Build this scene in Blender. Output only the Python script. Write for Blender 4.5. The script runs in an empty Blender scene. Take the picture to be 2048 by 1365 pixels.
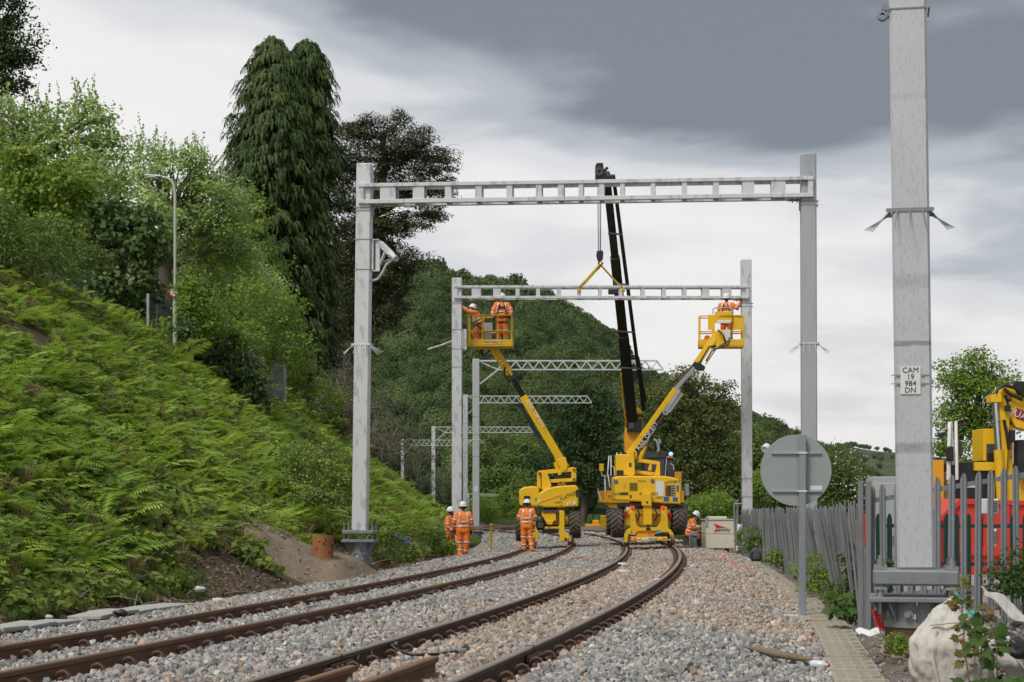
import bpy, math, random
import numpy as np
from mathutils import Vector, Matrix, Euler, noise
rnd = random.Random(7)
nr = np.random.default_rng(11)
R = math.radians
S = bpy.context.scene
C = S.collection
# ---------------------------------------------------------------- camera
F, HY, CZ = 3590.0, 994.5, 1.5          # focal length in photo pixels, horizon row, eye height
cam = bpy.data.objects.new('camera', bpy.data.cameras.new('camera'))
C.objects.link(cam); S.camera = cam
cam.location = (0, 0, CZ); cam.rotation_euler = (R(90), 0, 0)
cam.data.sensor_width = 36; cam.data.lens = F / 2048 * 36
cam.data.shift_y = (HY - 682.5) / 2048
cam.data.clip_end = 9000
cam.data.dof.use_dof = True; cam.data.dof.focus_distance = 58; cam.data.dof.aperture_fstop = 9
# ---------------------------------------------------------------- sky and sun
SUN_EL, SUN_AZ = 52, 215                 # degrees; azimuth clockwise from +Y (behind and left of the camera)
w = bpy.data.worlds.new('World'); S.world = w; w.use_nodes = True
nt = w.node_tree; nt.nodes.clear()
def wn(t, **k):
    n = nt.nodes.new(t)
    for a, b in k.items():
        if hasattr(n, a): setattr(n, a, b)
    return n
def wl(a, b): nt.links.new(a, b)
def wmath(op, a, b=None, c=None):
    n = wn('ShaderNodeMath', operation=op)
    for i, v in enumerate((a, b, c)):
        if v is None: continue
        if isinstance(v, (int, float)): n.inputs[i].default_value = v
        else: wl(v, n.inputs[i])
    return n.outputs[0]
sky = wn('ShaderNodeTexSky', sky_type='NISHITA', sun_disc=False)
sky.sun_elevation = R(SUN_EL); sky.sun_rotation = R(SUN_AZ); sky.air_density = 1.2; sky.dust_density = 3
tc = wn('ShaderNodeTexCoord')
sx = wn('ShaderNodeSeparateXYZ'); wl(tc.outputs['Generated'], sx.inputs[0])
# cloud deck: project the direction on a flat layer (so clouds flatten towards the horizon)
den = wmath('ADD', wmath('MAXIMUM', sx.outputs['Z'], 0.0), 0.16)
cx = wmath('DIVIDE', sx.outputs['X'], den); cy = wmath('DIVIDE', sx.outputs['Y'], den)
cb = wn('ShaderNodeCombineXYZ'); wl(cx, cb.inputs[0]); wl(cy, cb.inputs[1])
def wnoise(scale, detail, rough, off, dist=0.0):
    mp = wn('ShaderNodeMapping'); mp.inputs['Location'].default_value = off; wl(cb.outputs[0], mp.inputs['Vector'])
    n = wn('ShaderNodeTexNoise'); n.inputs['Scale'].default_value = scale; n.inputs['Detail'].default_value = detail
    n.inputs['Roughness'].default_value = rough; n.inputs['Distortion'].default_value = dist
    wl(mp.outputs[0], n.inputs['Vector']); return n.outputs['Fac']
n1 = wnoise(0.85, 5, 0.5, (0.4, 7.3, 0), 0.25)
n2 = wnoise(2.2, 6, 0.52, (9.2, 4.4, 2), 0.3)
# deck darkens above a pale horizon, lightened again above the view to add overhead light, with broad shapes from the noise
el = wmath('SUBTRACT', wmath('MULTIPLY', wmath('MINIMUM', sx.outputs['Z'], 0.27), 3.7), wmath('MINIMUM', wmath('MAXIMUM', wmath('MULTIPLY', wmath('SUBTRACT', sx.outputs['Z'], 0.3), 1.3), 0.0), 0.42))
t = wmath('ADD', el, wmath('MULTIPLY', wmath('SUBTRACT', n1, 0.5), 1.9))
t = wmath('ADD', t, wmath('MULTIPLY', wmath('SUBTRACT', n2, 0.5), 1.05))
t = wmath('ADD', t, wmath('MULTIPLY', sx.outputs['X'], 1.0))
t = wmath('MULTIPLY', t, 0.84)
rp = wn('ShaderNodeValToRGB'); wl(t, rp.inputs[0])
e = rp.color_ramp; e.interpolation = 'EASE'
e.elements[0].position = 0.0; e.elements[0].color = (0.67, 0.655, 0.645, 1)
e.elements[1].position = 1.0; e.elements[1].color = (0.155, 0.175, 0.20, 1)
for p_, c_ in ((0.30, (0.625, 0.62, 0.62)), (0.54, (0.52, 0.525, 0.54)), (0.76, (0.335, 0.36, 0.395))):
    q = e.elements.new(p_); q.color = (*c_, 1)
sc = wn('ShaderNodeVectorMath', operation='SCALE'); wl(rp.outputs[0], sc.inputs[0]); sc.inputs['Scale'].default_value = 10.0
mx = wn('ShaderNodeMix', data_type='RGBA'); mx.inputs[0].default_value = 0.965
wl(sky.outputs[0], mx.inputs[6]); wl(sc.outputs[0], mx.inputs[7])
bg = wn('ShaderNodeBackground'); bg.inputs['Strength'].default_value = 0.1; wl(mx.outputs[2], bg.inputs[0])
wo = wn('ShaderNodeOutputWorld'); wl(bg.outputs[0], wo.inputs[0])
sun = bpy.data.objects.new('sun', bpy.data.lights.new('sun', 'SUN')); C.objects.link(sun)
sun.data.energy = 1.5; sun.data.angle = R(14); sun.data.color = (1, 0.96, 0.9)
sd = Vector((math.sin(R(SUN_AZ)) * math.cos(R(SUN_EL)), math.cos(R(SUN_AZ)) * math.cos(R(SUN_EL)), math.sin(R(SUN_EL))))
sun.rotation_euler = sd.to_track_quat('Z', 'Y').to_euler(); sun.location = (-20, -20, 40)
vs = S.view_settings; vs.view_transform = 'Standard'; vs.look = 'None'; vs.exposure = 0.5; vs.gamma = 1
vs.use_curve_mapping = False
# ---------------------------------------------------------------- helpers
def P(px, py, d): return Vector(((px - 1024) * d / F, d, CZ - (py - HY) * d / F))
MATS = {}
def newmat(name):
    m = bpy.data.materials.new(name); m.use_nodes = True
    n = m.node_tree; n.nodes.clear()
    o = n.nodes.new('ShaderNodeOutputMaterial'); b = n.nodes.new('ShaderNodeBsdfPrincipled')
    n.links.new(b.outputs[0], o.inputs[0])
    MATS[name] = m
    return m, n, b, o
def M(name, col, rough=0.6, metal=0.0, col2=None, amt=0.5, scale=3.0, detail=6, bump=0.0, bscale=40.0, spec=0.5,
      stretch=(1, 1, 1), rvar=0.15, emit=0.0, col3=None, scale3=12.0, thr3=0.6, alpha=1.0):
    """Principled with two-tone noise wear, optional third speckle colour and a fine bump."""
    m, n, b, o = newmat(name)
    L = n.links.new
    tcn = n.nodes.new('ShaderNodeTexCoord'); mp = n.nodes.new('ShaderNodeMapping')
    mp.inputs['Scale'].default_value = stretch; L(tcn.outputs['Object'], mp.inputs[0])
    nz = n.nodes.new('ShaderNodeTexNoise'); nz.inputs['Scale'].default_value = scale; nz.inputs['Detail'].default_value = detail
    nz.inputs['Roughness'].default_value = 0.62; L(mp.outputs[0], nz.inputs['Vector'])
    if col2 is None: col2 = tuple(c * 0.72 for c in col)
    r = n.nodes.new('ShaderNodeMapRange'); L(nz.outputs['Fac'], r.inputs[0])
    r.inputs[1].default_value = 0.68 - 0.36 * amt; r.inputs[2].default_value = 0.95 - 0.36 * amt
    mix = n.nodes.new('ShaderNodeMix'); mix.data_type = 'RGBA'
    L(r.outputs[0], mix.inputs[0]); mix.inputs[6].default_value = (*col, 1); mix.inputs[7].default_value = (*col2, 1)
    out = mix.outputs[2]
    if col3 is not None:
        n3 = n.nodes.new('ShaderNodeTexNoise'); n3.inputs['Scale'].default_value = scale3; n3.inputs['Detail'].default_value = 4
        L(mp.outputs[0], n3.inputs['Vector'])
        r3 = n.nodes.new('ShaderNodeMapRange'); L(n3.outputs['Fac'], r3.inputs[0]); r3.inputs[1].default_value = thr3; r3.inputs[2].default_value = thr3 + 0.06
        m3 = n.nodes.new('ShaderNodeMix'); m3.data_type = 'RGBA'; L(r3.outputs[0], m3.inputs[0]); L(out, m3.inputs[6]); m3.inputs[7].default_value = (*col3, 1)
        out = m3.outputs[2]
    L(out, b.inputs['Base Color'])
    b.inputs['Metallic'].default_value = metal; b.inputs['Specular IOR Level'].default_value = spec
    rr = n.nodes.new('ShaderNodeMapRange'); L(nz.outputs['Fac'], rr.inputs[0])
    rr.inputs[3].default_value = max(0.02, rough - rvar); rr.inputs[4].default_value = min(1, rough + rvar); L(rr.outputs[0], b.inputs['Roughness'])
    if emit:
        b.inputs['Emission Color'].default_value = (*col, 1); b.inputs['Emission Strength'].default_value = emit
    if alpha < 1: b.inputs['Alpha'].default_value = alpha
    if bump:
        nb = n.nodes.new('ShaderNodeTexNoise'); nb.inputs['Scale'].default_value = bscale; nb.inputs['Detail'].default_value = 5
        L(mp.outputs[0], nb.inputs['Vector'])
        bp = n.nodes.new('ShaderNodeBump'); bp.inputs['Strength'].default_value = bump; bp.inputs['Distance'].default_value = 0.02
        L(nb.outputs['Fac'], bp.inputs['Height']); L(bp.outputs[0], b.inputs['Normal'])
    return m
def LEAF(name, cols, trans=0.3, nscale=0.35, rough=0.55, instanced=False, nmix=0.55):
    """Foliage: colour per leaf (island) and per clump (noise), diffuse plus translucent."""
    m, n, b, o = newmat(name); L = n.links.new
    g = n.nodes.new('ShaderNodeNewGeometry'); tcn = n.nodes.new('ShaderNodeTexCoord')
    nz = n.nodes.new('ShaderNodeTexNoise'); nz.inputs['Scale'].default_value = nscale; nz.inputs['Detail'].default_value = 3
    L(g.outputs['Position'], nz.inputs['Vector'])
    mr = n.nodes.new('ShaderNodeMapRange'); L(nz.outputs['Fac'], mr.inputs[0]); mr.inputs[1].default_value = 0.3; mr.inputs[2].default_value = 0.7
    a = n.nodes.new('ShaderNodeMix'); a.data_type = 'FLOAT'; a.inputs[0].default_value = nmix
    L(g.outputs['Random Per Island'], a.inputs[2]); L(mr.outputs[0], a.inputs[3])
    fac = a.outputs[0]
    if instanced:
        oi = n.nodes.new('ShaderNodeObjectInfo')
        a2 = n.nodes.new('ShaderNodeMix'); a2.data_type = 'FLOAT'; a2.inputs[0].default_value = 0.5
        L(fac, a2.inputs[2]); L(oi.outputs['Random'], a2.inputs[3]); fac = a2.outputs[0]
    rp = n.nodes.new('ShaderNodeValToRGB'); L(fac, rp.inputs[0]); el = rp.color_ramp.elements
    k = len(cols)
    el[0].position = 0.12; el[0].color = (*cols[0], 1); el[1].position = 0.88; el[1].color = (*cols[-1], 1)
    for i in range(1, k - 1):
        q = el.new(0.12 + 0.76 * i / (k - 1)); q.color = (*cols[i], 1)
    L(rp.outputs[0], b.inputs['Base Color']); b.inputs['Roughness'].default_value = rough; b.inputs['Specular IOR Level'].default_value = 0.25
    tr = n.nodes.new('ShaderNodeBsdfTranslucent'); hs = n.nodes.new('ShaderNodeHueSaturation')
    hs.inputs['Value'].default_value = 1.5; hs.inputs['Hue'].default_value = 0.485; L(rp.outputs[0], hs.inputs['Color']); L(hs.outputs[0], tr.inputs[0])
    ms = n.nodes.new('ShaderNodeMixShader'); ms.inputs[0].default_value = trans
    L(b.outputs[0], ms.inputs[1]); L(tr.outputs[0], ms.inputs[2]); L(ms.outputs[0], o.inputs[0])
    return m
def tag(o, label=None, cat=None, group=None, kind=None):
    if label: o['label'] = label
    if cat: o['category'] = cat
    if group: o['group'] = group
    if kind: o['kind'] = kind
    return o
def thing(name, label, cat, loc=(0, 0, 0), rz=0.0, group=None):
    o = bpy.data.objects.new(name, None); C.objects.link(o); o.empty_display_size = 0.2
    o.location = loc; o.rotation_euler = (0, 0, rz)
    return tag(o, label, cat, group)
def link(name, me, mat=None, parent=None, loc=None, rot=None):
    o = bpy.data.objects.new(name, me); C.objects.link(o)
    if mat is not None and not me.materials:
        for x in (mat if isinstance(mat, (list, tuple)) else [mat]): me.materials.append(x)
    if parent: o.parent = parent
    if loc is not None: o.location = loc
    if rot is not None: o.rotation_euler = rot
    return o
def copy_tree(o, parent=None):
    c = o.copy(); C.objects.link(c); c.parent = parent
    for ch in o.children: copy_tree(ch, c)
    return c
X3 = Vector((1, 0, 0)); Y3 = Vector((0, 1, 0)); Z3 = Vector((0, 0, 1))
def frame(d, up=Z3):
    d = d.normalized()
    u = up if abs(d.dot(up)) < 0.98 else X3
    s = d.cross(u).normalized(); u = s.cross(d)
    return s, u
class MB:
    def __init__(s): s.v = []; s.f = []; s.mi = []; s.sm = []; s.cur = 0
    def mat(s, i): s.cur = i; return s
    def add(s, vs, fs, smooth=False):
        k = len(s.v); s.v += [tuple(v) for v in vs]
        for f in fs: s.f.append(tuple(i + k for i in f)); s.mi.append(s.cur); s.sm.append(smooth)
        return s
    def box(s, c, d, rot=None, ch=0.0, taper=None):
        """box centred at c with size d; ch = chamfer; taper = (tx, ty) scale of the top face"""
        c = Vector(c); hx, hy, hz = (a / 2 for a in d)
        m = rot.to_matrix() if isinstance(rot, Euler) else (rot.to_3x3() if rot is not None else None)
        tx, ty = taper or (1, 1)
        def T(p):
            f = (p[2] + hz) / (2 * hz) if hz else 0
            q = Vector((p[0] * (1 + (tx - 1) * f), p[1] * (1 + (ty - 1) * f), p[2]))
            return c + (m @ q if m is not None else q)
        if ch <= 0:
            pts = [(x, y, z) for z in (-hz, hz) for y in (-hy, hy) for x in (-hx, hx)]
            fs = [(0, 2, 3, 1), (4, 5, 7, 6), (0, 1, 5, 4), (2, 6, 7, 3), (0, 4, 6, 2), (1, 3, 7, 5)]
            return s.add([T(p) for p in pts], fs)
        ch = min(ch, hx * .98, hy * .98, hz * .98)
        pts = []; idx = {}
        for sx_ in (-1, 1):
            for sy_ in (-1, 1):
                for sz_ in (-1, 1):
                    for ax in range(3):
                        p = [sx_ * (hx - ch), sy_ * (hy - ch), sz_ * (hz - ch)]
                        p[ax] = (sx_ * hx, sy_ * hy, sz_ * hz)[ax]
                        idx[(sx_, sy_, sz_, ax)] = len(pts); pts.append(p)
        fs = []
        for ax in range(3):
            a, b = [i for i in range(3) if i != ax]
            for sg in (-1, 1):
                q = []
                for (u, v_) in ((-1, -1), (1, -1), (1, 1), (-1, 1)):
                    k = [0, 0, 0]; k[ax] = sg; k[a] = u; k[b] = v_; q.append(idx[(*k, ax)])
                if (sg > 0) == (ax == 1): q.reverse()
                fs.append(tuple(q))
        for ax in range(3):
            a, b = [i for i in range(3) if i != ax]
            for u in (-1, 1):
                for v_ in (-1, 1):
                    k0 = [0, 0, 0]; k1 = [0, 0, 0]
                    k0[ax] = -1; k1[ax] = 1; k0[a] = k1[a] = u; k0[b] = k1[b] = v_
                    q = [idx[(*k0, a)], idx[(*k1, a)], idx[(*k1, b)], idx[(*k0, b)]]
                    fs.append(tuple(q))
        for sx_ in (-1, 1):
            for sy_ in (-1, 1):
                for sz_ in (-1, 1): fs.append(tuple(idx[(sx_, sy_, sz_, ax)] for ax in range(3)))
        return s.add([T(p) for p in pts], fs)
    def bar(s, p, q, wd, ht=None, up=Z3, ch=0.0, ext=0.0):
        p = Vector(p); q = Vector(q); d = q - p; ht = ht or wd
        sd_, u = frame(d, up)
        m = Matrix((sd_, d.normalized(), u)).transposed()
        return s.box((p + q) / 2, (wd, d.length + 2 * ext, ht), rot=m.to_4x4(), ch=ch)
    def tube(s, pts, r, n=8, caps=True, smooth=True):
        pts = [Vector(p) for p in pts]; k = len(pts)
        rs = r if isinstance(r, (list, tuple)) else [r] * k
        vs = []; u = None
        for i, p in enumerate(pts):
            d = (pts[min(i + 1, k - 1)] - pts[max(i - 1, 0)])
            if d.length < 1e-9: d = Z3
            d.normalize()
            if u is None: sd_, u = frame(d)
            else:
                u = u - d * u.dot(d)
                if u.length < 1e-6: u = frame(d)[1]
                u.normalize(); sd_ = d.cross(u)
            for j in range(n):
                a = 2 * math.pi * j / n
                vs.append(p + (sd_ * math.cos(a) + u * math.sin(a)) * rs[i])
        fs = [(i * n + j, i * n + (j + 1) % n, (i + 1) * n + (j + 1) % n, (i + 1) * n + j) for i in range(k - 1) for j in range(n)]
        s.add(vs, fs, smooth)
        if caps:
            s.add(vs[:n], [tuple(range(n - 1, -1, -1))]); s.add(vs[-n:], [tuple(range(n))])
        return s
    def lathe(s, prof, n=16, c=(0, 0, 0), axis=Z3, smooth=True, closed=False):
        """prof = [(radius, height)] round axis at c"""
        c = Vector(c); axis = Vector(axis).normalized(); a_, b_ = frame(axis)
        if closed: prof = list(prof) + [prof[0]]
        if smooth and len(prof) > 2:            # split rings at sharp profile corners
            runs = [[prof[0]]]
            for i in range(1, len(prof) - 1):
                runs[-1].append(prof[i]); a0 = Vector((prof[i][0] - prof[i - 1][0], prof[i][1] - prof[i - 1][1])); a1 = Vector((prof[i + 1][0] - prof[i][0], prof[i + 1][1] - prof[i][1]))
                if a0.length > 1e-9 and a1.length > 1e-9 and a0.angle(a1) > .6: runs.append([prof[i]])
            runs[-1].append(prof[-1])
            if len(runs) > 1:
                for r0 in runs: s.lathe(r0, n, c, axis, True)
                return s
        vs = []
        for r_, h_ in prof:
            for j in range(n):
                t_ = 2 * math.pi * j / n
                vs.append(c + axis * h_ + (a_ * math.cos(t_) + b_ * math.sin(t_)) * r_)
        k = len(prof)
        return s.add(vs, [(i * n + j, i * n + (j + 1) % n, (i + 1) * n + (j + 1) % n, (i + 1) * n + j) for i in range(k - 1) for j in range(n)], smooth)
    def cyl(s, p, q, r, n=12, r2=None):
        return s.tube([p, q], [r, r2 if r2 is not None else r], n)
    def prism(s, poly, y0, y1, plane='xz'):
        """extrude a polygon: plane 'xz' along y, 'yz' along x, 'xy' along z"""
        def T(a, b, c_): return {'xz': (a, c_, b), 'yz': (c_, a, b), 'xy': (a, b, c_)}[plane]
        n = len(poly); vs = [T(a, b, y0) for a, b in poly] + [T(a, b, y1) for a, b in poly]
        fs = [tuple(range(n)), tuple(range(2 * n - 1, n - 1, -1))] + [(i, i + n, (i + 1) % n + n, (i + 1) % n) for i in range(n)]
        return s.add(vs, fs)
    def mesh(s, name):
        me = bpy.data.meshes.new(name); me.from_pydata(s.v, [], s.f)
        me.polygons.foreach_set('material_index', s.mi); me.polygons.foreach_set('use_smooth', s.sm)
        me.update(); return me
    def build(s, name, mat, parent=None, loc=None, rot=None, bevel=0.0):
        me = s.mesh(name)
        for x in (mat if isinstance(mat, (list, tuple)) else [mat]): me.materials.append(x)
        o = link(name, me, None, parent, loc, rot)
        if bevel:
            b = o.modifiers.new('bevel', 'BEVEL'); b.width = bevel; b.segments = 2; b.limit_method = 'ANGLE'; b.angle_limit = R(35)
            b.harden_normals = False
        return o
def quads(name, V, mat, parent=None, tri=False, smooth=False):
    """V: (n,4,3) or (n,3,3) array of leaf faces -> one mesh object"""
    V = np.asarray(V, dtype=np.float32); n, k = V.shape[:2]
    me = bpy.data.meshes.new(name)
    me.vertices.add(n * k); me.vertices.foreach_set('co', V.ravel())
    me.loops.add(n * k); me.loops.foreach_set('vertex_index', np.arange(n * k, dtype=np.int32))
    me.polygons.add(n); me.polygons.foreach_set('loop_start', np.arange(0, n * k, k, dtype=np.int32))
    me.polygons.foreach_set('loop_total', np.full(n, k, dtype=np.int32))
    me.update(); me.validate()
    me.materials.append(mat)
    return link(name, me, None, parent)
def hidden_collection(name, objs):
    c = bpy.data.collections.new(name)
    for o in objs: c.objects.link(o)
    return c
def proto(name, me, mat):
    if not me.materials: me.materials.append(mat)
    return bpy.data.objects.new(name, me)
def scatter(name, pts, rot, scl, idx, protos, tint=None, parent=None, kind='stuff'):
    """one object of geometry-node instances: every point carries rotation, scale, which mesh, tint"""
    pts = np.asarray(pts, dtype=np.float32); n = len(pts)
    me = bpy.data.meshes.new(name); me.vertices.add(n); me.vertices.foreach_set('co', pts.ravel())
    a = me.attributes.new('rot', 'FLOAT_VECTOR', 'POINT'); a.data.foreach_set('vector', np.asarray(rot, dtype=np.float32).ravel())
    a = me.attributes.new('scl', 'FLOAT_VECTOR', 'POINT')
    scl = np.asarray(scl, dtype=np.float32)
    if scl.ndim == 1: scl = np.repeat(scl[:, None], 3, 1)
    a.data.foreach_set('vector', scl.ravel())
    a = me.attributes.new('idx', 'INT', 'POINT'); a.data.foreach_set('value', np.asarray(idx, dtype=np.int32))
    if tint is not None:
        tint = np.asarray(tint, dtype=np.float32)
        a = me.attributes.new('tint', 'FLOAT_COLOR', 'POINT'); a.data.foreach_set('color', np.concatenate([tint, np.ones((n, 1), np.float32)], 1).ravel())
    o = link(name, me, None, parent)
    col = hidden_collection(name + '_parts', protos)
    g = bpy.data.node_groups.new(name, 'GeometryNodeTree')
    g.interface.new_socket('Geometry', in_out='INPUT', socket_type='NodeSocketGeometry')
    g.interface.new_socket('Geometry', in_out='OUTPUT', socket_type='NodeSocketGeometry')
    N = g.nodes.new; L = g.links.new
    gi = N('NodeGroupInput'); go = N('NodeGroupOutput'); ip = N('GeometryNodeInstanceOnPoints')
    ci = N('GeometryNodeCollectionInfo'); ci.inputs[0].default_value = col; ci.inputs['Separate Children'].default_value = True; ci.inputs['Reset Children'].default_value = True
    def na(nm, ty):
        x = N('GeometryNodeInputNamedAttribute'); x.data_type = ty; x.inputs[0].default_value = nm; return x.outputs[0]
    L(gi.outputs[0], ip.inputs['Points']); L(ci.outputs[0], ip.inputs['Instance'])
    ip.inputs['Pick Instance'].default_value = True
    L(na('idx', 'INT'), ip.inputs['Instance Index']); L(na('rot', 'FLOAT_VECTOR'), ip.inputs['Rotation']); L(na('scl', 'FLOAT_VECTOR'), ip.inputs['Scale'])
    L(ip.outputs[0], go.inputs[0])
    md = o.modifiers.new('scatter', 'NODES'); md.node_group = g
    if kind: o['kind'] = kind
    return o
_txt = []
def text(s, size, mat, parent, loc, rot, name='lettering', align='CENTER', squash=1.0, ext=0.002):
    cu = bpy.data.curves.new(name, 'FONT'); cu.body = s; cu.size = size; cu.align_x = align; cu.align_y = 'CENTER'; cu.extrude = ext
    cu.resolution_u = 3
    tmp = bpy.data.objects.new(name, cu); C.objects.link(tmp)
    bpy.context.view_layer.update()
    me = bpy.data.meshes.new_from_object(tmp.evaluated_get(bpy.context.evaluated_depsgraph_get()))
    bpy.data.objects.remove(tmp); bpy.data.curves.remove(cu)
    me.name = name; me.materials.clear(); me.materials.append(mat)
    o = link(name, me, None, parent)
    if isinstance(rot, Matrix): o.matrix_local = Matrix.Translation(Vector(loc)) @ rot.to_4x4() @ Matrix.Diagonal((squash, 1, 1, 1))
    else: o.location = loc; o.rotation_euler = rot; o.scale = (squash, 1, 1)
    return o
FACE = (R(90), 0, 0)      # text that faces the camera side (-Y)
# ---------------------------------------------------------------- the line of the track
TR = dict(h=1.21628, dh=0.05192, cant=0.06027, g=0.00821, X0=-1.0829, th0=0.18164, k0=-0.00284, k1=0.00124, k2=-0.00128, sp=3.40681)
_ds = 0.5; _sa = np.arange(-60, 300 + _ds, _ds)
def _th(s):
    s1 = np.clip(s, 0, 118)
    th = TR['th0'] + TR['k0'] * s1 + TR['k1'] * s1 ** 2 / 2e2 + TR['k2'] * s1 ** 3 / 3e4
    ke = TR['k0'] + TR['k1'] * 118 / 1e2 + TR['k2'] * 118 ** 2 / 1e4
    return th + np.where(s > 118, (s - 118) * ke, 0) + np.where(s < 0, s * TR['k0'], 0)
_tha = _th(_sa); _i0 = int(round(60 / _ds))
_xa = np.concatenate([[0], np.cumsum(np.sin(_tha[:-1]) * _ds)]); _xa += TR['X0'] - _xa[_i0]
_ya = np.concatenate([[0], np.cumsum(np.cos(_tha[:-1]) * _ds)]); _ya += 12 - _ya[_i0]
def tp(s, off=0.0, dz=0.0):
    """point beside the track: s metres along, off metres to the right of the right-hand track's centre, dz above its rail-head plane"""
    x = np.interp(s, _sa, _xa); y = np.interp(s, _sa, _ya); th = np.interp(s, _sa, _tha)
    return Vector((float(x + math.cos(th) * off), float(y - math.sin(th) * off), float(zc(s) + dz)))
def th(s): return float(np.interp(s, _sa, _tha))
def zc(s): return CZ - (TR['h'] + TR['g'] * s)
LT = -TR['sp']                                  # offset of the left-hand track's centre
def railz(off):                                 # height of the canted rail plane above the right track's centre
    t0 = 0 if off > LT / 2 else LT
    return (0 if t0 == 0 else -TR['dh']) + (off - t0) * TR['cant'] / 1.5
def s_at_y(y): return float(np.interp(y, _ya, _sa))
def rail_point(s, off): return tp(s, off, railz(off))
# ================================================================ the setting
def grid_mesh(name, pts, mat, smooth=True, kind='structure'):
    """pts: (a,b,3) array"""
    a, b = pts.shape[:2]
    me = bpy.data.meshes.new(name)
    idx = np.arange(a * b).reshape(a, b)
    q = np.stack([idx[:-1, :-1], idx[1:, :-1], idx[1:, 1:], idx[:-1, 1:]], -1).reshape(-1, 4)
    me.vertices.add(a * b); me.vertices.foreach_set('co', pts.astype(np.float32).ravel())
    n = len(q); me.loops.add(n * 4); me.loops.foreach_set('vertex_index', q.astype(np.int32).ravel())
    me.polygons.add(n); me.polygons.foreach_set('loop_start', np.arange(0, n * 4, 4, dtype=np.int32)); me.polygons.foreach_set('loop_total', np.full(n, 4, np.int32))
    me.polygons.foreach_set('use_smooth', np.full(n, smooth)); me.update()
    o = link(name, me, mat)
    if kind: o['kind'] = kind
    return o
def fbm(x, y, sc, oct=4, seed=0.0):
    return np.array([noise.fractal(Vector((a * sc + seed, b * sc - seed, seed * 0.7)), 0.9, 2.0, oct) for a, b in zip(np.ravel(x), np.ravel(y))]).reshape(np.shape(x))
def ground_z(y): return -0.30 - 0.0082 * (np.clip(y, 10, 130) - 14)
# --- ground
soil = M('soil', (0.15, 0.12, 0.085), 0.95, col2=(0.07, 0.08, 0.035), amt=0.6, scale=0.8, bump=0.6, bscale=9, spec=0.1, col3=(0.045, 0.075, 0.02), scale3=0.35, thr3=0.47)
ys = np.concatenate([np.linspace(-80, 130, 22), np.linspace(160, 900, 16), np.linspace(1200, 7000, 12)])
xs = np.concatenate([np.linspace(-5000, -400, 8), np.linspace(-300, 300, 41), np.linspace(400, 5000, 8)])
gx, gy = np.meshgrid(xs, ys); gz = ground_z(gy) - 0.12 - np.clip((gy - 150) / 1200, 0, 1) * 1.5
grid_mesh('ground', np.stack([gx, gy, gz], -1), soil)
# --- ballast bed
def ballast_mat():
    m, n, b, o = newmat('ballast_bed'); L = n.links.new
    g = n.nodes.new('ShaderNodeNewGeometry')
    v = n.nodes.new('ShaderNodeTexVoronoi'); v.inputs['Scale'].default_value = 15; L(g.outputs['Position'], v.inputs['Vector'])
    rp = n.nodes.new('ShaderNodeValToRGB'); e = rp.color_ramp; e.interpolation = 'CONSTANT'
    e.elements[0].position = 0; e.elements[0].color = (0.20, 0.195, 0.185, 1); e.elements[1].position = 0.8; e.elements[1].color = (0.24, 0.19, 0.15, 1)
    for p, c in ((0.2, (0.27, 0.255, 0.23)), (0.4, (0.13, 0.13, 0.125)), (0.6, (0.29, 0.245, 0.21))): q = e.elements.new(p); q.color = (*c, 1)
    sp = n.nodes.new('ShaderNodeSeparateColor'); L(v.outputs['Color'], sp.inputs[0]); L(sp.outputs[0], rp.inputs[0])
    v2 = n.nodes.new('ShaderNodeTexVoronoi'); v2.feature = 'DISTANCE_TO_EDGE'; v2.inputs['Scale'].default_value = 15; L(g.outputs['Position'], v2.inputs['Vector'])
    mr = n.nodes.new('ShaderNodeMapRange'); L(v2.outputs[0], mr.inputs[0]); mr.inputs[2].default_value = 0.2; mr.inputs[3].default_value = 0.15; mr.inputs[4].default_value = 1
    mm = n.nodes.new('ShaderNodeVectorMath'); mm.operation = 'SCALE'; L(rp.outputs[0], mm.inputs[0]); L(mr.outputs[0], mm.inputs['Scale']); L(mm.outputs[0], b.inputs['Base Color'])
    bp = n.nodes.new('ShaderNodeBump'); bp.inputs['Strength'].default_value = 0.9; bp.inputs['Distance'].default_value = 0.04; L(v2.outputs[0], bp.inputs['Height']); L(bp.outputs[0], b.inputs['Normal'])
    b.inputs['Roughness'].default_value = 0.9
    return m
BPROF = [(-7.2, -0.62), (-6.7, -0.40), (-6.0, -0.34), (-5.5, -0.26), (-5.0, railz(-5.0) - 0.15), (-4.157, railz(-4.157) - 0.15), (-3.4, railz(-3.4) - 0.17),
         (-2.657, railz(-2.657) - 0.15), (-1.9, -0.155), (-1.4, -0.15), (-0.75, railz(-0.75) - 0.15), (0, -0.175), (0.75, railz(0.75) - 0.15),
         (1.4, -0.13), (1.9, -0.15), (2.4, -0.24), (2.75, -0.31), (3.3, -0.34), (4.4, -0.42)]
bo = np.array([a for a, _ in BPROF]); bz = np.array([b for _, b in BPROF])
def bed_z(off): return float(np.interp(off, bo, bz))
ss = np.concatenate([np.arange(-14, 60, 0.5), np.arange(60, 230, 2.0)])
offs = np.unique(np.concatenate([bo, np.arange(-7, 4.4, 0.3)]))
pts = np.zeros((len(ss), len(offs), 3))
for i, s_ in enumerate(ss):
    for j, o_ in enumerate(offs):
        p = tp(s_, o_, bed_z(o_)); pts[i, j] = (p.x, p.y, p.z + 0.025 * noise.noise(Vector((p.x * 2, p.y * 2, 0))) - 0.012)
bed = grid_mesh('ballast_bed', pts, ballast_mat())
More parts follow.
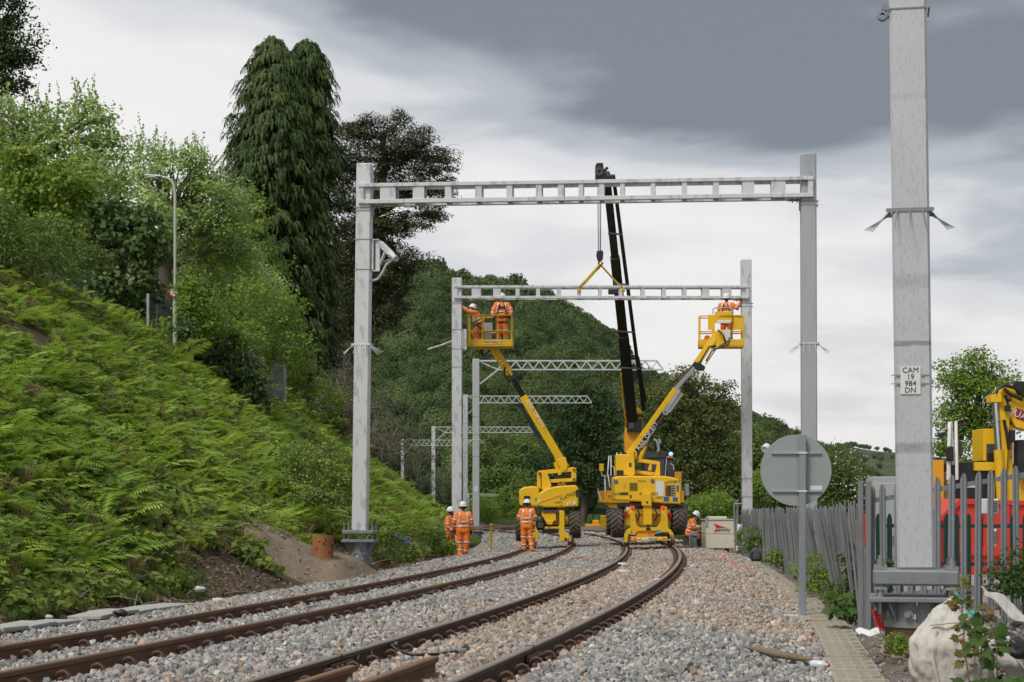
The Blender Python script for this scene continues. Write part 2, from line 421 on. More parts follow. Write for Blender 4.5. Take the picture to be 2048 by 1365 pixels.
# --- loose ballast stones on top (uncountable: one object)
def stone_mesh(k):
    import bmesh
    bm = bmesh.new(); r_ = random.Random(k)
    bmesh.ops.create_icosphere(bm, subdivisions=1, radius=0.5)
    pl = [Vector((r_.gauss(0, 1), r_.gauss(0, 1), r_.gauss(0, 1))).normalized() for _ in range(7)]
    for v in bm.verts:
        v.co *= r_.uniform(0.85, 1.12)
        for q in pl:
            d_ = v.co.dot(q) - r_.uniform(0.30, 0.34)
            if d_ > 0: v.co -= q * d_
        v.co = Vector((v.co.x * 1.25, v.co.y * 0.95, v.co.z * 0.8))
    me = bpy.data.meshes.new('stone'); bm.to_mesh(me); bm.free()
    return me
def stone_mat():
    m, n, b, o = newmat('ballast_stone'); L = n.links.new
    at_ = n.nodes.new('ShaderNodeAttribute'); at_.attribute_type = 'INSTANCER'; at_.attribute_name = 'tint'
    tcn = n.nodes.new('ShaderNodeTexCoord'); nz = n.nodes.new('ShaderNodeTexNoise'); nz.inputs['Scale'].default_value = 3.0; nz.inputs['Detail'].default_value = 5
    L(tcn.outputs['Object'], nz.inputs['Vector'])
    mr = n.nodes.new('ShaderNodeMapRange'); L(nz.outputs['Fac'], mr.inputs[0]); mr.inputs[1].default_value = 0.25; mr.inputs[2].default_value = 0.75; mr.inputs[3].default_value = 0.7; mr.inputs[4].default_value = 1.2
    mm = n.nodes.new('ShaderNodeVectorMath'); mm.operation = 'SCALE'; L(at_.outputs['Color'], mm.inputs[0]); L(mr.outputs[0], mm.inputs['Scale']); L(mm.outputs[0], b.inputs['Base Color'])
    b.inputs['Roughness'].default_value = 0.85; b.inputs['Specular IOR Level'].default_value = 0.3
    bp = n.nodes.new('ShaderNodeBump'); bp.inputs['Strength'].default_value = 0.3; L(nz.outputs['Fac'], bp.inputs['Height']); L(bp.outputs[0], b.inputs['Normal'])
    return m
smat = stone_mat()
stones = [proto('stone', stone_mesh(k), smat) for k in range(9)]
GREY = np.array([[.35, .345, .33], [.275, .28, .275], [.41, .395, .365], [.21, .215, .21], [.46, .445, .42], [.37, .32, .28]])
TAN = np.array([[.47, .355, .27], [.42, .325, .255], [.52, .42, .325], [.36, .285, .225], [.46, .385, .315], [.29, .24, .20], [.37, .355, .335]])
def stone_field(n, s0, s1, o0, o1, size, ptan, lift=0.0):
    s_ = s0 + (s1 - s0) * nr.random(n) ; o_ = nr.uniform(o0, o1, n)
    x = np.interp(s_, _sa, _xa); y = np.interp(s_, _sa, _ya); t_ = np.interp(s_, _sa, _tha)
    px = x + np.cos(t_) * o_; py = y - np.sin(t_) * o_
    pz = CZ - TR['h'] - TR['g'] * s_ + np.interp(o_, bo, bz)
    vis = np.abs(px) < py * 0.2853 * 1.04 + 0.3
    vis &= (py > 12.5)
    px, py, pz, s_, o_ = [a[vis] for a in (px, py, pz, s_, o_)]
    # keep the rails, their clips and the inner edges clear
    for rc in (-0.75, 0.75, LT - 0.75, LT + 0.75):
        k = np.abs(o_ - rc) > 0.13 + 0.06 * nr.random(len(o_)); px, py, pz, s_, o_ = [a[k] for a in (px, py, pz, s_, o_)]
    m_ = len(px)
    sz = size * np.exp(nr.normal(0, 0.28, m_))
    nz = np.array([noise.noise(Vector((a * 0.35, b * 0.22, 3.0))) for a, b in zip(px, py)])
    pt = np.clip(ptan(s_, o_) + nz * 0.55, 0, 1)
    tan = nr.random(m_) < pt
    tint = np.where(tan[:, None], TAN[nr.integers(0, len(TAN), m_)], GREY[nr.integers(0, len(GREY), m_)]) * nr.uniform(0.68, 1.22, (m_, 1))
    bright = nr.random(m_) < 0.012; tint[bright] = (0.62, 0.58, 0.52)
    rust = nr.random(m_) < 0.008; tint[rust] = (0.36, 0.235, 0.13)
    z = pz + sz * nr.uniform(-0.1, 0.42, m_) + lift
    return np.stack([px, py, z], 1), nr.uniform(0, 6.28, (m_, 3)) * np.array([1, .25, 1]), sz, nr.integers(0, 9, m_), tint
def ptan(s_, o_):
    # buff limestone in the right-hand track, grey granite in the left; a grey patch beside the right rail near the joint
    base = np.interp(o_, [-6, -2.4, -1.2, -0.4, 1.2, 3.2], [0.06, 0.10, 0.40, 0.90, 0.80, 0.68])
    return base - np.where((o_ > 0.95) & (s_ < 9), 0.75, 0) * np.clip((9.5 - s_) / 3, 0, 1)
fields = [stone_field(104000, -2, 16, -6.3, 3.22, 0.052, ptan), stone_field(142000, 14, 34, -6.6, 2.9, 0.053, ptan), stone_field(110000, 33, 58, -6.6, 2.9, 0.057, ptan), stone_field(46000, 56, 110, -6.6, 2.9, 0.085, ptan)]
A = [np.concatenate(z_) for z_ in zip(*fields)]
sto = scatter('ballast_stones', A[0], A[1], A[2], A[3], stones, A[4])
tag(sto, 'loose crushed stone ballast, buff and grey, round the rails', 'ballast', kind='stuff')
# --- rails
rust_dark = M('rail_rust', (0.10, 0.058, 0.034), 0.75, 0.0, (0.12, 0.066, 0.036), 0.5, 2.0, bump=0.25, bscale=60, stretch=(1, 0.3, 1))
rust_warm = M('rail_rust_warm', (0.195, 0.105, 0.052), 0.75, 0.0, (0.125, 0.068, 0.036), 0.5, 2.0, bump=0.25, bscale=60)
rail_top_worn = M('rail_top_worn', (0.30, 0.25, 0.20), 0.42, 0.35, (0.15, 0.105, 0.075), 0.4, 1.2, stretch=(4, .3, 4))
rail_top_rust = M('rail_top_rust', (0.19, 0.125, 0.078), 0.6, 0.1, (0.24, 0.17, 0.11), 0.4, 1.2)
clip_mat = M('clip_rust', (0.105, 0.055, 0.038), 0.7, 0.0, (0.07, 0.04, 0.028), 0.5, 20)
RP = [(-.075, -.159), (.075, -.159), (.075, -.148), (.02, -.132), (.0095, -.12), (.0095, -.058), (.035, -.043), (.0365, -.012), (.030, -.003), (.018, 0), (-.018, 0), (-.030, -.003), (-.0365, -.012), (-.035, -.043), (-.0095, -.058), (-.0095, -.12), (-.02, -.132), (-.075, -.148)]
def sweep_rail(name, label, off, s0, s1, top, side):
    st = np.concatenate([np.arange(s0, 90, 1.0), np.arange(90, s1, 4.0)])
    root = tp(s0, off, railz(off)); vs = []; mb = MB(); n = len(RP)
    cz = TR['cant'] / 1.5
    for s_ in st:
        for a, b in RP:
            p = tp(s_, off + a, railz(off) + b + a * cz); vs.append(p - root)
    for i in range(len(st) - 1):
        for j in range(n):
            mb.cur = 1 if j in (7, 8, 9, 10, 11) else 0
            k = [i * n + j, i * n + (j + 1) % n, (i + 1) * n + (j + 1) % n, (i + 1) * n + j]
            mb.f.append(tuple(k)); mb.mi.append(mb.cur); mb.sm.append(j in (8, 10))
    mb.v = [tuple(v) for v in vs]
    t = thing(name, label, 'rail', root)
    mb.build('rail_section', [side, top], t)
    return t
rails = {}
rails['RL'] = sweep_rail('rail', 'dark rail with worn top, left one of the track with buff ballast', -0.75, -16, 200, rail_top_worn, rust_dark)
rails['RR'] = sweep_rail('rail', 'dark rail with worn top, right one of the buff ballast track, beside the trough walkway', 0.75, -16, 200, rail_top_worn, rust_dark)
rails['LL'] = sweep_rail('rail', 'rusty brown rail next to the fern bank', LT - 0.75, -16, 200, rail_top_rust, rust_warm)
rails['LR'] = sweep_rail('rail', 'rusty brown rail of the grey ballast track, the one away from the fern bank', LT + 0.75, -16, 200, rail_top_rust, rust_warm)
def clip_mesh():
    mb = MB()
    arc = [(-.07, .0, .0), (-.066, .0, .035), (-.043, .005, .066), (0, .01, .08), (.043, .005, .066), (.066, .0, .035), (.07, .0, .0)]
    mb.tube([(a * .85 + .01, b, c) for a, b, c in arc], .013, 6); mb.tube([(a * .8 + .012, b + .035, c * .8) for a, b, c in arc], .011, 6)
    mb.tube([(-.05, -.03, .012), (-.055, .0, .018), (-.05, .04, .012)], .0105, 6)
    mb.box((.0, .005, .012), (.05, .07, .045), ch=.01)
    me = mb.mesh('clip'); me.materials.append(clip_mat); return me
cm = clip_mesh()
for key, off in (('RL', -.75), ('RR', .75), ('LL', LT - .75), ('LR', LT + .75)):
    t = rails[key]
    for k in range(96):
        s_ = -1.5 + 0.65 * k
        for side in (-1, 1):
            if s_ > 46 and side == -1: continue
            p = tp(s_, off + side * 0.10, railz(off) - 0.145) - t.location
            o = link('clip', cm, None, t, p, (0, 0, (-th(s_)) + (math.pi if side < 0 else 0)))
# rail joints on the right-hand track, weld repairs on the left-hand one
dark_gap = M('joint_gap', (0.012, 0.01, 0.009), 0.9)
plate_m = M('fishplate_rust', (0.11, 0.062, 0.036), 0.7, 0.1, (0.06, 0.04, 0.03), 0.5, 8, bump=.3)
weld_m = M('weld_rust', (0.32, 0.13, 0.035), 0.8, 0, (0.16, 0.075, 0.03), 0.5, 9, bump=.5)
chalk = M('chalk_mark', (0.55, 0.50, 0.42), 0.9, 0, (0.25, 0.17, 0.11), 0.45, 14)
mint = M('mint_paint', (0.28, 0.55, 0.44), 0.8)
def at_rail(key, off, s_, mb, name, mat, dz=0.0):
    t = rails[key]; p = tp(s_, off, railz(off) + dz) - t.location
    return mb.build(name, mat, t, p, (0, 0, -th(s_)))
for key, off, s_ in (('RL', -.75, 2.35), ('RR', .75, 2.75)):
    mb = MB(); mb.box((0, 0, -.025), (.078, .012, .056)); at_rail(key, off, s_, mb, 'joint_gap', dark_gap, .001)
    for sd_ in (-1, 1):
        mb = MB(); mb.box((sd_ * .028, 0, -.09), (.03, .62, .07), ch=.012); mb.box((sd_ * .045, 0, -.125), (.05, .62, .016), ch=.006)
        for b_ in (-.22, -.08, .08, .22): mb.cyl((sd_ * .043, b_, -.088), (sd_ * .075, b_, -.088), .02, 6)
        at_rail(key, off, s_, mb, 'fishplate', plate_m)
for key, off, s_ in (('LL', LT - .75, 13.2), ('LR', LT + .75, 16.2)):
    mb = MB(); mb.box((0, 0, -.08), (.09, .045, .166), ch=.014); mb.box((0, .0, -.02), (.083, .30, .045), ch=.01); at_rail(key, off, s_, mb, 'weld', weld_m, .002)
    for dy in (-.75, .8):
        mb = MB(); mb.box((.0125, dy, -.09), (.005, .34, .052)); at_rail(key, off, s_, mb, 'chalk_mark', chalk)
for dy, zz in ((-.1, -.085), (.35, -.075)):
    mb = MB(); mb.prism([(-.02, 0), (0.03, .01), (.035, .035), (.05, .055), (.02, .05), (.0, .06), (-.01, .03), (-.035, .02)], 0, .004, 'yz')
    at_rail('RL', -.75, 3.0 + dy, mb, 'paint_splash', mint, zz).location.x += .02
# --- left embankment: profile swept along the line
KPROF = [(-6.65, -0.42), (-7.2, -0.18), (-7.9, 0.22), (-8.8, 0.85), (-10, 1.75), (-12, 3.25), (-14, 4.75), (-16, 6.2), (-17.6, 7.35), (-19, 8.1), (-20.5, 8.5), (-24, 8.7), (-32, 9.0), (-45, 10.0), (-70, 12), (-110, 16)]
ko = np.array([a for a, _ in KPROF])[::-1]; kz = np.array([b for _, b in KPROF])[::-1]
def bank_dz(s_, off):
    z = np.interp(off, ko, kz)
    f = np.interp(s_, [-20, 110, 170, 260], [1, 1, 0.85, 0.6])
    return np.where(np.asarray(z) > 0, z * f, z)
def bank_noise(x, y, off): return (0.35 * noise.noise(Vector((x * .22, y * .22, 5))) + 0.16 * noise.noise(Vector((x * .7, y * .7, 9)))) * min(1, max(0, (-6.7 - off) / 2.0))
def bank_point(s_, off):
    p = tp(s_, off, 0); p.z += float(bank_dz(s_, off)) + bank_noise(p.x, p.y, off); return p
def bank_mat():
    m = M('bank_soil', (0.10, 0.075, 0.05), 0.95, 0, (0.05, 0.065, 0.02), 0.55, 0.9, bump=0.8, bscale=14, spec=0.1, col3=(0.19, 0.14, 0.095), scale3=5, thr3=0.58)
    return m
ks = np.concatenate([np.arange(-16, 130, 1.2), np.arange(130, 262, 4)]); kof = np.concatenate([np.arange(-6.65, -21, -0.45), [-22, -24, -28, -34, -45, -60, -85, -110]])
pts = np.array([[bank_point(a, b) for b in kof] for a in ks])
bank = grid_mesh('embankment', pts[:, ::-1], bank_mat())
# --- wooded hill behind (ridge profile read from the photograph's skyline), at its own distance
RY = 760.0
SKY = [(-200, 470), (300, 480), (640, 520), (760, 552), (800, 548), (845, 528), (900, 545), (1000, 556), (1060, 572), (1120, 596), (1180, 624), (1225, 655), (1262, 722), (1330, 752), (1400, 790), (1470, 815), (1530, 845), (1580, 862), (1620, 905), (1680, 955), (1740, 985), (1900, 992), (2400, 994)]
hx = np.array([(a - 1024) * RY / F for a, _ in SKY]); hz = np.array([1.5 + (HY - b) * RY / F - 9.0 for _, b in SKY])
def hill_z(x, y):
    e_ = np.clip((y - 235 - 18 * np.sin(x * .021)) / (RY - 235), 0, 1)
    rise = e_ ** 0.9 * (1 - 0.10 * np.sin(e_ * 9 + x * .02) * e_ * (1 - e_) * 3)
    back = np.clip((y - RY) / 500, 0, 1)
    top = np.interp(x * (RY / np.maximum(y, 200)) ** 0.85, hx, hz)
    return -2.5 + (top + 2.5) * rise * (1 - 0.35 * back ** 1.5) 
hxs = np.arange(-330, 330, 9.0); hys = np.concatenate([np.arange(215, 800, 12.0), np.arange(820, 1300, 60)])
gx, gy = np.meshgrid(hxs, hys); gz = hill_z(gx, gy) + 2.2 * fbm(gx, gy, .02, 3) * np.clip((gy - 240) / 100, 0, 1)
hill_m = M('hill_floor', (0.025, 0.04, 0.015), 0.95, 0, (0.05, 0.06, 0.025), .5, .05, spec=.05)
hill = grid_mesh('wooded_hill', np.stack([gx, gy, gz], -1), hill_m)
def canopy_mesh(k, n=1100, core=True, fs=1.0):
    """a broadleaf canopy seen from afar: lobed shell of leaf-cluster faces round a dark core"""
    r_ = np.random.default_rng(k); lob = r_.normal(0, 1, (9, 3)); lob /= np.linalg.norm(lob, axis=1)[:, None]; lob[:, 2] = np.abs(lob[:, 2]) * .8 + .05
    lr = r_.uniform(.34, .55, 9); lc = lob * .52
    ci = r_.integers(0, 9, n); d = r_.normal(0, 1, (n, 3)); d[:, 2] = np.abs(d[:, 2]) * 1.1 - .25; d /= np.linalg.norm(d, axis=1)[:, None]
    c = lc[ci] + d * lr[ci][:, None] * r_.uniform(.75, 1.06, (n, 1)); c[:, 2] = c[:, 2] * .95 + .45
    nrm = d + r_.normal(0, .45, (n, 3)); nrm[:, 2] += .3; nrm /= np.linalg.norm(nrm, axis=1)[:, None]
    u = np.cross(nrm, r_.normal(0, 1, (n, 3))); u /= np.linalg.norm(u, axis=1)[:, None]; v = np.cross(nrm, u)
    sz = r_.uniform(.03, .07, (n, 1)) * fs; V = np.stack([c - u * sz - v * sz * .7, c + u * sz * .8 - v * sz, c + u * sz + v * sz * .9, c - u * sz * .7 + v * sz], 1)
    return V
def quads_mesh(name, V):
    me = bpy.data.meshes.new(name); V = np.asarray(V, np.float32); n, k = V.shape[:2]
    me.from_pydata(V.reshape(-1, 3).tolist(), [], np.arange(n * k).reshape(n, k).tolist()); me.update(); return me
wood = LEAF('woodland_leaf', [(0.034, 0.062, 0.016), (0.060, 0.104, 0.026), (0.092, 0.146, 0.038), (0.145, 0.19, 0.062)], trans=.22, nscale=.022, instanced=True, nmix=.55)
def core_add(V):
    # a few inner faces close the canopy so the hillside never shows through whole trees
    r_ = np.random.default_rng(5); n = 60; d = r_.normal(0, 1, (n, 3)); d /= np.linalg.norm(d, axis=1)[:, None]; c = d * .5 + np.array([0, 0, .45])
    u = np.cross(d, r_.normal(0, 1, (n, 3))); u /= np.linalg.norm(u, axis=1)[:, None]; v = np.cross(d, u); s_ = .2
    return np.concatenate([V, np.stack([c - u * s_ - v * s_, c + u * s_ - v * s_, c + u * s_ + v * s_, c - u * s_ + v * s_], 1)])
canopies = [proto('canopy', quads_mesh('canopy', core_add(canopy_mesh(k))), wood) for k in range(6)]
fine = [proto('canopy_fine', quads_mesh('canopy', core_add(canopy_mesh(k + 20, 3600, fs=.5))), wood) for k in range(4)]
n = 24000
wx = nr.uniform(-300, 300, n); wy = 238 + (RY + 45 - 238) * nr.random(n) ** .75
ok = np.abs(wx) < wy * .2853 * 1.12 + 12
wpx = 1024 + F * wx / wy; ok &= (wpx < 1600) | ((wpx < 1655) & (nr.random(n) < .5)) | ((wpx > 1655) & (wpx < 1740) & (wy > 300) & (wy < 420) & (nr.random(n) < .25))
wx, wy = wx[ok], wy[ok]; wz = hill_z(wx, wy)
sz = nr.uniform(2.6, 5.2, len(wx)) * np.interp(wy, [240, 500], [.8, 1])
big = nr.random(len(wx)) < .08; sz[big] *= 1.3
sc3 = np.stack([sz, sz, sz * nr.uniform(.85, 1.6, len(wx))], 1)
wd = scatter('woodland', np.stack([wx, wy, wz + 0.8], 1), np.stack([nr.normal(0, .08, len(wx)), nr.normal(0, .08, len(wx)), nr.uniform(0, 6.28, len(wx))], 1), sc3, np.where(wy < 520, 6 + nr.integers(0, 4, len(wx)), nr.integers(0, 6, len(wx))), canopies + fine)
tag(wd, 'dense green broadleaf woodland covering the hillside behind', 'woodland', kind='stuff')
# --- far moorland hill on the right with hedgerow trees
moor = M('moorland', (0.075, 0.095, 0.045), 0.95, 0, (0.055, 0.062, 0.042), .5, .006, spec=.05, col3=(0.05, 0.06, 0.035), scale3=.02, thr3=.55)
FS = [(1300, 985), (1500, 940), (1600, 912), (1650, 897), (1700, 893), (1760, 903), (1830, 906), (1900, 918), (2000, 940), (2150, 960), (2500, 985)]
FY = 2600.0; fx = np.array([(a - 1024) * FY / F for a, _ in FS]); fz = np.array([1.5 + (HY - b) * FY / F for _, b in FS])
xs = np.arange(150, 1500, 20.0); ysf = np.arange(1300, 3000, 50.0); gx, gy = np.meshgrid(xs, ysf)
e_ = np.clip((gy - 1350) / (FY - 1350), 0, 1); gz = -3.5 + (np.interp(gx, fx, fz) + 3.5) * (e_ ** 1.2) * (1 - .3 * np.clip((gy - FY) / 400, 0, 1)) + 1.2 * fbm(gx, gy, .006, 3)
grid_mesh('moorland_hill', np.stack([gx, gy, gz], -1), moor)
fn = 46; k_ = np.concatenate([nr.uniform(1652, 1735, 30), nr.uniform(1740, 1900, 16)]); X_ = (k_ - 1024) * FY / F
fy_ = np.full(fn, FY - 10) - nr.uniform(0, 60, fn); e_ = np.clip((fy_ - 1350) / (FY - 1350), 0, 1)
fzv = -3.5 + (np.interp(X_, fx, fz) + 3.5) * e_ ** 1.2
fs_ = nr.uniform(3, 6.5, fn); hed = scatter('hedgerow_trees', np.stack([X_, fy_, fzv + 1], 1), np.stack([0 * X_, 0 * X_, nr.uniform(0, 6, fn)], 1), fs_, nr.integers(0, 6, fn), [o.copy() for o in canopies])
tag(hed, 'distant line of small trees along the crest of the grey-green far hill', 'trees', kind='stuff')
n2_ = 500; X_ = nr.uniform(430, 700, n2_); fy_ = nr.uniform(1500, 2300, n2_); e_ = np.clip((fy_ - 1350) / (FY - 1350), 0, 1)
kk = np.array([noise.noise(Vector((a * .012, b * .006, 2))) for a, b in zip(X_, fy_)]) > .12
X_, fy_, e_ = X_[kk], fy_[kk], e_[kk]; fzv = -3.5 + (np.interp(X_, fx, fz) + 3.5) * e_ ** 1.2
hed2 = scatter('hillside_copse', np.stack([X_, fy_, fzv], 1), np.stack([0 * X_, 0 * X_, nr.uniform(0, 6, len(X_))], 1), nr.uniform(3, 6, len(X_)), nr.integers(0, 6, len(X_)), [o.copy() for o in canopies])
tag(hed2, 'scattered dark copses on the slope of the far hill', 'trees', kind='stuff')
# --- rock outcrop on the wooded hill
rockm = M('hill_rock', (0.30, 0.27, 0.23), 0.9, 0, (0.14, 0.13, 0.11), .5, .5, bump=.8, bscale=2)
ro = thing('rock_outcrop', 'pale broken rock face showing among the trees on the hillside', 'rock', (-42, 590, 70))
for (px, py, wd_, ht) in ((792, 607, 9, 5), (806, 612, 7, 7), (822, 617, 8, 5), (800, 628, 8, 5), (815, 640, 7, 6), (830, 632, 6, 4), (835, 645, 5, 5)):
    p = P(px, py, 585); mb = MB()
    for k in range(5): mb.box((rnd.uniform(-.3, .3) * wd_, rnd.uniform(-2, 2), rnd.uniform(-.4, .3) * ht), (wd_ * rnd.uniform(.25, .5), 5, ht * rnd.uniform(.25, .5)), rot=Euler((rnd.uniform(-.2, .2), rnd.uniform(-.3, .3), rnd.uniform(-.4, .4))), ch=.5)
    mb.build('rock_slab', rockm, ro, p - ro.location)
# ================================================================ vegetation
def unit(a): return a / np.maximum(np.linalg.norm(a, axis=-1, keepdims=True), 1e-9)
def leaf_quads(c, nrm, size, aspect=0.6, droop=None):
    n = len(c); nrm = unit(nrm); u = unit(np.cross(nrm, nr.normal(0, 1, (n, 3))))
    if droop is not None: u = unit(u + np.array([0, 0, -droop]))
    v = unit(np.cross(nrm, u)); size = np.asarray(size).reshape(-1, 1) * np.ones((n, 1)); l = size * .5; wv = l * aspect
    return np.stack([c - u * l, c + v * wv - u * l * .1 , c + u * l, c - v * wv - u * l * .1], 1)
def spray(cx, n, cr, size, flat=.6, up=.5, aspect=.6, droop=None):
    """n leaves gathered round each clump centre"""
    k = len(cx); cs = np.repeat(nr.uniform(.65, 1.35, k), n)[:, None]
    dm = unit(nr.normal(0, 1, (k * n, 3))); dm[:, 2] = np.where(dm[:, 2] < -.35, -dm[:, 2], dm[:, 2])
    c = np.repeat(cx, n, 0) + dm * nr.uniform(.6, 1.12, (k * n, 1)) * cs * 1.35 * np.array([cr, cr, cr * flat]) + nr.normal(0, .22 * cr, (k * n, 3))
    nrm = dm + nr.normal(0, .5, (k * n, 3)); nrm[:, 2] += up
    return leaf_quads(c, nrm, size * nr.uniform(.6, 1.25, k * n), aspect, droop)
bark = M('bark', (0.10, 0.078, 0.058), .95, 0, (0.045, 0.036, 0.028), .5, 4, bump=.8, bscale=12, stretch=(1, 1, .25))
bark_pale = M('bark_pale', (0.22, 0.18, 0.14), .95, 0, (0.11, 0.09, 0.07), .5, 5, bump=.6, bscale=12, stretch=(1, 1, .25))
def blob_points(blobs, n, rmin=.5, low=-1.0):
    w_ = np.array([(b[3] * b[4] + b[3] * b[5] + b[4] * b[5]) for b in blobs]); w_ = w_ / w_.sum()
    i = nr.choice(len(blobs), n, p=w_); B = np.array(blobs)[i]
    d = unit(nr.normal(0, 1, (n, 3))); r_ = rmin + (1.0 - rmin) * nr.random((n, 1)) ** .6
    return B[:, :3] + d * r_ * B[:, 3:6], d
def tree(name, label, base, blobs, nclump, nleaf, lsize, mat, trunk=(), trunk_r=.2, clump_r=.35, flat=.6, cat='tree', bmat=None, nbranch=30, rmin=.45,
         shoots=0, group=None, br=.28, aspect=.6, up=.5, droop=None, twigs=0, flower=None, bare=0, shoot_len=1.0):
    """blobs relative to base: (x,y,z,rx,ry,rz). trunk: list of points relative to base"""
    t = thing(name, label, cat, base, 0, group)
    c, d = blob_points(blobs, nclump, rmin)
    # irregular outline: push some clumps out, drop others
    nz = np.array([noise.noise(Vector(p) * (1.1 / max(clump_r * 2.2, .3)) + Vector((base[0], base[1], 0))) for p in c])
    keep = nz > -.28
    c, d, nz = c[keep], d[keep], nz[keep]
    c = c + d * (nz * clump_r * 1.2)[:, None]
    c[:, 2] = np.maximum(c[:, 2], clump_r * .3)
    Q = [spray(c, nleaf, clump_r, lsize, flat, up, aspect, droop)]
    tips = []
    if shoots:
        hi = c[np.argsort(-c[:, 2] + nr.normal(0, .25 * np.ptp(c[:, 2]), len(c)))[:shoots]]
        for p in hi:
            L_ = nr.uniform(.5, 1.2) * shoot_len; k = int(18 * L_) + 4; dirv = unit(np.array([nr.normal(0, .22), nr.normal(0, .22), 1.0]))
            tt = np.linspace(0, 1, k)[:, None]; pp = p + dirv * L_ * tt + nr.normal(0, .07, (k, 3)) * (1.3 - tt)
            nm = nr.normal(0, 1, (k, 3)); nm[:, 2] += .6
            Q.append(leaf_quads(pp, nm, lsize * nr.uniform(.7, 1.3, k) * (1.15 - .45 * tt[:, 0]), .75)); tips.append((p, p + dirv * L_))
    quads('crown', np.concatenate(Q), mat, t)
    mb = MB()
    if trunk:
        tr_ = [Vector(p) for p in trunk]; k = len(tr_)
        mb.tube(tr_, [trunk_r * (1 - .62 * i / max(1, k - 1)) for i in range(k)], 9); mb.build('trunk', bmat or bark, t)
    mb = MB()
    if nbranch:
        src = [Vector(p) for p in (trunk[len(trunk) // 2:] if trunk else [(0, 0, 0)])]
        for i in nr.choice(len(c), min(nbranch, len(c)), replace=False):
            q = Vector(c[i]); a = min(src, key=lambda s_: (s_ - q).length + (3 if s_.z > q.z else 0)); m_ = a.lerp(q, .5) + Vector((rnd.uniform(-.2, .2), rnd.uniform(-.2, .2), .12 * (q - a).length))
            r0 = trunk_r * br; mb.tube([a, m_, q], [r0, r0 * .55, r0 * .18], 5, caps=False)
        for a, b in tips: mb.tube([a, b], [.012, .004], 4, caps=False)
        for _ in range(bare):
            q = Vector(c[nr.integers(len(c))]); e_ = q + Vector((rnd.gauss(0, .6), rnd.gauss(0, .5), rnd.gauss(.1, .5))); f_ = e_ + Vector((rnd.gauss(0, .4), rnd.gauss(0, .4), rnd.gauss(-.2, .4)))
            mb.tube([q, e_, f_], [.022, .014, .005], 4, caps=False)
        mb.build('branches', bmat or bark, t)
    if flower:
        fm, nf, fs = flower; i = nr.integers(0, len(c), nf)
        pp = c[i] + nr.normal(0, clump_r, (nf, 3)) + np.array([0, -clump_r * .6, clump_r * .5]); nm = nr.normal(0, 1, (nf, 3)); nm[:, 1] -= 1
        o = quads('blossom', leaf_quads(pp, nm, fs * nr.uniform(.6, 1.3, nf), .9), fm, t)
    return t
def bl(px, py, rx, ry, d, base, rdepth=None):
    """crown lobe read off the photograph at distance d, relative to base"""
    p = P(px, py, d) - Vector(base); k = d / F
    return (p.x, p.y, p.z, rx * k, (rdepth or rx * k), ry * k)
Lplane = LEAF('plane_leaf', [(0.1450, 0.2393, 0.0675), (0.2417, 0.3658, 0.0939), (0.3546, 0.4927, 0.1689), (0.5158, 0.6330, 0.2817)], .32, .5)
Lyel = LEAF('young_sycamore_leaf', [(0.0956, 0.1779, 0.0233), (0.1594, 0.2710, 0.0333), (0.2390, 0.3472, 0.0499), (0.3028, 0.3388, 0.0833)], .35, .6)
Ldark = LEAF('dark_leaf', [(0.0292, 0.0585, 0.0175), (0.0455, 0.0894, 0.0245), (0.0731, 0.1300, 0.0350)], .22, .5)
Livy = LEAF('ivy_leaf', [(0.0407, 0.0829, 0.0223), (0.0724, 0.1365, 0.0316), (0.1132, 0.1827, 0.0520), (0.1697, 0.1706, 0.0651)], .15, .8, rough=.4)
Lbright = LEAF('fresh_leaf', [(0.1084, 0.1867, 0.0299), (0.1808, 0.2949, 0.0440), (0.2651, 0.3735, 0.0601)], .35, .6)
Lcon = LEAF('cypress_foliage', [(0.0289, 0.0545, 0.0131), (0.0434, 0.0801, 0.0198), (0.0724, 0.1186, 0.0307), (0.1231, 0.1522, 0.0494)], .12, .8, rough=.65)
Lced = LEAF('cedar_foliage', [(0.0259, 0.0374, 0.0132), (0.0486, 0.0655, 0.0198), (0.0891, 0.1014, 0.0290), (0.1458, 0.1326, 0.0396)], .1, .7)
Lsil = LEAF('silver_leaf', [(.06, .085, .045), (.11, .135, .075), (.18, .20, .125), (.27, .28, .20)], .2, .8)
Lmid = LEAF('broadleaf', [(0.0593, 0.1069, 0.0251), (0.0989, 0.1692, 0.0358), (0.1541, 0.2318, 0.0501), (0.2174, 0.2941, 0.0715)], .3, .35)
Lolive = LEAF('olive_broadleaf', [(0.0554, 0.0851, 0.0213), (0.0953, 0.1320, 0.0304), (0.1384, 0.1687, 0.0426), (0.1921, 0.2052, 0.0683)], .28, .35)
white_fl = M('white_blossom', (.72, .72, .64), .8); yel_fl = M('yellow_leaf', (.42, .36, .05), .8, 0, (.25, .26, .04))
def bank_at(px, d):
    """ground under a pixel column at distance d on the left bank or plateau"""
    x = (px - 1024) * d / F; i = np.argmin(np.hypot(_xa - x, _ya - d)); s_ = float(_sa[i]); t_ = th(s_)
    off = (x - _xa[i]) * math.cos(t_) - (d - _ya[i]) * math.sin(t_)
    return bank_point(s_, max(-108, min(off, -6.7)))
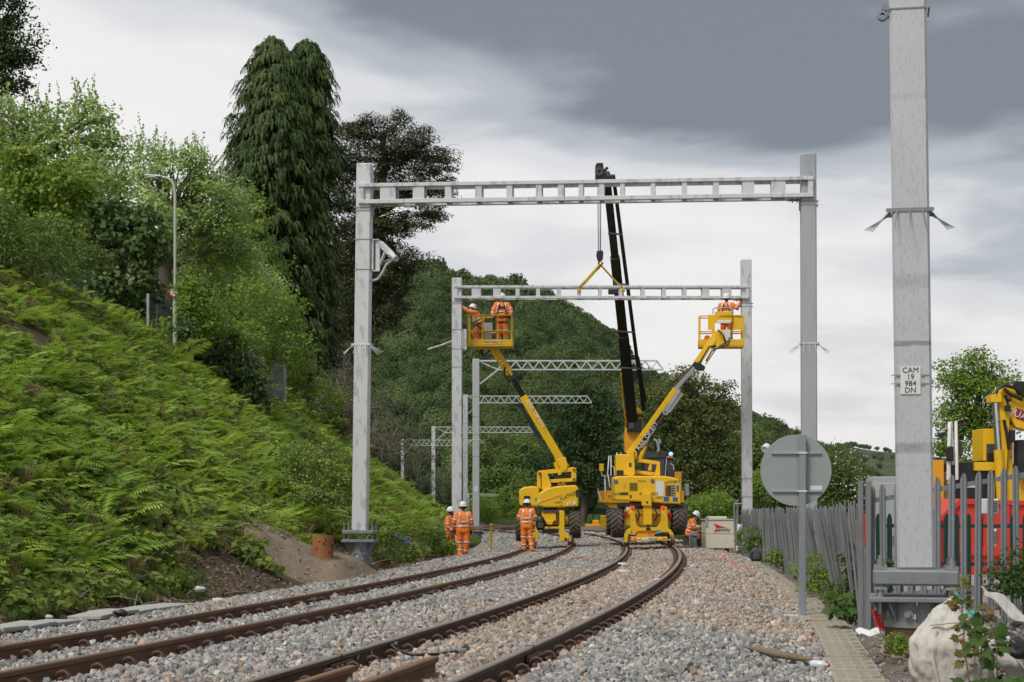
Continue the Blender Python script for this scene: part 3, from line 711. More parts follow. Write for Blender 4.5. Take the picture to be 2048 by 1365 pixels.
# ---- big trees on the plateau above the bank
b = bank_at(-60, 88); tree('sycamore_tree', 'dark green tree rising above the pale pollarded trees on the bank top', b, [bl(-50, 40, 95, 110, 88, b), bl(20, 95, 62, 55, 88, b), bl(-10, 150, 75, 50, 88, b), bl(-60, 170, 120, 120, 88, b), bl(10, 15, 45, 40, 88, b)], 700, 34, .20, Ldark, [(0, 0, 0), (0, 0, 5), (.4, 0, 9), (.6, 0, 14)], .4, .42)
b = bank_at(70, 66); tree('plane_tree', 'wide pale green pollarded tree with upright leafy shoots on the bank top', b,
     [bl(60, 330, 150, 110, 66, b, 2.2), bl(10, 270, 75, 70, 66, b, 1.5), bl(150, 290, 100, 85, 66, b, 1.8), bl(215, 320, 50, 70, 66, b, 1.2), bl(130, 400, 130, 70, 66, b, 2), bl(-60, 300, 80, 100, 66, b)], 470, 36, .15, Lplane, [(0, 0, -.5), (0, 0, 2.5), (.2, 0, 4), (.3, 0, 5.5)], .38, .38, shoots=130, aspect=.8, nbranch=60, shoot_len=1.2, rmin=.3)
b = bank_at(332, 74); tree('plane_tree', 'pollarded tree with thick ridged trunk behind the lamp post', b,
     [bl(350, 390, 95, 75, 74, b, 1.8), bl(300, 335, 60, 50, 74, b, 1.3), bl(385, 345, 55, 55, 74, b, 1.3), bl(440, 420, 75, 70, 74, b, 1.6), bl(350, 450, 105, 55, 74, b, 1.9), bl(475, 460, 50, 55, 74, b, 1.2)], 360, 36, .145, Lplane, [(0, 0, -.3), (.02, 0, 1.5), (-.05, 0, 3), (.1, 0, 4.4)], .45, .36, shoots=80, aspect=.8, nbranch=70, shoot_len=1.1, rmin=.3)
b = bank_at(520, 84); tree('maple_tree', 'light green young tree in front of the tall drooping conifer', b,
     [bl(465, 510, 50, 70, 80, b), bl(520, 560, 55, 80, 82, b), bl(490, 440, 40, 50, 80, b), bl(560, 640, 45, 60, 84, b), bl(455, 570, 60, 60, 80, b)], 330, 20, .17, Lbright, [(0, 0, -.5), (.1, 0, 3), (-.4, 0, 6)], .12, .33, shoots=34, aspect=.75, nbranch=40, bmat=bark_pale)
b = bank_at(60, 54); tree('sycamore_sapling', 'yellow-green sycamore saplings on the brow of the bank', b,
     [bl(30, 400, 65, 75, 54, b, 1), bl(100, 430, 60, 60, 54, b, 1), bl(140, 370, 38, 55, 54, b, .8), bl(30, 330, 40, 45, 54, b, .7), bl(60, 470, 110, 50, 54, b, 1.2)], 320, 32, .15, Lyel, [(0, 0, -.3), (.1, 0, 1.5), (0, 0, 3)], .08, .3, aspect=.9, nbranch=30, shoots=26, shoot_len=.8)
b = bank_at(245, 62); tree('ivy_covered_shrub', 'dark dense leafy shrub hung with ivy beside the mesh fence', b,
     [bl(245, 500, 75, 75, 62, b, 1), bl(250, 580, 65, 60, 62, b, 1), bl(200, 450, 60, 55, 62, b, 1), bl(290, 470, 40, 40, 62, b, .8)], 330, 24, .19, Livy, [(0, 0, -.3), (0, 0, 2)], .12, .27, cat='shrub', aspect=.95, droop=.9, nbranch=10, rmin=.6)
b = bank_at(70, 50); tree('hedge_thicket', 'tangled green thicket along the left brow of the bank', b,
     [bl(40, 505, 100, 45, 50, b, 1), bl(140, 520, 75, 40, 52, b, 1), bl(-20, 460, 60, 60, 50, b, 1), bl(100, 470, 60, 35, 52, b, 1)], 420, 26, .11, Lmid, [], .06, .22, cat='shrub', nbranch=0, twigs=0)
b = bank_at(385, 60); tree('leafy_sapling', 'bright green bushy sapling between lamp post and mesh fence', b,
     [bl(385, 600, 30, 48, 60, b, .7), bl(420, 650, 34, 36, 60, b, .7), bl(385, 560, 18, 22, 60, b, .5)], 190, 26, .13, Lbright, [(0, 0, -.3), (0, 0, 2)], .06, .24, nbranch=14, shoots=14)
b = bank_at(530, 65); tree('leafy_sapling', 'thin-stemmed light green sapling over the far end of the mesh fence', b,
     [bl(500, 610, 40, 60, 65, b, .9), bl(545, 660, 45, 50, 65, b, .9), bl(590, 690, 40, 40, 65, b, .9), bl(575, 620, 28, 28, 65, b, .6)], 190, 20, .15, Lbright, [(0, 0, -.3), (0, 0, 2), (.2, 0, 3.5)], .06, .27, nbranch=26, shoots=16, bmat=bark_pale)
b = bank_at(490, 62); tree('ivy_bush', 'dark green ivy bush on the slope below the mesh fence', b,
     [bl(490, 755, 42, 50, 62, b, .8), bl(500, 790, 40, 35, 62, b, .8), bl(440, 700, 50, 45, 62, b, .8), bl(400, 690, 40, 40, 62, b, .8)], 240, 24, .15, Livy, [(0, 0, -.2), (0, 0, .8)], .06, .22, cat='shrub', aspect=.95, droop=.8, nbranch=6)
b = bank_at(180, 64); tree('maple_tree', 'fresh light green foliage filling in below the wide pollarded tree', b, [bl(120, 440, 90, 60, 64, b, 1.2), bl(200, 400, 70, 60, 64, b, 1.2), bl(300, 450, 60, 60, 66, b, 1.2), bl(40, 420, 70, 60, 63, b, 1.2)], 350, 34, .14, Lplane, [(0, 0, -.3), (0, 0, 2)], .08, .34, aspect=.8, nbranch=20, shoots=20)
b = bank_at(420, 76); tree('maple_tree', 'light green foliage right of the lamp post below the pollarded tree', b, [bl(430, 510, 60, 50, 76, b, 1.2), bl(395, 480, 45, 50, 76, b, 1.2), bl(480, 540, 50, 60, 76, b, 1.2), bl(530, 600, 40, 60, 78, b, 1.1)], 320, 34, .135, Lplane, [(0, 0, -.3), (0, 0, 2)], .08, .34, aspect=.8, nbranch=20, shoots=20)
b = bank_at(440, 62); tree('leafy_sapling', 'leafy green sapling in front of the mesh fence posts', b, [bl(425, 640, 28, 45, 62, b, .6), bl(465, 690, 32, 40, 62, b, .6), bl(505, 680, 22, 40, 63, b, .5), bl(545, 720, 32, 30, 65, b, .6), bl(330, 660, 22, 26, 60, b, .5)], 210, 22, .12, Lbright, [(0, 0, -.3), (0, 0, 1.2)], .04, .2, nbranch=14, shoots=12, shoot_len=.7)
# ---- the tall drooping cypress
def cypress(base, spires, label):
    t = thing('cypress_tree', label, 'tree', base)
    Q = []; mb = MB()
    for (px, top, prof, d, ns) in spires:
        ax = P(px, 0, d).x - base[0]; yy = d - base[1]
        mb.tube([(ax, yy, 0), (ax, yy, P(0, top, d).z - base[2] - .5)], [.35, .05], 8)
        pz = np.array([P(0, a, d).z - base[2] for a, _ in prof]); pr = np.array([r_ * d / F for _, r_ in prof])
        o_ = np.argsort(pz); pz, pr = pz[o_], pr[o_]
        cdf = np.cumsum(pr + .3); cdf /= cdf[-1]; nb = max(40, ns // 13)
        zb = np.interp(nr.random(nb), cdf, pz); ab = nr.uniform(0, 2 * math.pi, nb); rb = np.interp(zb, pz, pr) * nr.uniform(.55, 1.16, nb)
        bi = nr.integers(0, nb, ns); fr = nr.uniform(0, 1, ns) ** .6
        r_ = rb[bi] * (.12 + .88 * fr); az = ab[bi] + nr.normal(0, .13, ns) / np.maximum(r_, .5); z = zb[bi] + .45 * np.sin(fr * 2.2) - .35 * fr ** 2 + nr.normal(0, .1, ns)
        st = np.stack([ax + r_ * np.cos(az), yy + r_ * np.sin(az), z], 1); out = np.stack([np.cos(az), np.sin(az), 0 * az], 1)
        tang = np.stack([-np.sin(az), np.cos(az), 0 * az], 1)
        L_ = nr.uniform(.28, .62, ns)
        for k in range(4):                        # each spray arcs out, then hangs
            f0, f1 = k / 4, (k + 1) / 4
            def at_(f): return st + out * (L_ * .62 * f)[:, None] + np.array([0, 0, 1]) * (L_ * (.25 * f - 1.05 * f ** 2))[:, None] + tang * (np.sin(az * 7 + z) * .12 * f)[:, None]
            for sgn in (-1, 1):
                a_, b_ = at_(f0), at_(f1); side = unit(tang * sgn + out * .35 + nr.normal(0, .35, (ns, 3)))
                wv = (.085 * (1 - .6 * f0) * nr.uniform(.6, 1.3, ns))[:, None]; dn = np.array([0, 0, -1]) * (L_ * .17)[:, None]
                Q.append(np.stack([a_, a_ * .5 + b_ * .5 + side * wv + dn * .4, b_ + side * wv * .7 + dn * 1.5, b_], 1))
    quads('crown', np.concatenate(Q), Lcon, t); mb.build('trunk', bark, t)
    return t
b = bank_at(565, 98)
cypress(b, [(545, 86, [(86, 5), (96, 20), (118, 42), (170, 66), (240, 86), (300, 100), (370, 104), (450, 108), (560, 108), (690, 110), (720, 90)], 98, 26000),
            (616, 96, [(96, 9), (105, 26), (140, 44), (200, 56), (280, 68), (400, 74), (520, 74), (650, 76), (720, 60)], 99, 17000),
            (582, 118, [(118, 8), (130, 24), (180, 40), (300, 50)], 98, 5000),
            (500, 290, [(290, 12), (320, 30), (380, 44), (500, 46), (600, 45)], 97, 4000)], 'tall dark conifer with drooping sprays and a twin top')
# ---- the cedar-like pine behind it
b = bank_at(690, 112); d = 112
pads = [(770, 255, 55, 28), (720, 275, 40, 30), (830, 290, 55, 30), (870, 330, 50, 34), (780, 320, 70, 34), (700, 330, 45, 40), (830, 380, 60, 36), (760, 390, 60, 40), (700, 400, 40, 50), (860, 430, 40, 22), (800, 450, 55, 30), (740, 470, 60, 34), (690, 480, 35, 40), (810, 520, 45, 32), (760, 550, 55, 30), (700, 560, 40, 40), (780, 600, 45, 30), (740, 640, 40, 36), (690, 640, 35, 40), (880, 380, 35, 20), (800, 570, 40, 26), (770, 640, 36, 30), (720, 600, 50, 34), (720, 690, 40, 34), (700, 520, 50, 34), (760, 500, 50, 26)]
tree('cedar_tree', 'broad dark olive conifer with layered flat branches and a leaning trunk', b, [bl(x, y, rx, ry, d, b, rx * d / F * .8) for x, y, rx, ry in pads], 1900, 62, .20, Lced,
     [tuple(P(x, y, d) - b) for x, y in ((690, 770), (694, 690), (710, 560), (745, 440), (770, 330), (765, 270))], .5, .40, flat=.34, aspect=.4, nbranch=170, rmin=.2, up=.9, bare=140, br=.09)
# ---- grey-leaved shrubs and bare brambles at the end of the bank
b = bank_at(700, 98); tree('willow_shrub', 'silvery grey-green willow shrub on the shoulder of the bank', b, [bl(690, 745, 55, 55, 98, b, 1.2), bl(730, 800, 60, 60, 98, b, 1.2), bl(665, 790, 45, 50, 96, b, 1), bl(770, 850, 50, 60, 102, b, 1.2)], 330, 24, .13, Lsil, [(0, 0, -.3), (0, 0, 1.5)], .08, .28, cat='shrub', aspect=.3, nbranch=40, bare=90, bmat=bark_pale, rmin=.2)
b = bank_at(830, 112); tree('willow_shrub', 'olive-grey shrub reaching towards the cantilever masts at the foot of the bank', b, [bl(800, 900, 50, 60, 110, b, 1.2), bl(850, 940, 42, 55, 114, b, 1.2), bl(830, 870, 40, 50, 114, b, 1), bl(880, 975, 28, 40, 114, b, 1)], 330, 24, .13, Lsil, [(0, 0, -.3), (0, 0, 1.5)], .08, .28, cat='shrub', aspect=.3, nbranch=40, bare=60, bmat=bark_pale, rmin=.2)
Ltwig = LEAF('dry_bramble', [(.07, .055, .035), (.10, .085, .05), (.05, .07, .025)], .1, .8)
for (px, py, rx, ry, d, lab) in ((745, 900, 45, 50, 92, 'leafless brown bramble tangle above the grassy toe of the bank'), (680, 830, 38, 45, 88, 'dry bramble thicket under the silver willow')):
    b = bank_at(px, d); tree('bramble_thicket', lab, b, [bl(px, py, rx, ry, d, b, 1)], 110, 10, .10, Ltwig, [], .12, .3, cat='shrub', nbranch=60, bare=200, bmat=bark_pale, rmin=.1)
b = bank_at(620, 84); tree('laurel_shrub', 'yellow-green shrub below the wooden fence panel', b, [bl(610, 765, 40, 35, 84, b, .8), bl(650, 810, 40, 40, 84, b, .8), bl(580, 740, 40, 30, 84, b, .8), bl(660, 860, 35, 30, 84, b, .8)], 260, 24, .13, Lyel, [(0, 0, -.2), (0, 0, .7)], .05, .24, cat='shrub', nbranch=10)
b = bank_at(620, 50); tree('bramble_bush', 'bramble bush with yellowing leaves behind the near left portal post', b, [bl(650, 950, 38, 60, 46, b, .6), bl(600, 930, 40, 40, 47, b, .6), bl(690, 985, 30, 50, 46, b, .5), bl(640, 1010, 40, 35, 45, b, .5)], 320, 26, .085, Lmid, [], .04, .2, cat='shrub', nbranch=0, flower=(yel_fl, 420, .06))
# ---- trees beyond the line
def btree(name, label, px, ybase, d, blobs, n, mat, tr=.3, ls=.24, **k):
    b = P(px, ybase, d); hh = max(-(y - ry - ybase) * d / F for _, y, _, ry in blobs)
    tree(name, label, b, [bl(x, y, rx, ry, d, b, rx * d / F * .8) for x, y, rx, ry in blobs], int(n * .55), 52, ls, mat, k.pop('trunk', [(0, 0, -.5), (.1, 0, hh * .25), (0, 0, hh * .5), (.2, 0, hh * .8)]), tr, k.pop('cr', .5) * 1.35, **k)
btree('ash_tree', 'dark rounded tree beyond the yellow boom of the left platform', 1180, 1050, 150, [(1180, 830, 62, 68), (1140, 860, 45, 60), (1215, 870, 45, 70), (1150, 930, 50, 60), (1205, 950, 55, 60), (1180, 790, 40, 38), (1130, 910, 30, 50)], 900, Ldark, trunk=[(-.8, 0, -.5), (-.3, 0, 2.2), (.5, 0, 4.5), (.3, 0, 8)], tr=.4, group=None, cr=.42)  # the shade on this crown is put into its darker leaf colour
btree('oak_tree', 'broad olive-green tree behind the crane and right platform boom', 1385, 1040, 142, [(1385, 810, 60, 55), (1330, 830, 55, 60), (1430, 850, 55, 60), (1370, 880, 80, 60), (1300, 880, 45, 60), (1440, 920, 45, 60), (1380, 950, 90, 60), (1310, 950, 50, 60), (1365, 770, 40, 34), (1285, 800, 30, 40), (1450, 800, 25, 30)], 1400, Lolive, tr=.45, cr=.42)
for (x, y, rx, ry, d, m_, lab) in ((985, 905, 45, 45, 205, Lolive, 'small pale tree at the hill foot left of the platform boom'), (1045, 925, 42, 52, 200, Lmid, 'rounded tree at the hill foot just behind the slanting platform boom'), (1010, 975, 60, 45, 180, Lmid, 'low spreading tree behind the furthest cantilever masts'), (1085, 960, 40, 60, 185, Ldark, 'dark shaded tree between the hill foot trees and the ash'), (950, 935, 40, 50, 190, Lmid, 'green tree showing between the grouped masts'), (1490, 930, 40, 70, 160, Lmid, 'tree behind the far right portal post'), (1545, 950, 50, 60, 175, Ldark, 'dark tree behind the round sign')):
    btree('broadleaf_tree', lab, x, 1035, d, [(x, y, rx, ry), (x - rx * .5, y + ry * .4, rx * .7, ry * .7), (x + rx * .5, y + ry * .4, rx * .7, ry * .7)], 420, m_, tr=.25, ls=.3, cr=.5, nbranch=14)
for (x, y, rx, ry, d, m_, lab) in ((1010, 1010, 48, 30, 128, Lbright, 'rounded green bush beside the line behind the yellow marker post'), (1085, 1020, 34, 24, 130, Lmid, 'low bush next to the left platform machine'), (965, 1020, 30, 28, 126, Lbright, 'leafy bush behind the base of the cantilever mast'), (1425, 1010, 42, 28, 100, Lyel, 'bush behind the seated worker and white tank'), (1390, 1020, 26, 24, 96, Lbright, 'small bush left of the white tank'), (1520, 975, 26, 30, 85, Lbright, 'light green shrub behind the palisade fence near the far post'), (1570, 985, 34, 26, 80, Lmid, 'shrub half hidden by the round sign')):
    b = P(x, y + ry, d); b.z = float(ground_z(d)) - .1; tree('bush', lab, b, [bl(x, y, rx, ry, d, b, 1.2), bl(x - rx * .5, y + ry * .3, rx * .6, ry * .7, d, b, 1), bl(x + rx * .5, y + ry * .3, rx * .6, ry * .7, d, b, 1)], 150, 26, .15, m_, [], .05, .26, cat='shrub', nbranch=0)
btree('ash_tree', 'light green tree standing behind the yellow excavator in the yard', 1955, 1060, 68, [(1950, 790, 62, 55), (1915, 760, 40, 45), (1990, 760, 45, 45), (1920, 850, 50, 50), (1980, 850, 45, 60), (1900, 905, 36, 22), (1945, 720, 30, 25), (1885, 890, 18, 14), (2015, 800, 26, 40)], 560, Lbright, tr=.18, ls=.13, cr=.24, rmin=.2, nbranch=110, trunk=[(0, 0, -.5), (.1, 0, 2), (.0, 0, 4), (.1, 0, 5.5)])
btree('hawthorn_bush', 'hawthorn bush with white blossom behind the leaning palisade', 1690, 1060, 44, [(1680, 960, 36, 50), (1655, 930, 18, 25), (1705, 990, 30, 40), (1670, 1000, 40, 40)], 300, Lmid, tr=.08, ls=.075, cr=.16, rmin=.2, flower=(white_fl, 420, .05), cat='shrub', nbranch=50)
# ---- grass verge beyond the line
def tuft(k, n=46, h=.5, spread=.16, wv=.012, curl=.5):
    r_ = np.random.default_rng(k); V = []
    for _ in range(n):
        a = r_.uniform(0, 6.28); d = np.array([math.cos(a), math.sin(a), 0]); b = d * r_.uniform(0, spread); sd_ = np.array([-d[1], d[0], 0]) * wv; H = h * r_.uniform(.5, 1.1); c = curl * r_.uniform(.3, 1.2)
        p0, p1, p2 = b, b + d * H * c * .35 + np.array([0, 0, H * .65]), b + d * H * c + np.array([0, 0, H])
        V.append([p0 - sd_, p0 + sd_, p1 + sd_ * .8, p1 - sd_ * .8]); V.append([p1 - sd_ * .8, p1 + sd_ * .8, p2 + sd_ * .15, p2 - sd_ * .15])
    return np.array(V)
Lgrass = LEAF('grass', [(.05, .085, .016), (.08, .14, .022), (.115, .17, .035), (.16, .17, .06)], .3, .7, instanced=True)
Ldry = LEAF('dry_grass', [(.19, .13, .06), (.25, .17, .09), (.13, .12, .04)], .25, .9, instanced=True)
tufts = [proto('tuft', quads_mesh('tuft', tuft(k)), Lgrass) for k in range(4)]
gp = []; n = 16000
gxx = nr.uniform(-42, 60, n); gyy = nr.uniform(96, 215, n)
for x, y in zip(gxx, gyy):
    i = np.argmin(np.hypot(_xa - x, _ya - y)); off = (x - _xa[i]) * math.cos(_tha[i]) - (y - _ya[i]) * math.sin(_tha[i])
    if off > 3.6 and abs(x) < y * .3: gp.append((x, y, float(ground_z(y)) - .15))
gp = np.array(gp); n = len(gp)
g_ = scatter('verge_grass', gp, np.stack([0 * gp[:, 0], 0 * gp[:, 0], nr.uniform(0, 6.28, n)], 1), nr.uniform(1.0, 2.0, n), nr.integers(0, 4, n), tufts)
tag(g_, 'green grass verge beyond the curve of the line', 'grass', kind='stuff')
# ---- bracken and undergrowth on the bank (uncountable)
def frond(r_, L, az, rise, arch, npair=15):
    V = []; d = np.array([math.cos(az), math.sin(az), 0]); sd_ = np.array([-d[1], d[0], 0])
    def pos(f): return d * L * f * (.75 + .25 * f) + np.array([0, 0, rise * L * f - arch * L * f * f])
    for k in range(npair):
        f = .12 + .88 * (k + .5) / npair; p = pos(f); fw = unit(pos(min(1, f + .03)) - pos(f - .03))
        pl = L * .30 * math.sin(math.pi * min(1, (1.08 - f) * 1.05)) ** .75 * (1 if f > .2 else f * 4) + .015; pw = L * .030
        for sg in (-1, 1):
            dr = unit(sd_ * sg + fw * .45 + np.array([0, 0, -.18 + r_.normal(0, .1)])); tip = p + dr * pl; md = p + dr * pl * .45
            V.append([p - fw * pw * .4, md + fw * pw, tip, md - fw * pw])
    p0, p1 = pos(0), pos(1); V.append([p0 - sd_ * .008, p0 + sd_ * .008, pos(.5) + sd_ * .006, pos(.5) - sd_ * .006])
    return V
def fern(k):
    r_ = np.random.default_rng(k + 50); V = []; n = 4 + k % 3
    for i in range(n): V += frond(r_, r_.uniform(.42, .78), 6.28 * i / n + r_.uniform(-.5, .5), r_.uniform(.55, 1.0), r_.uniform(.45, .75))
    return np.array(V)
Lfern = LEAF('bracken', [(0.1258, 0.2195, 0.0241), (0.1944, 0.3239, 0.0344), (0.2741, 0.4176, 0.0517), (0.3999, 0.4905, 0.0862)], .34, .25, instanced=True)
ferns = [proto('fern', quads_mesh('fern', fern(k)), Lfern) for k in range(7)]
def low_clump(k, n=110, r=.32, ls=.07):
    r_ = np.random.default_rng(k + 90); d = r_.normal(0, 1, (n, 3)); d[:, 2] = np.abs(d[:, 2]); d = unit(d); c = d * r * r_.uniform(.4, 1.1, (n, 1)) * np.array([1.2, 1.2, .8]); nm = d + r_.normal(0, .5, (n, 3)); nm[:, 2] += .4; nm = unit(nm)
    u = unit(np.cross(nm, r_.normal(0, 1, (n, 3)))); v = np.cross(nm, u); s_ = ls * r_.uniform(.6, 1.3, (n, 1))
    return np.stack([c - u * s_, c + v * s_ * .7, c + u * s_, c - v * s_ * .7], 1)
Lund = LEAF('undergrowth_leaf', [(0.0777, 0.1179, 0.0190), (0.1219, 0.1866, 0.0285), (0.1882, 0.2653, 0.0379), (0.2877, 0.3045, 0.0632)], .3, .3, instanced=True)
unders = [proto('clump', quads_mesh('clump', low_clump(k)), Lund) for k in range(5)]
drytuft = [proto('dry_tuft', quads_mesh('dry_tuft', tuft(k + 20, 40, .45, .12)), Ldry) for k in range(2)]
def bank_scatter(n, o0, o1, s0=-6, s1=128, bare=True, pw=1.0):
    s_ = nr.uniform(s0, s1, n); o_ = o0 + (o1 - o0) * nr.random(n) ** pw; out = []
    for a, b_ in zip(s_, o_):
        p = bank_point(a, b_)
        if abs(p.x) > p.y * .2853 * 1.05 + .8 or p.y < 11: continue
        if bare:                                       # bare scrapes of earth
            q = noise.noise(Vector((p.x * .30, p.y * .16, 20)))
            if q > .40: continue
        # keep the foundations, the pile and the heap of spoil clear
        if math.hypot(p.x + 3.34, p.y - 40.1) < 1.1 or (abs(p.x + 4.1) < 1.15 and abs(p.y - 38.2) < 2.4): continue
        out.append(p)
    return np.array([tuple(p) for p in out])
def slope_rot(n, lean=.22): return np.stack([nr.normal(0, .18, n), nr.normal(lean, .18, n), nr.uniform(-3.14, 3.14, n)], 1)
A = bank_scatter(36000, -7.9, -19.5, s1=92); n = len(A)
fz_ = np.array([noise.noise(Vector((p[0] * .25, p[1] * .25, 40))) for p in A]); kp = (fz_ > -.30) | (nr.random(n) < .2); A = A[kp]; n = len(A)
o = scatter('bracken', A - np.array([0, 0, .08]), slope_rot(n), np.exp(nr.normal(-.32, .27, n)), nr.integers(0, 7, n), ferns)
tag(o, 'bright green bracken covering the railway bank', 'bracken', kind='stuff')
A = np.concatenate([bank_scatter(12500, -7.2, -20.5, bare=True), bank_scatter(7000, -7.0, -19, s0=58, s1=135, bare=False)]); n = len(A)
o = scatter('undergrowth', A - np.array([0, 0, .02]), slope_rot(n, .3), nr.uniform(.5, 1.25, n), nr.integers(0, 5, n), unders)
tag(o, 'low leafy undergrowth between the bracken fronds', 'undergrowth', kind='stuff')
A = np.concatenate([bank_scatter(3000, -6.9, -9.5, bare=True, pw=1.4), bank_scatter(3500, -7, -16, s0=50, s1=120, bare=False)]); n = len(A)
o = scatter('bank_grass', A - np.array([0, 0, .03]), slope_rot(n, .1), nr.uniform(.22, .6, n) * np.where(A[:, 1] > 50, 1.6, 1), nr.choice([0, 1, 2, 3, 4, 5], n, p=[.14, .14, .14, .14, .22, .22]), [x.copy() for x in tufts] + drytuft)
A2 = bank_scatter(1500, -7.5, -18.5, s1=80, bare=False); n2 = len(A2)
o2 = scatter('dead_bracken', A2, slope_rot(n2, .3), nr.uniform(.5, 1.1, n2), nr.integers(0, 2, n2), [x.copy() for x in drytuft]); tag(o2, 'brown dead bracken stems among the green fronds', 'dead bracken', kind='stuff')
tag(o, 'rough grass and dry tufts along the toe of the bank', 'grass', kind='stuff')
# dead leaves and twigs at the toe
A = bank_scatter(9500, -6.75, -8.9, s1=60, bare=False, pw=1.2)
nm = nr.normal(0, .5, A.shape); nm[:, 2] = 1
Llit = LEAF('leaf_litter', [(.09, .06, .035), (.15, .10, .06), (.24, .18, .115), (.06, .045, .03)], .05, 2.0)
o = quads('leaf_litter', leaf_quads(A + np.array([0, 0, .03]), nm, nr.uniform(.05, .11, len(A)), .6), Llit); tag(o, 'brown dead leaves strewn along the foot of the bank', 'leaf litter', kind='stuff')
A = bank_scatter(420, -6.8, -9.5, s1=55, bare=False); mb = MB()
for p in A:
    p = Vector(p); a = rnd.uniform(0, 6.28); L_ = rnd.uniform(.2, .75); q = p + Vector((math.cos(a) * L_, math.sin(a) * L_, rnd.uniform(-.05, .3))); mb.tube([p + Vector((0, 0, .05)), p.lerp(q, .5) + Vector((0, 0, .1)), q + Vector((0, 0, .06))], [.012, .009, .004], 4, caps=False)
tag(mb.build('fallen_twigs', bark_pale), 'fallen twigs and cut stems lying on the bank', 'twigs', kind='stuff')
# ================================================================ overhead line structures, fences, lineside things
galv = M('galvanised_bright', (.64, .655, .67), .45, .2, (.53, .548, .565), .5, 2.2, bump=.06, bscale=50, stretch=(1, 1, .35), col3=(.47, .48, .49), scale3=7, thr3=.55)
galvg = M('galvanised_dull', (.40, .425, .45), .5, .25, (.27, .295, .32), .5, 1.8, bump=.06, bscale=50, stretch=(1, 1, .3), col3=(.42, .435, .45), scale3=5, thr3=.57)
galvm = M('galvanised_spangle', (.53, .545, .56), .45, .25, (.46, .475, .49), .5, 2.4, bump=.1, bscale=70, stretch=(1, 1, .35), col3=(.46, .475, .485), scale3=45, thr3=.55)
steel_dk = M('steel_base', (.25, .265, .28), .5, .4, (.16, .17, .18), .5, 3)
bolt_m = M('bolt_steel', (.33, .33, .33), .45, .6)
white_plate = M('white_plate', (.72, .72, .70), .5, 0, (.60, .60, .58), .4, 6)
black_m = M('black_paint', (.012, .012, .013), .45)
rustpile = M('rusted_steel', (.33, .125, .045), .85, 0, (.17, .065, .028), .5, 3, bump=.4, col3=(.08, .04, .025), scale3=6, thr3=.62)
def post(parent, x0, x1, z0, z1, wd, mat, y=0.0):
    mb = MB(); mb.bar((x0, y, z0), (x1, y, z1), wd, wd, up=Y3, ch=.022)
    cap = MB(); p = mb.build('post', mat, parent)
    return p
def band(parent, x, z, wd, mat, y=0.0, h=.02):
    mb = MB(); t_ = .008
    for sy in (-1, 1): mb.box((x, y + sy * (wd / 2 + t_ / 2), z), (wd + 2 * t_, t_, h))
    for sx_ in (-1, 1): mb.box((x + sx_ * (wd / 2 + t_ / 2), y, z), (t_, wd, h))
    for sx_ in (-1, 1): mb.cyl((x + sx_ * (wd / 2 + .03), y - wd / 2, z), (x + sx_ * (wd / 2 + .03), y + wd / 2, z), .01, 6)
    return mb.build('band', mat, parent)
def spikes(parent, x, z, wd, mat, L_=.30):
    mb = MB(); t_ = .01
    for sy in (-1, 1): mb.box((x, sy * (wd / 2 + t_ / 2), z), (wd + 2 * t_ + .08, t_, .035))
    for sx_ in (-1, 1): mb.box((x + sx_ * (wd / 2 + t_ / 2), 0, z), (t_, wd, .035))
    for sx_ in (-1, 1):
        for k in range(4): a = Vector((x + sx_ * (wd / 2 + .012), -wd / 2 + wd * (k + .5) / 4, z)); mb.tube([a, a + Vector((sx_ * L_ * (.66 + .09 * k), -.04 + .03 * k, -L_ * (.78 - .09 * k)))], [.009, .004], 5)
    for k in range(3): a = Vector((x - wd / 2 + wd * (k + .5) / 3, -wd / 2 - .012, z)); mb.tube([a, a + Vector((.03 * (1 - k) * -1, -L_ * .5, -L_ * .75))], [.008, .004], 5)
    return mb.build('anti_climb_spikes', mat, parent)
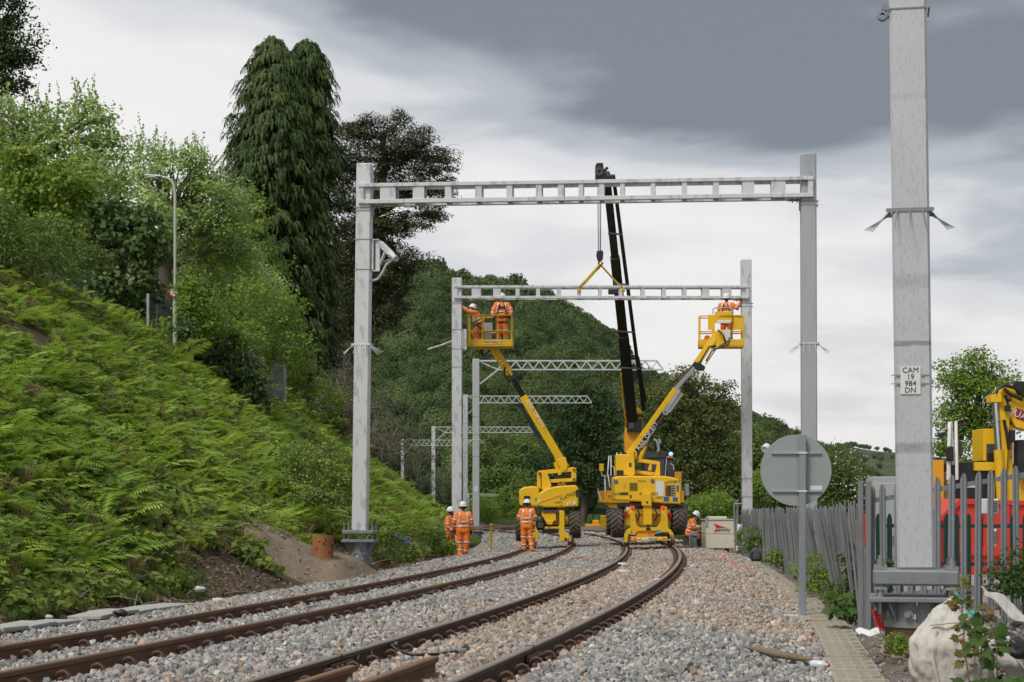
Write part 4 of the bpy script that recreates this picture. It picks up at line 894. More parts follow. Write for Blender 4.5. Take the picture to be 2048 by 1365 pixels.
def foundation(parent, x, ztop, dia, zbot, mat, pw=.70, bolts=True, gap=.13):
    """bolted base plate over a flanged steel pile head"""
    mb = MB(); mb.box((x, 0, ztop - .035), (pw, pw, .07), ch=.008)
    bp = mb.build('base_plate', mat, parent)
    b2 = MB()
    for sx_ in (-1, 1):
        for sy in (-1, 1):
            for k in (.62, .9): b2.cyl((x + sx_ * pw / 2 * k, sy * pw / 2 * .8, ztop - .07 - gap - .05), (x + sx_ * pw / 2 * k, sy * pw / 2 * .8, ztop + .2), .016, 6); b2.cyl((x + sx_ * pw / 2 * k, sy * pw / 2 * .8, ztop), (x + sx_ * pw / 2 * k, sy * pw / 2 * .8, ztop + .035), .03, 6)
    b2.build('anchor_bolt', bolt_m, parent)
    m2 = MB(); zf = ztop - .07 - gap
    m2.box((x, 0, zf - .03), (pw * 1.04, pw * 1.04, .06), ch=.006)
    r_ = dia / 2; m2.lathe([(0, zf - .06), (r_, zf - .06), (r_, zbot), (0, zbot)], 24, (x, 0, 0), smooth=True)
    for k in range(8):
        a = k * math.pi / 4 + .2; dx, dy = math.cos(a), math.sin(a); pr = Vector((-dy, dx, 0)) * .008
        q = [Vector((x + dx * r_ * .97, dy * r_ * .97, zf - .06)), Vector((x + dx * pw * .5, dy * pw * .5, zf - .06)), Vector((x + dx * pw * .5, dy * pw * .5, zf - .11)), Vector((x + dx * r_ * .97, dy * r_ * .97, zf - .3))]
        m2.add([v - pr for v in q] + [v + pr for v in q], [(0, 1, 2, 3), (7, 6, 5, 4), (0, 4, 5, 1), (1, 5, 6, 2), (2, 6, 7, 3), (3, 7, 4, 0)])
    for a in (3.3, 4.4, 5.2, 6.1):
        for zz in (zf - .32, zf - .55):
            if zz > zbot + .03: m2.cyl((x + math.cos(a) * r_, math.sin(a) * r_, zz), (x + math.cos(a) * (r_ + .09), math.sin(a) * (r_ + .09), zz), .022, 8); m2.cyl((x + math.cos(a) * (r_), math.sin(a) * (r_), zz), (x + math.cos(a) * (r_ + .03), math.sin(a) * (r_ + .03), zz), .04, 6)
    m2.build('pile_head', mat, parent)
    m3 = MB(); m3.box((x - r_ * .25, -r_ - .004, zf - .38), (.1, .008, .065)); m3.build('label_plate', white_plate, parent)
def ladder_beam(parent, x0, x1, zt, h, depth, mats, battens, name='beam'):
    """two galvanised ladders either side of the posts, tied by plates"""
    b = bpy.data.objects.new(name, None); C.objects.link(b); b.parent = parent
    for sy in (-1, 1):
        y = sy * depth / 2; th_ = .05
        for (zz, hh) in ((zt - .04, .08), (zt - h + .045, .09)):
            mb = MB(); mb.box(((x0 + x1) / 2, y, zz), (x1 - x0, th_, hh), ch=.006)
            fl = zz + hh / 2 - .006 if zz > zt - h / 2 else zz - hh / 2 + .006
            mb.box(((x0 + x1) / 2, y - sy * .05, fl), (x1 - x0 - .004, .09, .011)); mb.build('chord', mats[0], b)
        for (xc, wv) in battens + [(x0 + .06, .12), (x1 - .06, .12)]:
            mb = MB(); mb.box((xc, y - sy * .012, zt - h / 2), (wv, .02, h - .16)); mb.box((xc + wv / 2 - .005, y - sy * .04, zt - h / 2), (.01, .07, h - .165)); mb.build('batten', mats[0], b)
    for (xc, wv) in battens:
        for zz in (zt - .015, zt - h + .02):
            mb = MB(); mb.box((xc, 0, zz), (wv * .95, depth - .2, .012)); mb.build('tie_plate', mats[1], b)
    return b
def saddle(parent, x, z, sgn, wd=.335):
    mb = MB(); mb.box((x + sgn * (wd / 2 + .012), 0, z - .1), (.02, wd * .9, .24)); mb.box((x + sgn * (wd / 2 + .14), 0, z - .0), (.26, wd * .9, .02))
    for k in (.08, .18): mb.cyl((x + sgn * (wd / 2 + k), -.12, z - .08), (x + sgn * (wd / 2 + k), -.12, z + .13), .018, 6)
    return mb.build('saddle_bracket', steel_dk, parent)
# ---- near portal
tie_m = M('tie_plate_shade', (.30, .29, .27), .7, .2)
n0 = P(724, 1117, 40.1); n1 = P(1619, 1117, 39.2); RZ = math.atan2(n1.y - n0.y, n1.x - n0.x); SP = (n1.xy - n0.xy).length
por = thing('overhead_line_portal', 'larger empty steel portal with ladder beam spanning both tracks', 'portal', (n0.x, n0.y, 0), RZ)
zt = P(0, 371, 40.1).z
post(por, -.04, .07, P(0, 1062, 40.1).z, P(0, 329, 40.1).z, .335, galv)
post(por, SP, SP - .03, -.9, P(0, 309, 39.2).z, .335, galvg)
foundation(por, -.04, P(0, 1061, 40.1).z, .49, P(0, 1119, 40.1).z - .2, steel_dk)
foundation(por, SP, -.15, .49, -1.0, steel_dk)
k_ = 1 / 89.9; xb = lambda px: (px - 724) * SP / (1619 - 724)
bat = [(780, 27), (842, 20), (902, 11), (963, 11), (1025, 10), (1084, 10), (1128, 10), (1168, 8), (1209, 9), (1250, 8), (1311, 8), (1373, 9), (1435, 10), (1498, 20), (1557, 24)]
ladder_beam(por, xb(720), xb(1625), zt, .45, .47, [galv, tie_m], [(xb(a), w_ * k_ * 1.15) for a, w_ in bat])
for (x_, sg) in ((.06, 1), (SP - .03, -1)): saddle(por, x_, zt - .47, sg)
for px, py in ((0, 418), (0, 424), (0, 481), (0, 541)): band(por, .05, P(0, py, 40.1).z, .335, steel_dk)
for py in (404, 412): band(por, SP - .02, P(0, py, 39.2).z, .335, steel_dk)
spikes(por, .0, P(0, 690, 40.1).z, .335, white_plate); spikes(por, SP - .01, P(0, 688, 39.2).z, .335, galv)
# folded cantilever on the left post
mb = MB(); zA, zB = P(0, 481, 40.1).z, P(0, 543, 40.1).z
mb.box((.25, -.02, (zA + zB) / 2), (.035, .16, zA - zB)); mb.box((.36, -.02, (zA + zB) / 2), (.10, .05, zA - zB), ch=.006)
for z_ in (zA, zB): mb.box((.28, -.02, z_), (.22, .15, .02))
mb.build('cantilever_bracket', galv, por)
mb = MB(); mb.bar((.42, -.05, zA - .08), (.78, -.55, zA - .42), .09, .11); mb.bar((.42, -.05, zB + .15), (.60, -.3, zA - .25), .05); mb.tube([(.72, -.5, zA - .36), (.88, -.72, zA - .52)], [.065, .05], 10); mb.lathe([(.0, 0), (.07, .0), (.07, .05), (0, .05)], 10, (.86, -.7, zA - .50), axis=(.16, -.2, -.16)); mb.tube([(.45, -.05, zA - .5), (.75, -.3, zA - .45)], .012, 6); mb.build('cantilever_arm', galv, por)
mb = MB(); mb.tube([(.22, 0, zB - .22), (.38, -.06, zB - .18), (.5, -.12, zB - .02), (.58, -.18, zB + .12), (.82, -.4, zB + .25)], .03, 8); mb.build('registration_tube', galv, por)
# ---- second portal with the beam still slung from the crane
d2 = 62.0; q0 = P(914, 1060, d2); SP2 = (1493 - 914) * d2 / F; k2 = d2 / F
por2 = thing('overhead_line_portal', 'portal further back whose beam hangs in a yellow sling between two work platforms', 'portal', (q0.x, q0.y, 0))
post(por2, 0, .0, -.2, P(0, 557, d2).z, .345, galv); post(por2, SP2 + .03, SP2 - .02, -1.0, P(0, 520, d2).z, .345, galv)
foundation(por2, 0, -.15, .5, -.95, steel_dk); foundation(por2, SP2 + .03, -.2, .5, -1.2, steel_dk)
bat2 = [(953, 17), (994, 14), (1035, 7), (1076, 7), (1118, 7), (1158, 6), (1200, 6), (1241, 6), (1285, 7), (1327, 7), (1368, 7), (1410, 13), (1452, 17)]
zt2 = P(0, 573, d2).z
ladder_beam(por2, -.10, SP2 + .06, zt2, .45, .48, [galv, tie_m], [((a - 914) * k2, w_ * k2 * 1.1) for a, w_ in bat2])
for (x_, sg) in ((0, 1), (SP2, -1)): saddle(por2, x_, zt2 - .47, sg)
for py in (605, 609, 660, 699, 735): band(por2, 0, P(0, py, d2).z, .345, steel_dk)
for py in (608, 614, 958, 994): band(por2, SP2, P(0, py, d2).z, .345, steel_dk)
mb = MB(); zA, zB = P(0, 659, d2).z, P(0, 700, d2).z; mb.box((.27, -.05, (zA + zB) / 2), (.13, .05, zA - zB), ch=.006); mb.box((.20, -.05, (zA + zB) / 2), (.03, .16, zA - zB)); mb.build('cantilever_bracket', galv, por2)
mb = MB(); mb.tube([(-.17, -.1, P(0, 683, d2).z), (-.55, -.35, P(0, 693, d2).z), (-.98, -.6, P(0, 702, d2).z)], .03, 8); mb.build('registration_tube', galv, por2)
# ---- single-post cantilevers with lattice booms
def cantilever(label, px, d, ytop, ybase, xend, h, sgn=1, dull=False, plate=True, n=None, wd=.335):
    b = P(px, ybase, d); b.z = 0; L_ = (xend - px) * d / F; zt = P(0, ytop, d).z; t = thing('overhead_line_mast', label, 'mast', (b.x, b.y, 0), 0, None); m_ = galvg if dull else galv
    z0 = P(0, ybase, d).z; post(t, 0, 0, z0, zt + .06, wd, galvm if dull else galv); foundation(t, 0, z0, .5, z0 - .9, steel_dk)
    bm_ = bpy.data.objects.new('boom', None); C.objects.link(bm_); bm_.parent = t
    x0 = wd / 2 * sgn; n = n or max(8, int(abs(L_) / .62)); hh = h * d / F
    xs_ = np.linspace(x0 + .9 * sgn, L_, 2 * n + 1); c_ = .055
    for sy in (-1, 1):
        y = sy * .16; mb = MB()
        mb.bar((x0, y, zt - c_ / 2), (xs_[-2], y, zt - c_ / 2), .05, c_); mb.build('top_chord', galv, bm_)
        mb = MB(); mb.bar((xs_[0], y, zt - hh + c_ / 2), (xs_[-1], y, zt - hh + c_ / 2), .05, c_); mb.build('bottom_chord', galv, bm_)
        mb = MB()
        for i in range(2 * n):
            za, zb_ = (zt - hh + c_, zt - c_) if i % 2 == 0 else (zt - c_, zt - hh + c_)
            mb.bar((xs_[i], y, za), (xs_[i + 1], y, zb_), .035, .045)
        mb.build('lattice', galv, bm_)
    mb = MB()
    for i in range(0, 2 * n + 1, 2): mb.bar((xs_[i], -.14, zt - hh + c_ / 2), (xs_[i], .14, zt - hh + c_ / 2), .035)
    for i in range(1, 2 * n, 2): mb.bar((xs_[i], -.14, zt - c_ / 2), (xs_[i], .14, zt - c_ / 2), .035)
    mb.build('cross_tie', galv, bm_)
    mb = MB()
    for y in (-.1, .1): mb.bar((x0, y, zt - .06), (xs_[0], y, zt - hh + .03), .05); mb.bar((x0, y, zt - hh * 2.4), (xs_[0], y, zt - hh + .03), .06)
    mb.build('brace', galv, t)
    for f_ in (.55, .66, .78, .42): band(t, 0, z0 + (zt - z0) * f_, wd, steel_dk)
    if plate:
        mb = MB(); mb.box((0.0, -wd / 2 - .006, P(0, ybase - 75, d).z), (.16, .01, .26)); pl_ = mb.build('number_plate', white_plate, t)
    return t
c3 = cantilever('cantilever mast with long lattice boom just behind the second portal', 952, 87, 721, 1053, 1326, 20, dull=True)
spikes(c3, 0, P(0, 880, 87).z, .335, galv)
cantilever('cantilever mast standing behind the left post of the second portal', 931, 126, 792, 1045, 1183, 15)
cantilever('cantilever mast with shorter boom half hidden by the bank foot', 867, 163, 854, 1030, 1065, 12, plate=False)
cantilever('furthest cantilever mast by the bank, only its boom showing', 805, 205, 880, 1030, 963, 12, plate=False)
cantilever('tiny far cantilever mast against the dark trees', 935, 172, 988, 1040, 996, 5, plate=False, n=5)
# small far portal on the right
t = thing('overhead_line_mast', 'small far mast with lattice arm right of the white tank', 'mast', (P(1474, 1000, 150).x, 150, 0)); post(t, 0, 0, -1.4, P(0, 1000, 150).z, .22, galvg)
mb = MB(); L_ = -50 * 150 / F; z_ = P(0, 1001, 150).z
for zz in (z_, z_ - .22): mb.bar((0, 0, zz), (L_, 0, zz), .05)
for k in range(8): mb.bar((L_ * k / 8, 0, z_ - .22 * (k % 2)), (L_ * (k + 1) / 8, 0, z_ - .22 * ((k + 1) % 2)), .035)
mb.build('boom', galvg, t)
# ---- CAM mast
d = 17.2; kc = d / F; b = P(1831, 1140, d); cm_ = thing('overhead_line_mast', 'tall galvanised mast on bolted base with white number plate', 'mast', (b.x, d, 0), R(-11.5))
zb = P(0, 1138, d).z
post(cm_, 0, -.085, zb, 6.9, .345, galvm)
mb = MB(); mb.box((.0, 0, zb - .075), (.80, .62, .15), ch=.02); mb.build('base_plate', steel_dk, cm_)
mb = MB()
for sx_ in (-1, 1):
    for sy in (-1, 1):
        x_, y_ = sx_ * .33, sy * .24; mb.cyl((x_, y_, zb - .42), (x_, y_, zb + .12), .022, 8)
        for z_ in (zb + .0, zb - .19): mb.box((x_, y_, z_ + .015), (.12, .11, .03)); mb.cyl((x_, y_, z_ + .03), (x_, y_, z_ + .085), .042, 6)
        mb.cyl((x_, y_, zb - .27), (x_, y_, zb - .19), .042, 6)
mb.build('anchor_bolt', bolt_m, cm_)
mb = MB(); zf = zb - .28
mb.box((0, 0, zf), (.86, .80, .045), ch=.006); mb.lathe([(0, zf - .02), (.30, zf - .02), (.30, zf - .27), (0, zf - .27)], 28, (0, 0, 0))
for a in np.arange(10) * .628 + .33:
    dx, dy = math.cos(a), math.sin(a); pr = Vector((-dy, dx, 0)) * .008; q = [Vector((dx * .29, dy * .29, zf - .02)), Vector((dx * .42, dy * .42, zf - .02)), Vector((dx * .42, dy * .42, zf - .05)), Vector((dx * .32, dy * .32, zf - .2)), Vector((dx * .29, dy * .29, zf - .22))]
    mb.add([v - pr for v in q] + [v + pr for v in q], [(0, 1, 2, 3, 4), (9, 8, 7, 6, 5)] + [(i, i + 5, (i + 1) % 5 + 5, (i + 1) % 5) for i in range(5)])
for a in (3.9, 4.5, 5.3): mb.cyl((math.cos(a) * .30, math.sin(a) * .30, zf - .14), (math.cos(a) * .335, math.sin(a) * .335, zf - .14), .045, 12); mb.cyl((math.cos(a) * .33, math.sin(a) * .33, zf - .14), (math.cos(a) * .36, math.sin(a) * .36, zf - .14), .028, 6)
mb.build('pile_head', steel_dk, cm_)
mb = MB(); mb.lathe([(0, zf - .27), (.285, zf - .27), (.285, zf - .75), (0, zf - .75)], 24); mb.build('pile', M('pile_brown', (.10, .05, .03), .9, 0, (.06, .035, .025)), cm_)
mb = MB(); mb.box((-.03, -.306, zf - .16), (.095, .006, .052)); mb.build('label_plate', white_plate, cm_)
xp = P(1820.5, 0, d).x - b.x; zp = P(0, 763, d).z
mb = MB(); mb.box((xp, -.182, zp), (.187, .006, .265)); np_ = mb.build('number_plate', white_plate, cm_)
for i, tx in enumerate(('CAM', '19', '984', 'DN')): text(tx, .072, black_m, np_, (xp, -.187, zp + .093 - .063 * i), FACE)
mb = MB()
for zz in (zp + .048, zp - .033): mb.box((-.05, -.178, zz), (.36, .004, .009)); mb.box((xp - .115, -.183, zz), (.03, .012, .02)); mb.box((xp + .115, -.183, zz), (.03, .012, .02))
mb.build('strap', bolt_m, cm_)
spikes(cm_, -.055, P(0, 425, d).z, .345, steel_dk, .26)
band(cm_, -.08, P(0, 25, d).z, .345, steel_dk, h=.014)
mb = MB(); z_ = P(0, 25, d).z; mb.box((-.29, -.1, z_ + .04), (.06, .06, .06)); mb.lathe([(.02, 0), (.05, 0), (.05, .07), (.02, .07)], 10, (-.31, -.16, z_ - .05), axis=Y3); mb.box((-.265, -.1, z_), (.03, .1, .12)); mb.build('clamp', steel_dk, cm_)
# weld marks and dirt on its face: procedural wear in the galvanising, at the heights where the steel carries it
def stain_mat(base, bands):
    m = base.copy(); m.name = 'galvanised_stained'; n = m.node_tree; L = n.links.new; b_ = [x for x in n.nodes if x.type == 'BSDF_PRINCIPLED'][0]; src = b_.inputs['Base Color'].links[0].from_socket
    tcn = n.nodes.new('ShaderNodeTexCoord'); sp_ = n.nodes.new('ShaderNodeSeparateXYZ'); L(tcn.outputs['Object'], sp_.inputs[0]); nz = n.nodes.new('ShaderNodeTexNoise'); nz.inputs['Scale'].default_value = 9; nz.inputs['Detail'].default_value = 6; L(tcn.outputs['Object'], nz.inputs['Vector'])
    def mt(op, a, b2=None):
        x = n.nodes.new('ShaderNodeMath'); x.operation = op
        for i, v in enumerate((a, b2)):
            if v is None: continue
            if isinstance(v, (int, float)): x.inputs[i].default_value = v
            else: L(v, x.inputs[i])
        return x.outputs[0]
    for z_, h_, amt in bands:
        dz_ = mt('ABSOLUTE', mt('SUBTRACT', mt('ADD', sp_.outputs['Z'], mt('MULTIPLY', mt('SUBTRACT', nz.outputs['Fac'], .5), .05)), z_)); k = n.nodes.new('ShaderNodeMapRange'); L(dz_, k.inputs[0]); k.inputs[1].default_value = h_ * .5; k.inputs[2].default_value = h_ * .8; k.inputs[3].default_value = amt; k.inputs[4].default_value = 0
        f_ = mt('MULTIPLY', k.outputs[0], mt('MULTIPLY', nz.outputs['Fac'], 1.7)); mx_ = n.nodes.new('ShaderNodeMix'); mx_.data_type = 'RGBA'; L(f_, mx_.inputs[0]); L(src, mx_.inputs[6]); mx_.inputs[7].default_value = (.20, .18, .155, 1); src = mx_.outputs[2]
    L(src, b_.inputs['Base Color']); return m
for ch_ in cm_.children:
    if ch_.name.startswith('post'): ch_.data.materials[0] = stain_mat(galvm, [(P(0, 690, d).z, .04, .75), (P(0, 898, d).z, .08, .5), (P(0, 566, d).z, .10, .22), (P(0, 200, d).z, .04, .15)])
# ---- round sign seen from behind
d = 24.0; ks_ = d / F; b = P(1605, 1242, d); b.z -= .02
sign_grey = M('sign_back', (.335, .365, .36), .5, .1, (.29, .32, .315), .5, 2); sign_post = M('sign_post', (.31, .34, .37), .45, .3, (.25, .28, .31), .5, 3)
b.z += .05; sg = thing('railway_sign', 'large round grey sign seen from the back on a square steel post', 'sign', b)
mb = MB(); cxs, czs = (1594 - 1605) * ks_, P(0, 941, d).z - b.z; mb.lathe([(0, 0), (.476, 0), (.478, .003), (.478, .012), (.476, .015), (0, .015)], 64, (cxs, .085, czs), axis=Y3); mb.build('sign_disc', sign_grey, sg)
mb = MB()
for dz_, x0_, x1_ in ((.25, -.33, .34), (-.30, -.32, .35)):
    mb.box((cxs + (x0_ + x1_) / 2, .068, czs + dz_ * .93), (x1_ - x0_, .025, .022)); mb.box((cxs + (x0_ + x1_) / 2, .081, czs + dz_ * .93), (x1_ - x0_, .006, .04))
mb.build('stiffener_rail', galvg, sg)
mb = MB(); z1 = P(0, 869, d).z - b.z; mb.box((0, .012, z1 / 2), (.088, .088, z1), ch=.008); mb.build('post', sign_post, sg)
mb = MB()
for dz_ in (.2325, -.279): mb.box((0, .012, czs + dz_), (.108, .108, .024))
mb.build('clamp', white_plate, sg)
mb = MB(); mb.box((cxs + .27, .082, czs - .235), (.165, .004, .06)); mb.build('sticker', white_plate, sg)
mb = MB(); mb.box((-.15, -.05, .035), (.46, .30, .02), rot=Euler((.04, .03, .1))); mb.box((-.15, -.2, .02), (.46, .012, .05), rot=Euler((.04, .03, .1))); mb.build('foot_plate', galv, sg)
# ---- cable troughs with concrete lids
conc = M('trough_concrete', (.36, .325, .26), .95, 0, (.26, .235, .185), .5, 3, bump=.5, bscale=30, spec=.2, col3=(.20, .19, .14), scale3=9, thr3=.62)
conc2 = M('trough_concrete_grey', (.40, .40, .37), .95, 0, (.31, .31, .285), .5, 3, bump=.4, bscale=30, spec=.2)
def lid_mesh(wd, L_, ribs=True):
    mb = MB(); mb.box((0, 0, 0), (wd, L_, .05), ch=.008)
    if ribs:
        for i in range(4):
            for j in range(6): mb.box(((i - 1.5) * wd * .225, (j - 2.5) * L_ * .145, .0265), (wd * .17, L_ * .07, .006))
    me = mb.mesh('lid'); return me
lm = lid_mesh(.42, .49); lm.materials.append(conc); lm2 = lid_mesh(.46, .72, False); lm2.materials.append(conc2)
def trough_off(s_): return float(np.interp(s_, [-4, 3, 12, 18, 25, 51], [3.42, 3.40, 3.22, 3.02, 2.82, 2.65]))
tr_ = thing('cable_trough', 'buff concrete cable trough with ribbed lids beside the palisade fence', 'cable trough', tp(0, 3.4, -.33))
s_ = -1.0; i = 0
while s_ < 50:
    o_ = trough_off(s_); p = tp(s_, o_, -.285 + rnd.uniform(-.012, .012)); a = th(s_) + math.atan2(trough_off(s_ + .5) - o_, .5)
    link('lid', lm, None, tr_, p - tr_.location, (rnd.uniform(-.02, .02), rnd.uniform(-.02, .02), -a + rnd.uniform(-.02, .02)))
    s_ += .505 + (.02 if rnd.random() < .2 else 0)
mb = MB()
ps = [s2 for s2 in np.arange(-1.5, 50, 1.0)]
for a, c_ in zip(ps[:-1], ps[1:]):
    for sg_ in (-.19, .19): mb.bar(tp(a, trough_off(a) + sg_, -.37) - tr_.location, tp(c_, trough_off(c_) + sg_, -.37) - tr_.location, .04, .12)
mb.build('trough_side', conc, tr_)
tl = thing('cable_trough', 'grey concrete cable trough lids between the rusty rail and the fern bank', 'cable trough', tp(5, -6.3, -.3))
for i in range(22):
    s_ = -1 + .735 * i
    if s_ > 10 and rnd.random() < .15: continue
    p = tp(s_, -6.25 + .03 * math.sin(i), -.255 + rnd.uniform(-.015, .02)); link('lid', lm2, None, tl, p - tl.location, (rnd.uniform(-.03, .03), rnd.uniform(-.04, .04), -th(s_) + rnd.uniform(-.04, .04)))
# ---- palisade fences
def pale_mesh(h, wd=.068):
    xs_ = [-.5, -.26, 0, .26, .5]; ys_ = [.0, .014, .002, .014, 0]; zt = [h - .075, h - .02, h, h - .02, h - .075]
    vs = []; fs = []
    for (sgn) in (0, 1):
        for x, y, z in zip(xs_, ys_, zt): vs += [(x * wd, y - sgn * .0045, 0), (x * wd, y - sgn * .0045, z)]
    for k in range(4): a = 2 * k; fs += [(a, a + 1, a + 3, a + 2), (a + 10, a + 12, a + 13, a + 11), (a + 1, a + 11, a + 13, a + 3)]
    fs += [(0, 10, 11, 1), (8, 9, 19, 18)]
    me = bpy.data.meshes.new('pale'); me.from_pydata(vs, [], fs); me.update(); return me
weathered = M('weathered_galvanised', (.225, .235, .24), .7, .15, (.14, .145, .145), .5, 5, stretch=(1, 1, .3), bump=.2, bscale=30, col3=(.34, .335, .32), scale3=4, thr3=.6)
galv_pale = M('pale_galvanised', (.26, .28, .30), .55, .3, (.19, .205, .22), .5, 5, stretch=(1, 1, .3), col3=(.35, .365, .38), scale3=9, thr3=.62)
green_p = M('green_powder_coat', (.010, .048, .034), .5)
pm = pale_mesh(1.86, .062); pm.materials.append(weathered)
fl = thing('palisade_fence', 'old grey palisade fence leaning towards the track', 'fence', (4.1, 21, -.3))
FP = [(P(1727, 0, 21).x, 21), (P(1668, 0, 28).x + .12, 28), (6.05, 37), (6.95, 47), (P(1490, 0, 58).x, 58)]
fy = np.array([b_ for _, b_ in FP]); fxp = np.array([a for a, _ in FP])
y = 21.0; k = 0
def fence_lean(y): return -.02 - .16 * math.exp(-((y - 29) / 6.0) ** 2) - .07 * math.exp(-((y - 43) / 5) ** 2) + .02 * math.sin(y * 1.3)
prev = None
while y < 58:
    x = float(np.interp(y, fy, fxp)); slope = (np.interp(y + .5, fy, fxp) - np.interp(y - .5, fy, fxp)); z0 = float(ground_z(y)) - .08; le = fence_lean(y) + rnd.gauss(0, .03); x += rnd.gauss(0, .02); z0 += rnd.gauss(0, .025)
    o = link('pale', pm, None, fl, (x - 4.1, y - 21, z0 + .3), None)
    rz = math.atan2(1, slope) + rnd.gauss(0, .3); o.rotation_euler = Matrix.Rotation(le, 3, 'Y').to_euler() if False else (Matrix.Rotation(le, 4, 'Y') @ Matrix.Rotation(rz + math.pi, 4, 'Z')).to_euler()
    if k % 18 == 0 or y > 57.8:
        cur = (Vector((x, y, z0)), le)
        mb = MB(); u_ = Matrix.Rotation(le * .8, 3, 'Y') @ Z3; mb.bar(Vector((x + .06, y, z0)) - fl.location, Vector((x + .06, y, z0)) + u_ * 1.7 - fl.location, .10, .055, up=Y3); mb.build('post', weathered, fl)
        if prev:
            for hh in (.35, 1.42):
                a = prev[0] + (Matrix.Rotation(prev[1], 3, 'Y') @ Z3) * hh; c_ = cur[0] + (Matrix.Rotation(cur[1], 3, 'Y') @ Z3) * hh
                mid = (a + c_) / 2; ym = mid.y; mid.x = float(np.interp(ym, fy, fxp)) + math.sin(fence_lean(ym)) * hh
                mb = MB(); mb.bar(a + Vector((.035, 0, 0)) - fl.location, mid + Vector((.035, 0, 0)) - fl.location, .04, .045); mb.bar(mid + Vector((.035, 0, 0)) - fl.location, c_ + Vector((.035, 0, 0)) - fl.location, .04, .045); mb.build('rail', weathered, fl)
        prev = cur
    y += .152 / math.hypot(1, slope); k += 1
pg = pale_mesh(1.78, .075); pg.materials.append(galv_pale)
f2 = thing('palisade_fence', 'straight galvanised palisade fence in front of the red skip', 'fence', (P(1742, 0, 20.6).x, 20.6, -.3))
d = 20.6; px = 1742; i = 0
while px < 2330:
    rise = (px - 1742) * .155
    ztop = P(0, 972 - rise * .9, d).z
    o = link('pale', pg, None, f2, (P(px, 0, d).x - f2.location.x, .0, ztop - 1.78 - f2.location.z), (0, rnd.gauss(0, .008), math.pi)); px += 26.6; i += 1
for (dy_, nm) in ((0, 'top'), (1, 'low')):
    mb = MB(); y0 = 1003 if dy_ == 0 else 1195; mb.bar(P(1738, y0, d) - f2.location + Vector((0, .03, 0)), P(2335, y0 - 102 * (1 if dy_ == 0 else .5), d) - f2.location + Vector((0, .03, 0)), .012, .055); mb.build('rail', galv_pale, f2)
for px in (1722, 1733):
    mb = MB(); z1 = P(0, 962, d).z; mb.box((P(px, 0, d).x - f2.location.x, .02 - (.12 if px == 1733 else 0), (z1 - .9) / 2 + .3), (.05, .10, z1 + .9), ch=.006); mb.build('post', weathered, f2)
dg = 25.5; f3 = thing('palisade_fence', 'dark green palisade fence behind the galvanised one', 'fence', (P(1755, 0, dg).x, dg, -.3))
pgr = pale_mesh(1.55, .075); pgr.materials.append(green_p)
for px in np.arange(1758, 2330, 22.4): link('pale', pgr, None, f3, (P(px, 0, dg).x - f3.location.x, 0, .02), (0, rnd.gauss(0, .015), math.pi))
for py in (1052, 1128): mb = MB(); mb.bar(P(1750, py, dg) - f3.location + Vector((0, .03, 0)), P(2330, py + 2, dg) - f3.location + Vector((0, .03, 0)), .02, .05); mb.build('rail', green_p, f3)
mb = MB(); mb.box((P(1873, 0, dg).x - f3.location.x, .05, .8), (.075, .06, 1.65)); mb.build('post', green_p, f3)
# pale kiosk and yard surface behind the fences
yard = M('yard_surface', (.33, .27, .22), .95, 0, (.25, .21, .175), .5, 2, bump=.5, bscale=25, spec=.1)
mb = MB(); mb.box((26, 40, -.66), (42, 44, .1)); o = mb.build('yard', yard); o['kind'] = 'structure'; o.rotation_euler = (-.008, 0, 0); o.location = (0, .0, .36)
kiosk = M('kiosk_panel', (.42, .44, .44), .6, 0, (.35, .37, .37), .5, 2)
kb = thing('lineside_cabinet', 'pale grey steel cabinet behind the fence left of the tall mast', 'cabinet', P(1765, 1180, 27)); mb = MB(); mb.box((0, 0, .75), (.36, .5, 1.9), ch=.01); mb.build('housing', kiosk, kb); mb = MB(); mb.box((-.02, -.26, .75), (.30, .02, 1.7), ch=.005); mb.build('door', kiosk, kb); mb = MB(); mb.box((.1, -.275, .75), (.02, .02, .14)); mb.build('handle', steel_dk, kb)
# ---- left brow: mesh security fence, lamp post, wooden panel
mesh_m = newmat('green_wire_mesh')
def wire_mat():
    m, n, b, o = mesh_m; L = n.links.new; tcn = n.nodes.new('ShaderNodeTexCoord'); sp_ = n.nodes.new('ShaderNodeSeparateXYZ'); L(tcn.outputs['Object'], sp_.inputs[0])
    def wave(sock, fr):
        a = n.nodes.new('ShaderNodeMath'); a.operation = 'MULTIPLY'; L(sock, a.inputs[0]); a.inputs[1].default_value = fr
        f_ = n.nodes.new('ShaderNodeMath'); f_.operation = 'FRACT'; L(a.outputs[0], f_.inputs[0]); g = n.nodes.new('ShaderNodeMath'); g.operation = 'LESS_THAN'; L(f_.outputs[0], g.inputs[0]); g.inputs[1].default_value = .32; return g.outputs[0]
    mxm = n.nodes.new('ShaderNodeMath'); mxm.operation = 'MAXIMUM'; L(wave(sp_.outputs['X'], 26), mxm.inputs[0]); L(wave(sp_.outputs['Z'], 14), mxm.inputs[1]); L(mxm.outputs[0], b.inputs['Alpha'])
    b.inputs['Base Color'].default_value = (.05, .085, .075, 1); b.inputs['Roughness'].default_value = .5
    return m
wm = wire_mat(); fpost = M('fence_post_grey', (.40, .43, .46), .5, .2)
fm = thing('mesh_fence', 'green wire mesh security fence with grey posts along the bank top', 'fence', P(300, 680, 62))
fpx = [(296, 588, 61), (312, 588, 62), (350, 612, 63), (395, 628, 64), (453, 638, 66), (485, 654, 67), (530, 674, 69), (570, 690, 72)]
for (px, py, d_) in fpx:
    top = P(px, py, d_) - fm.location; mb = MB(); mb.box((top.x, top.y, top.z - 1.15), (.09, .07, 2.3), ch=.01); mb.build('post', fpost, fm)
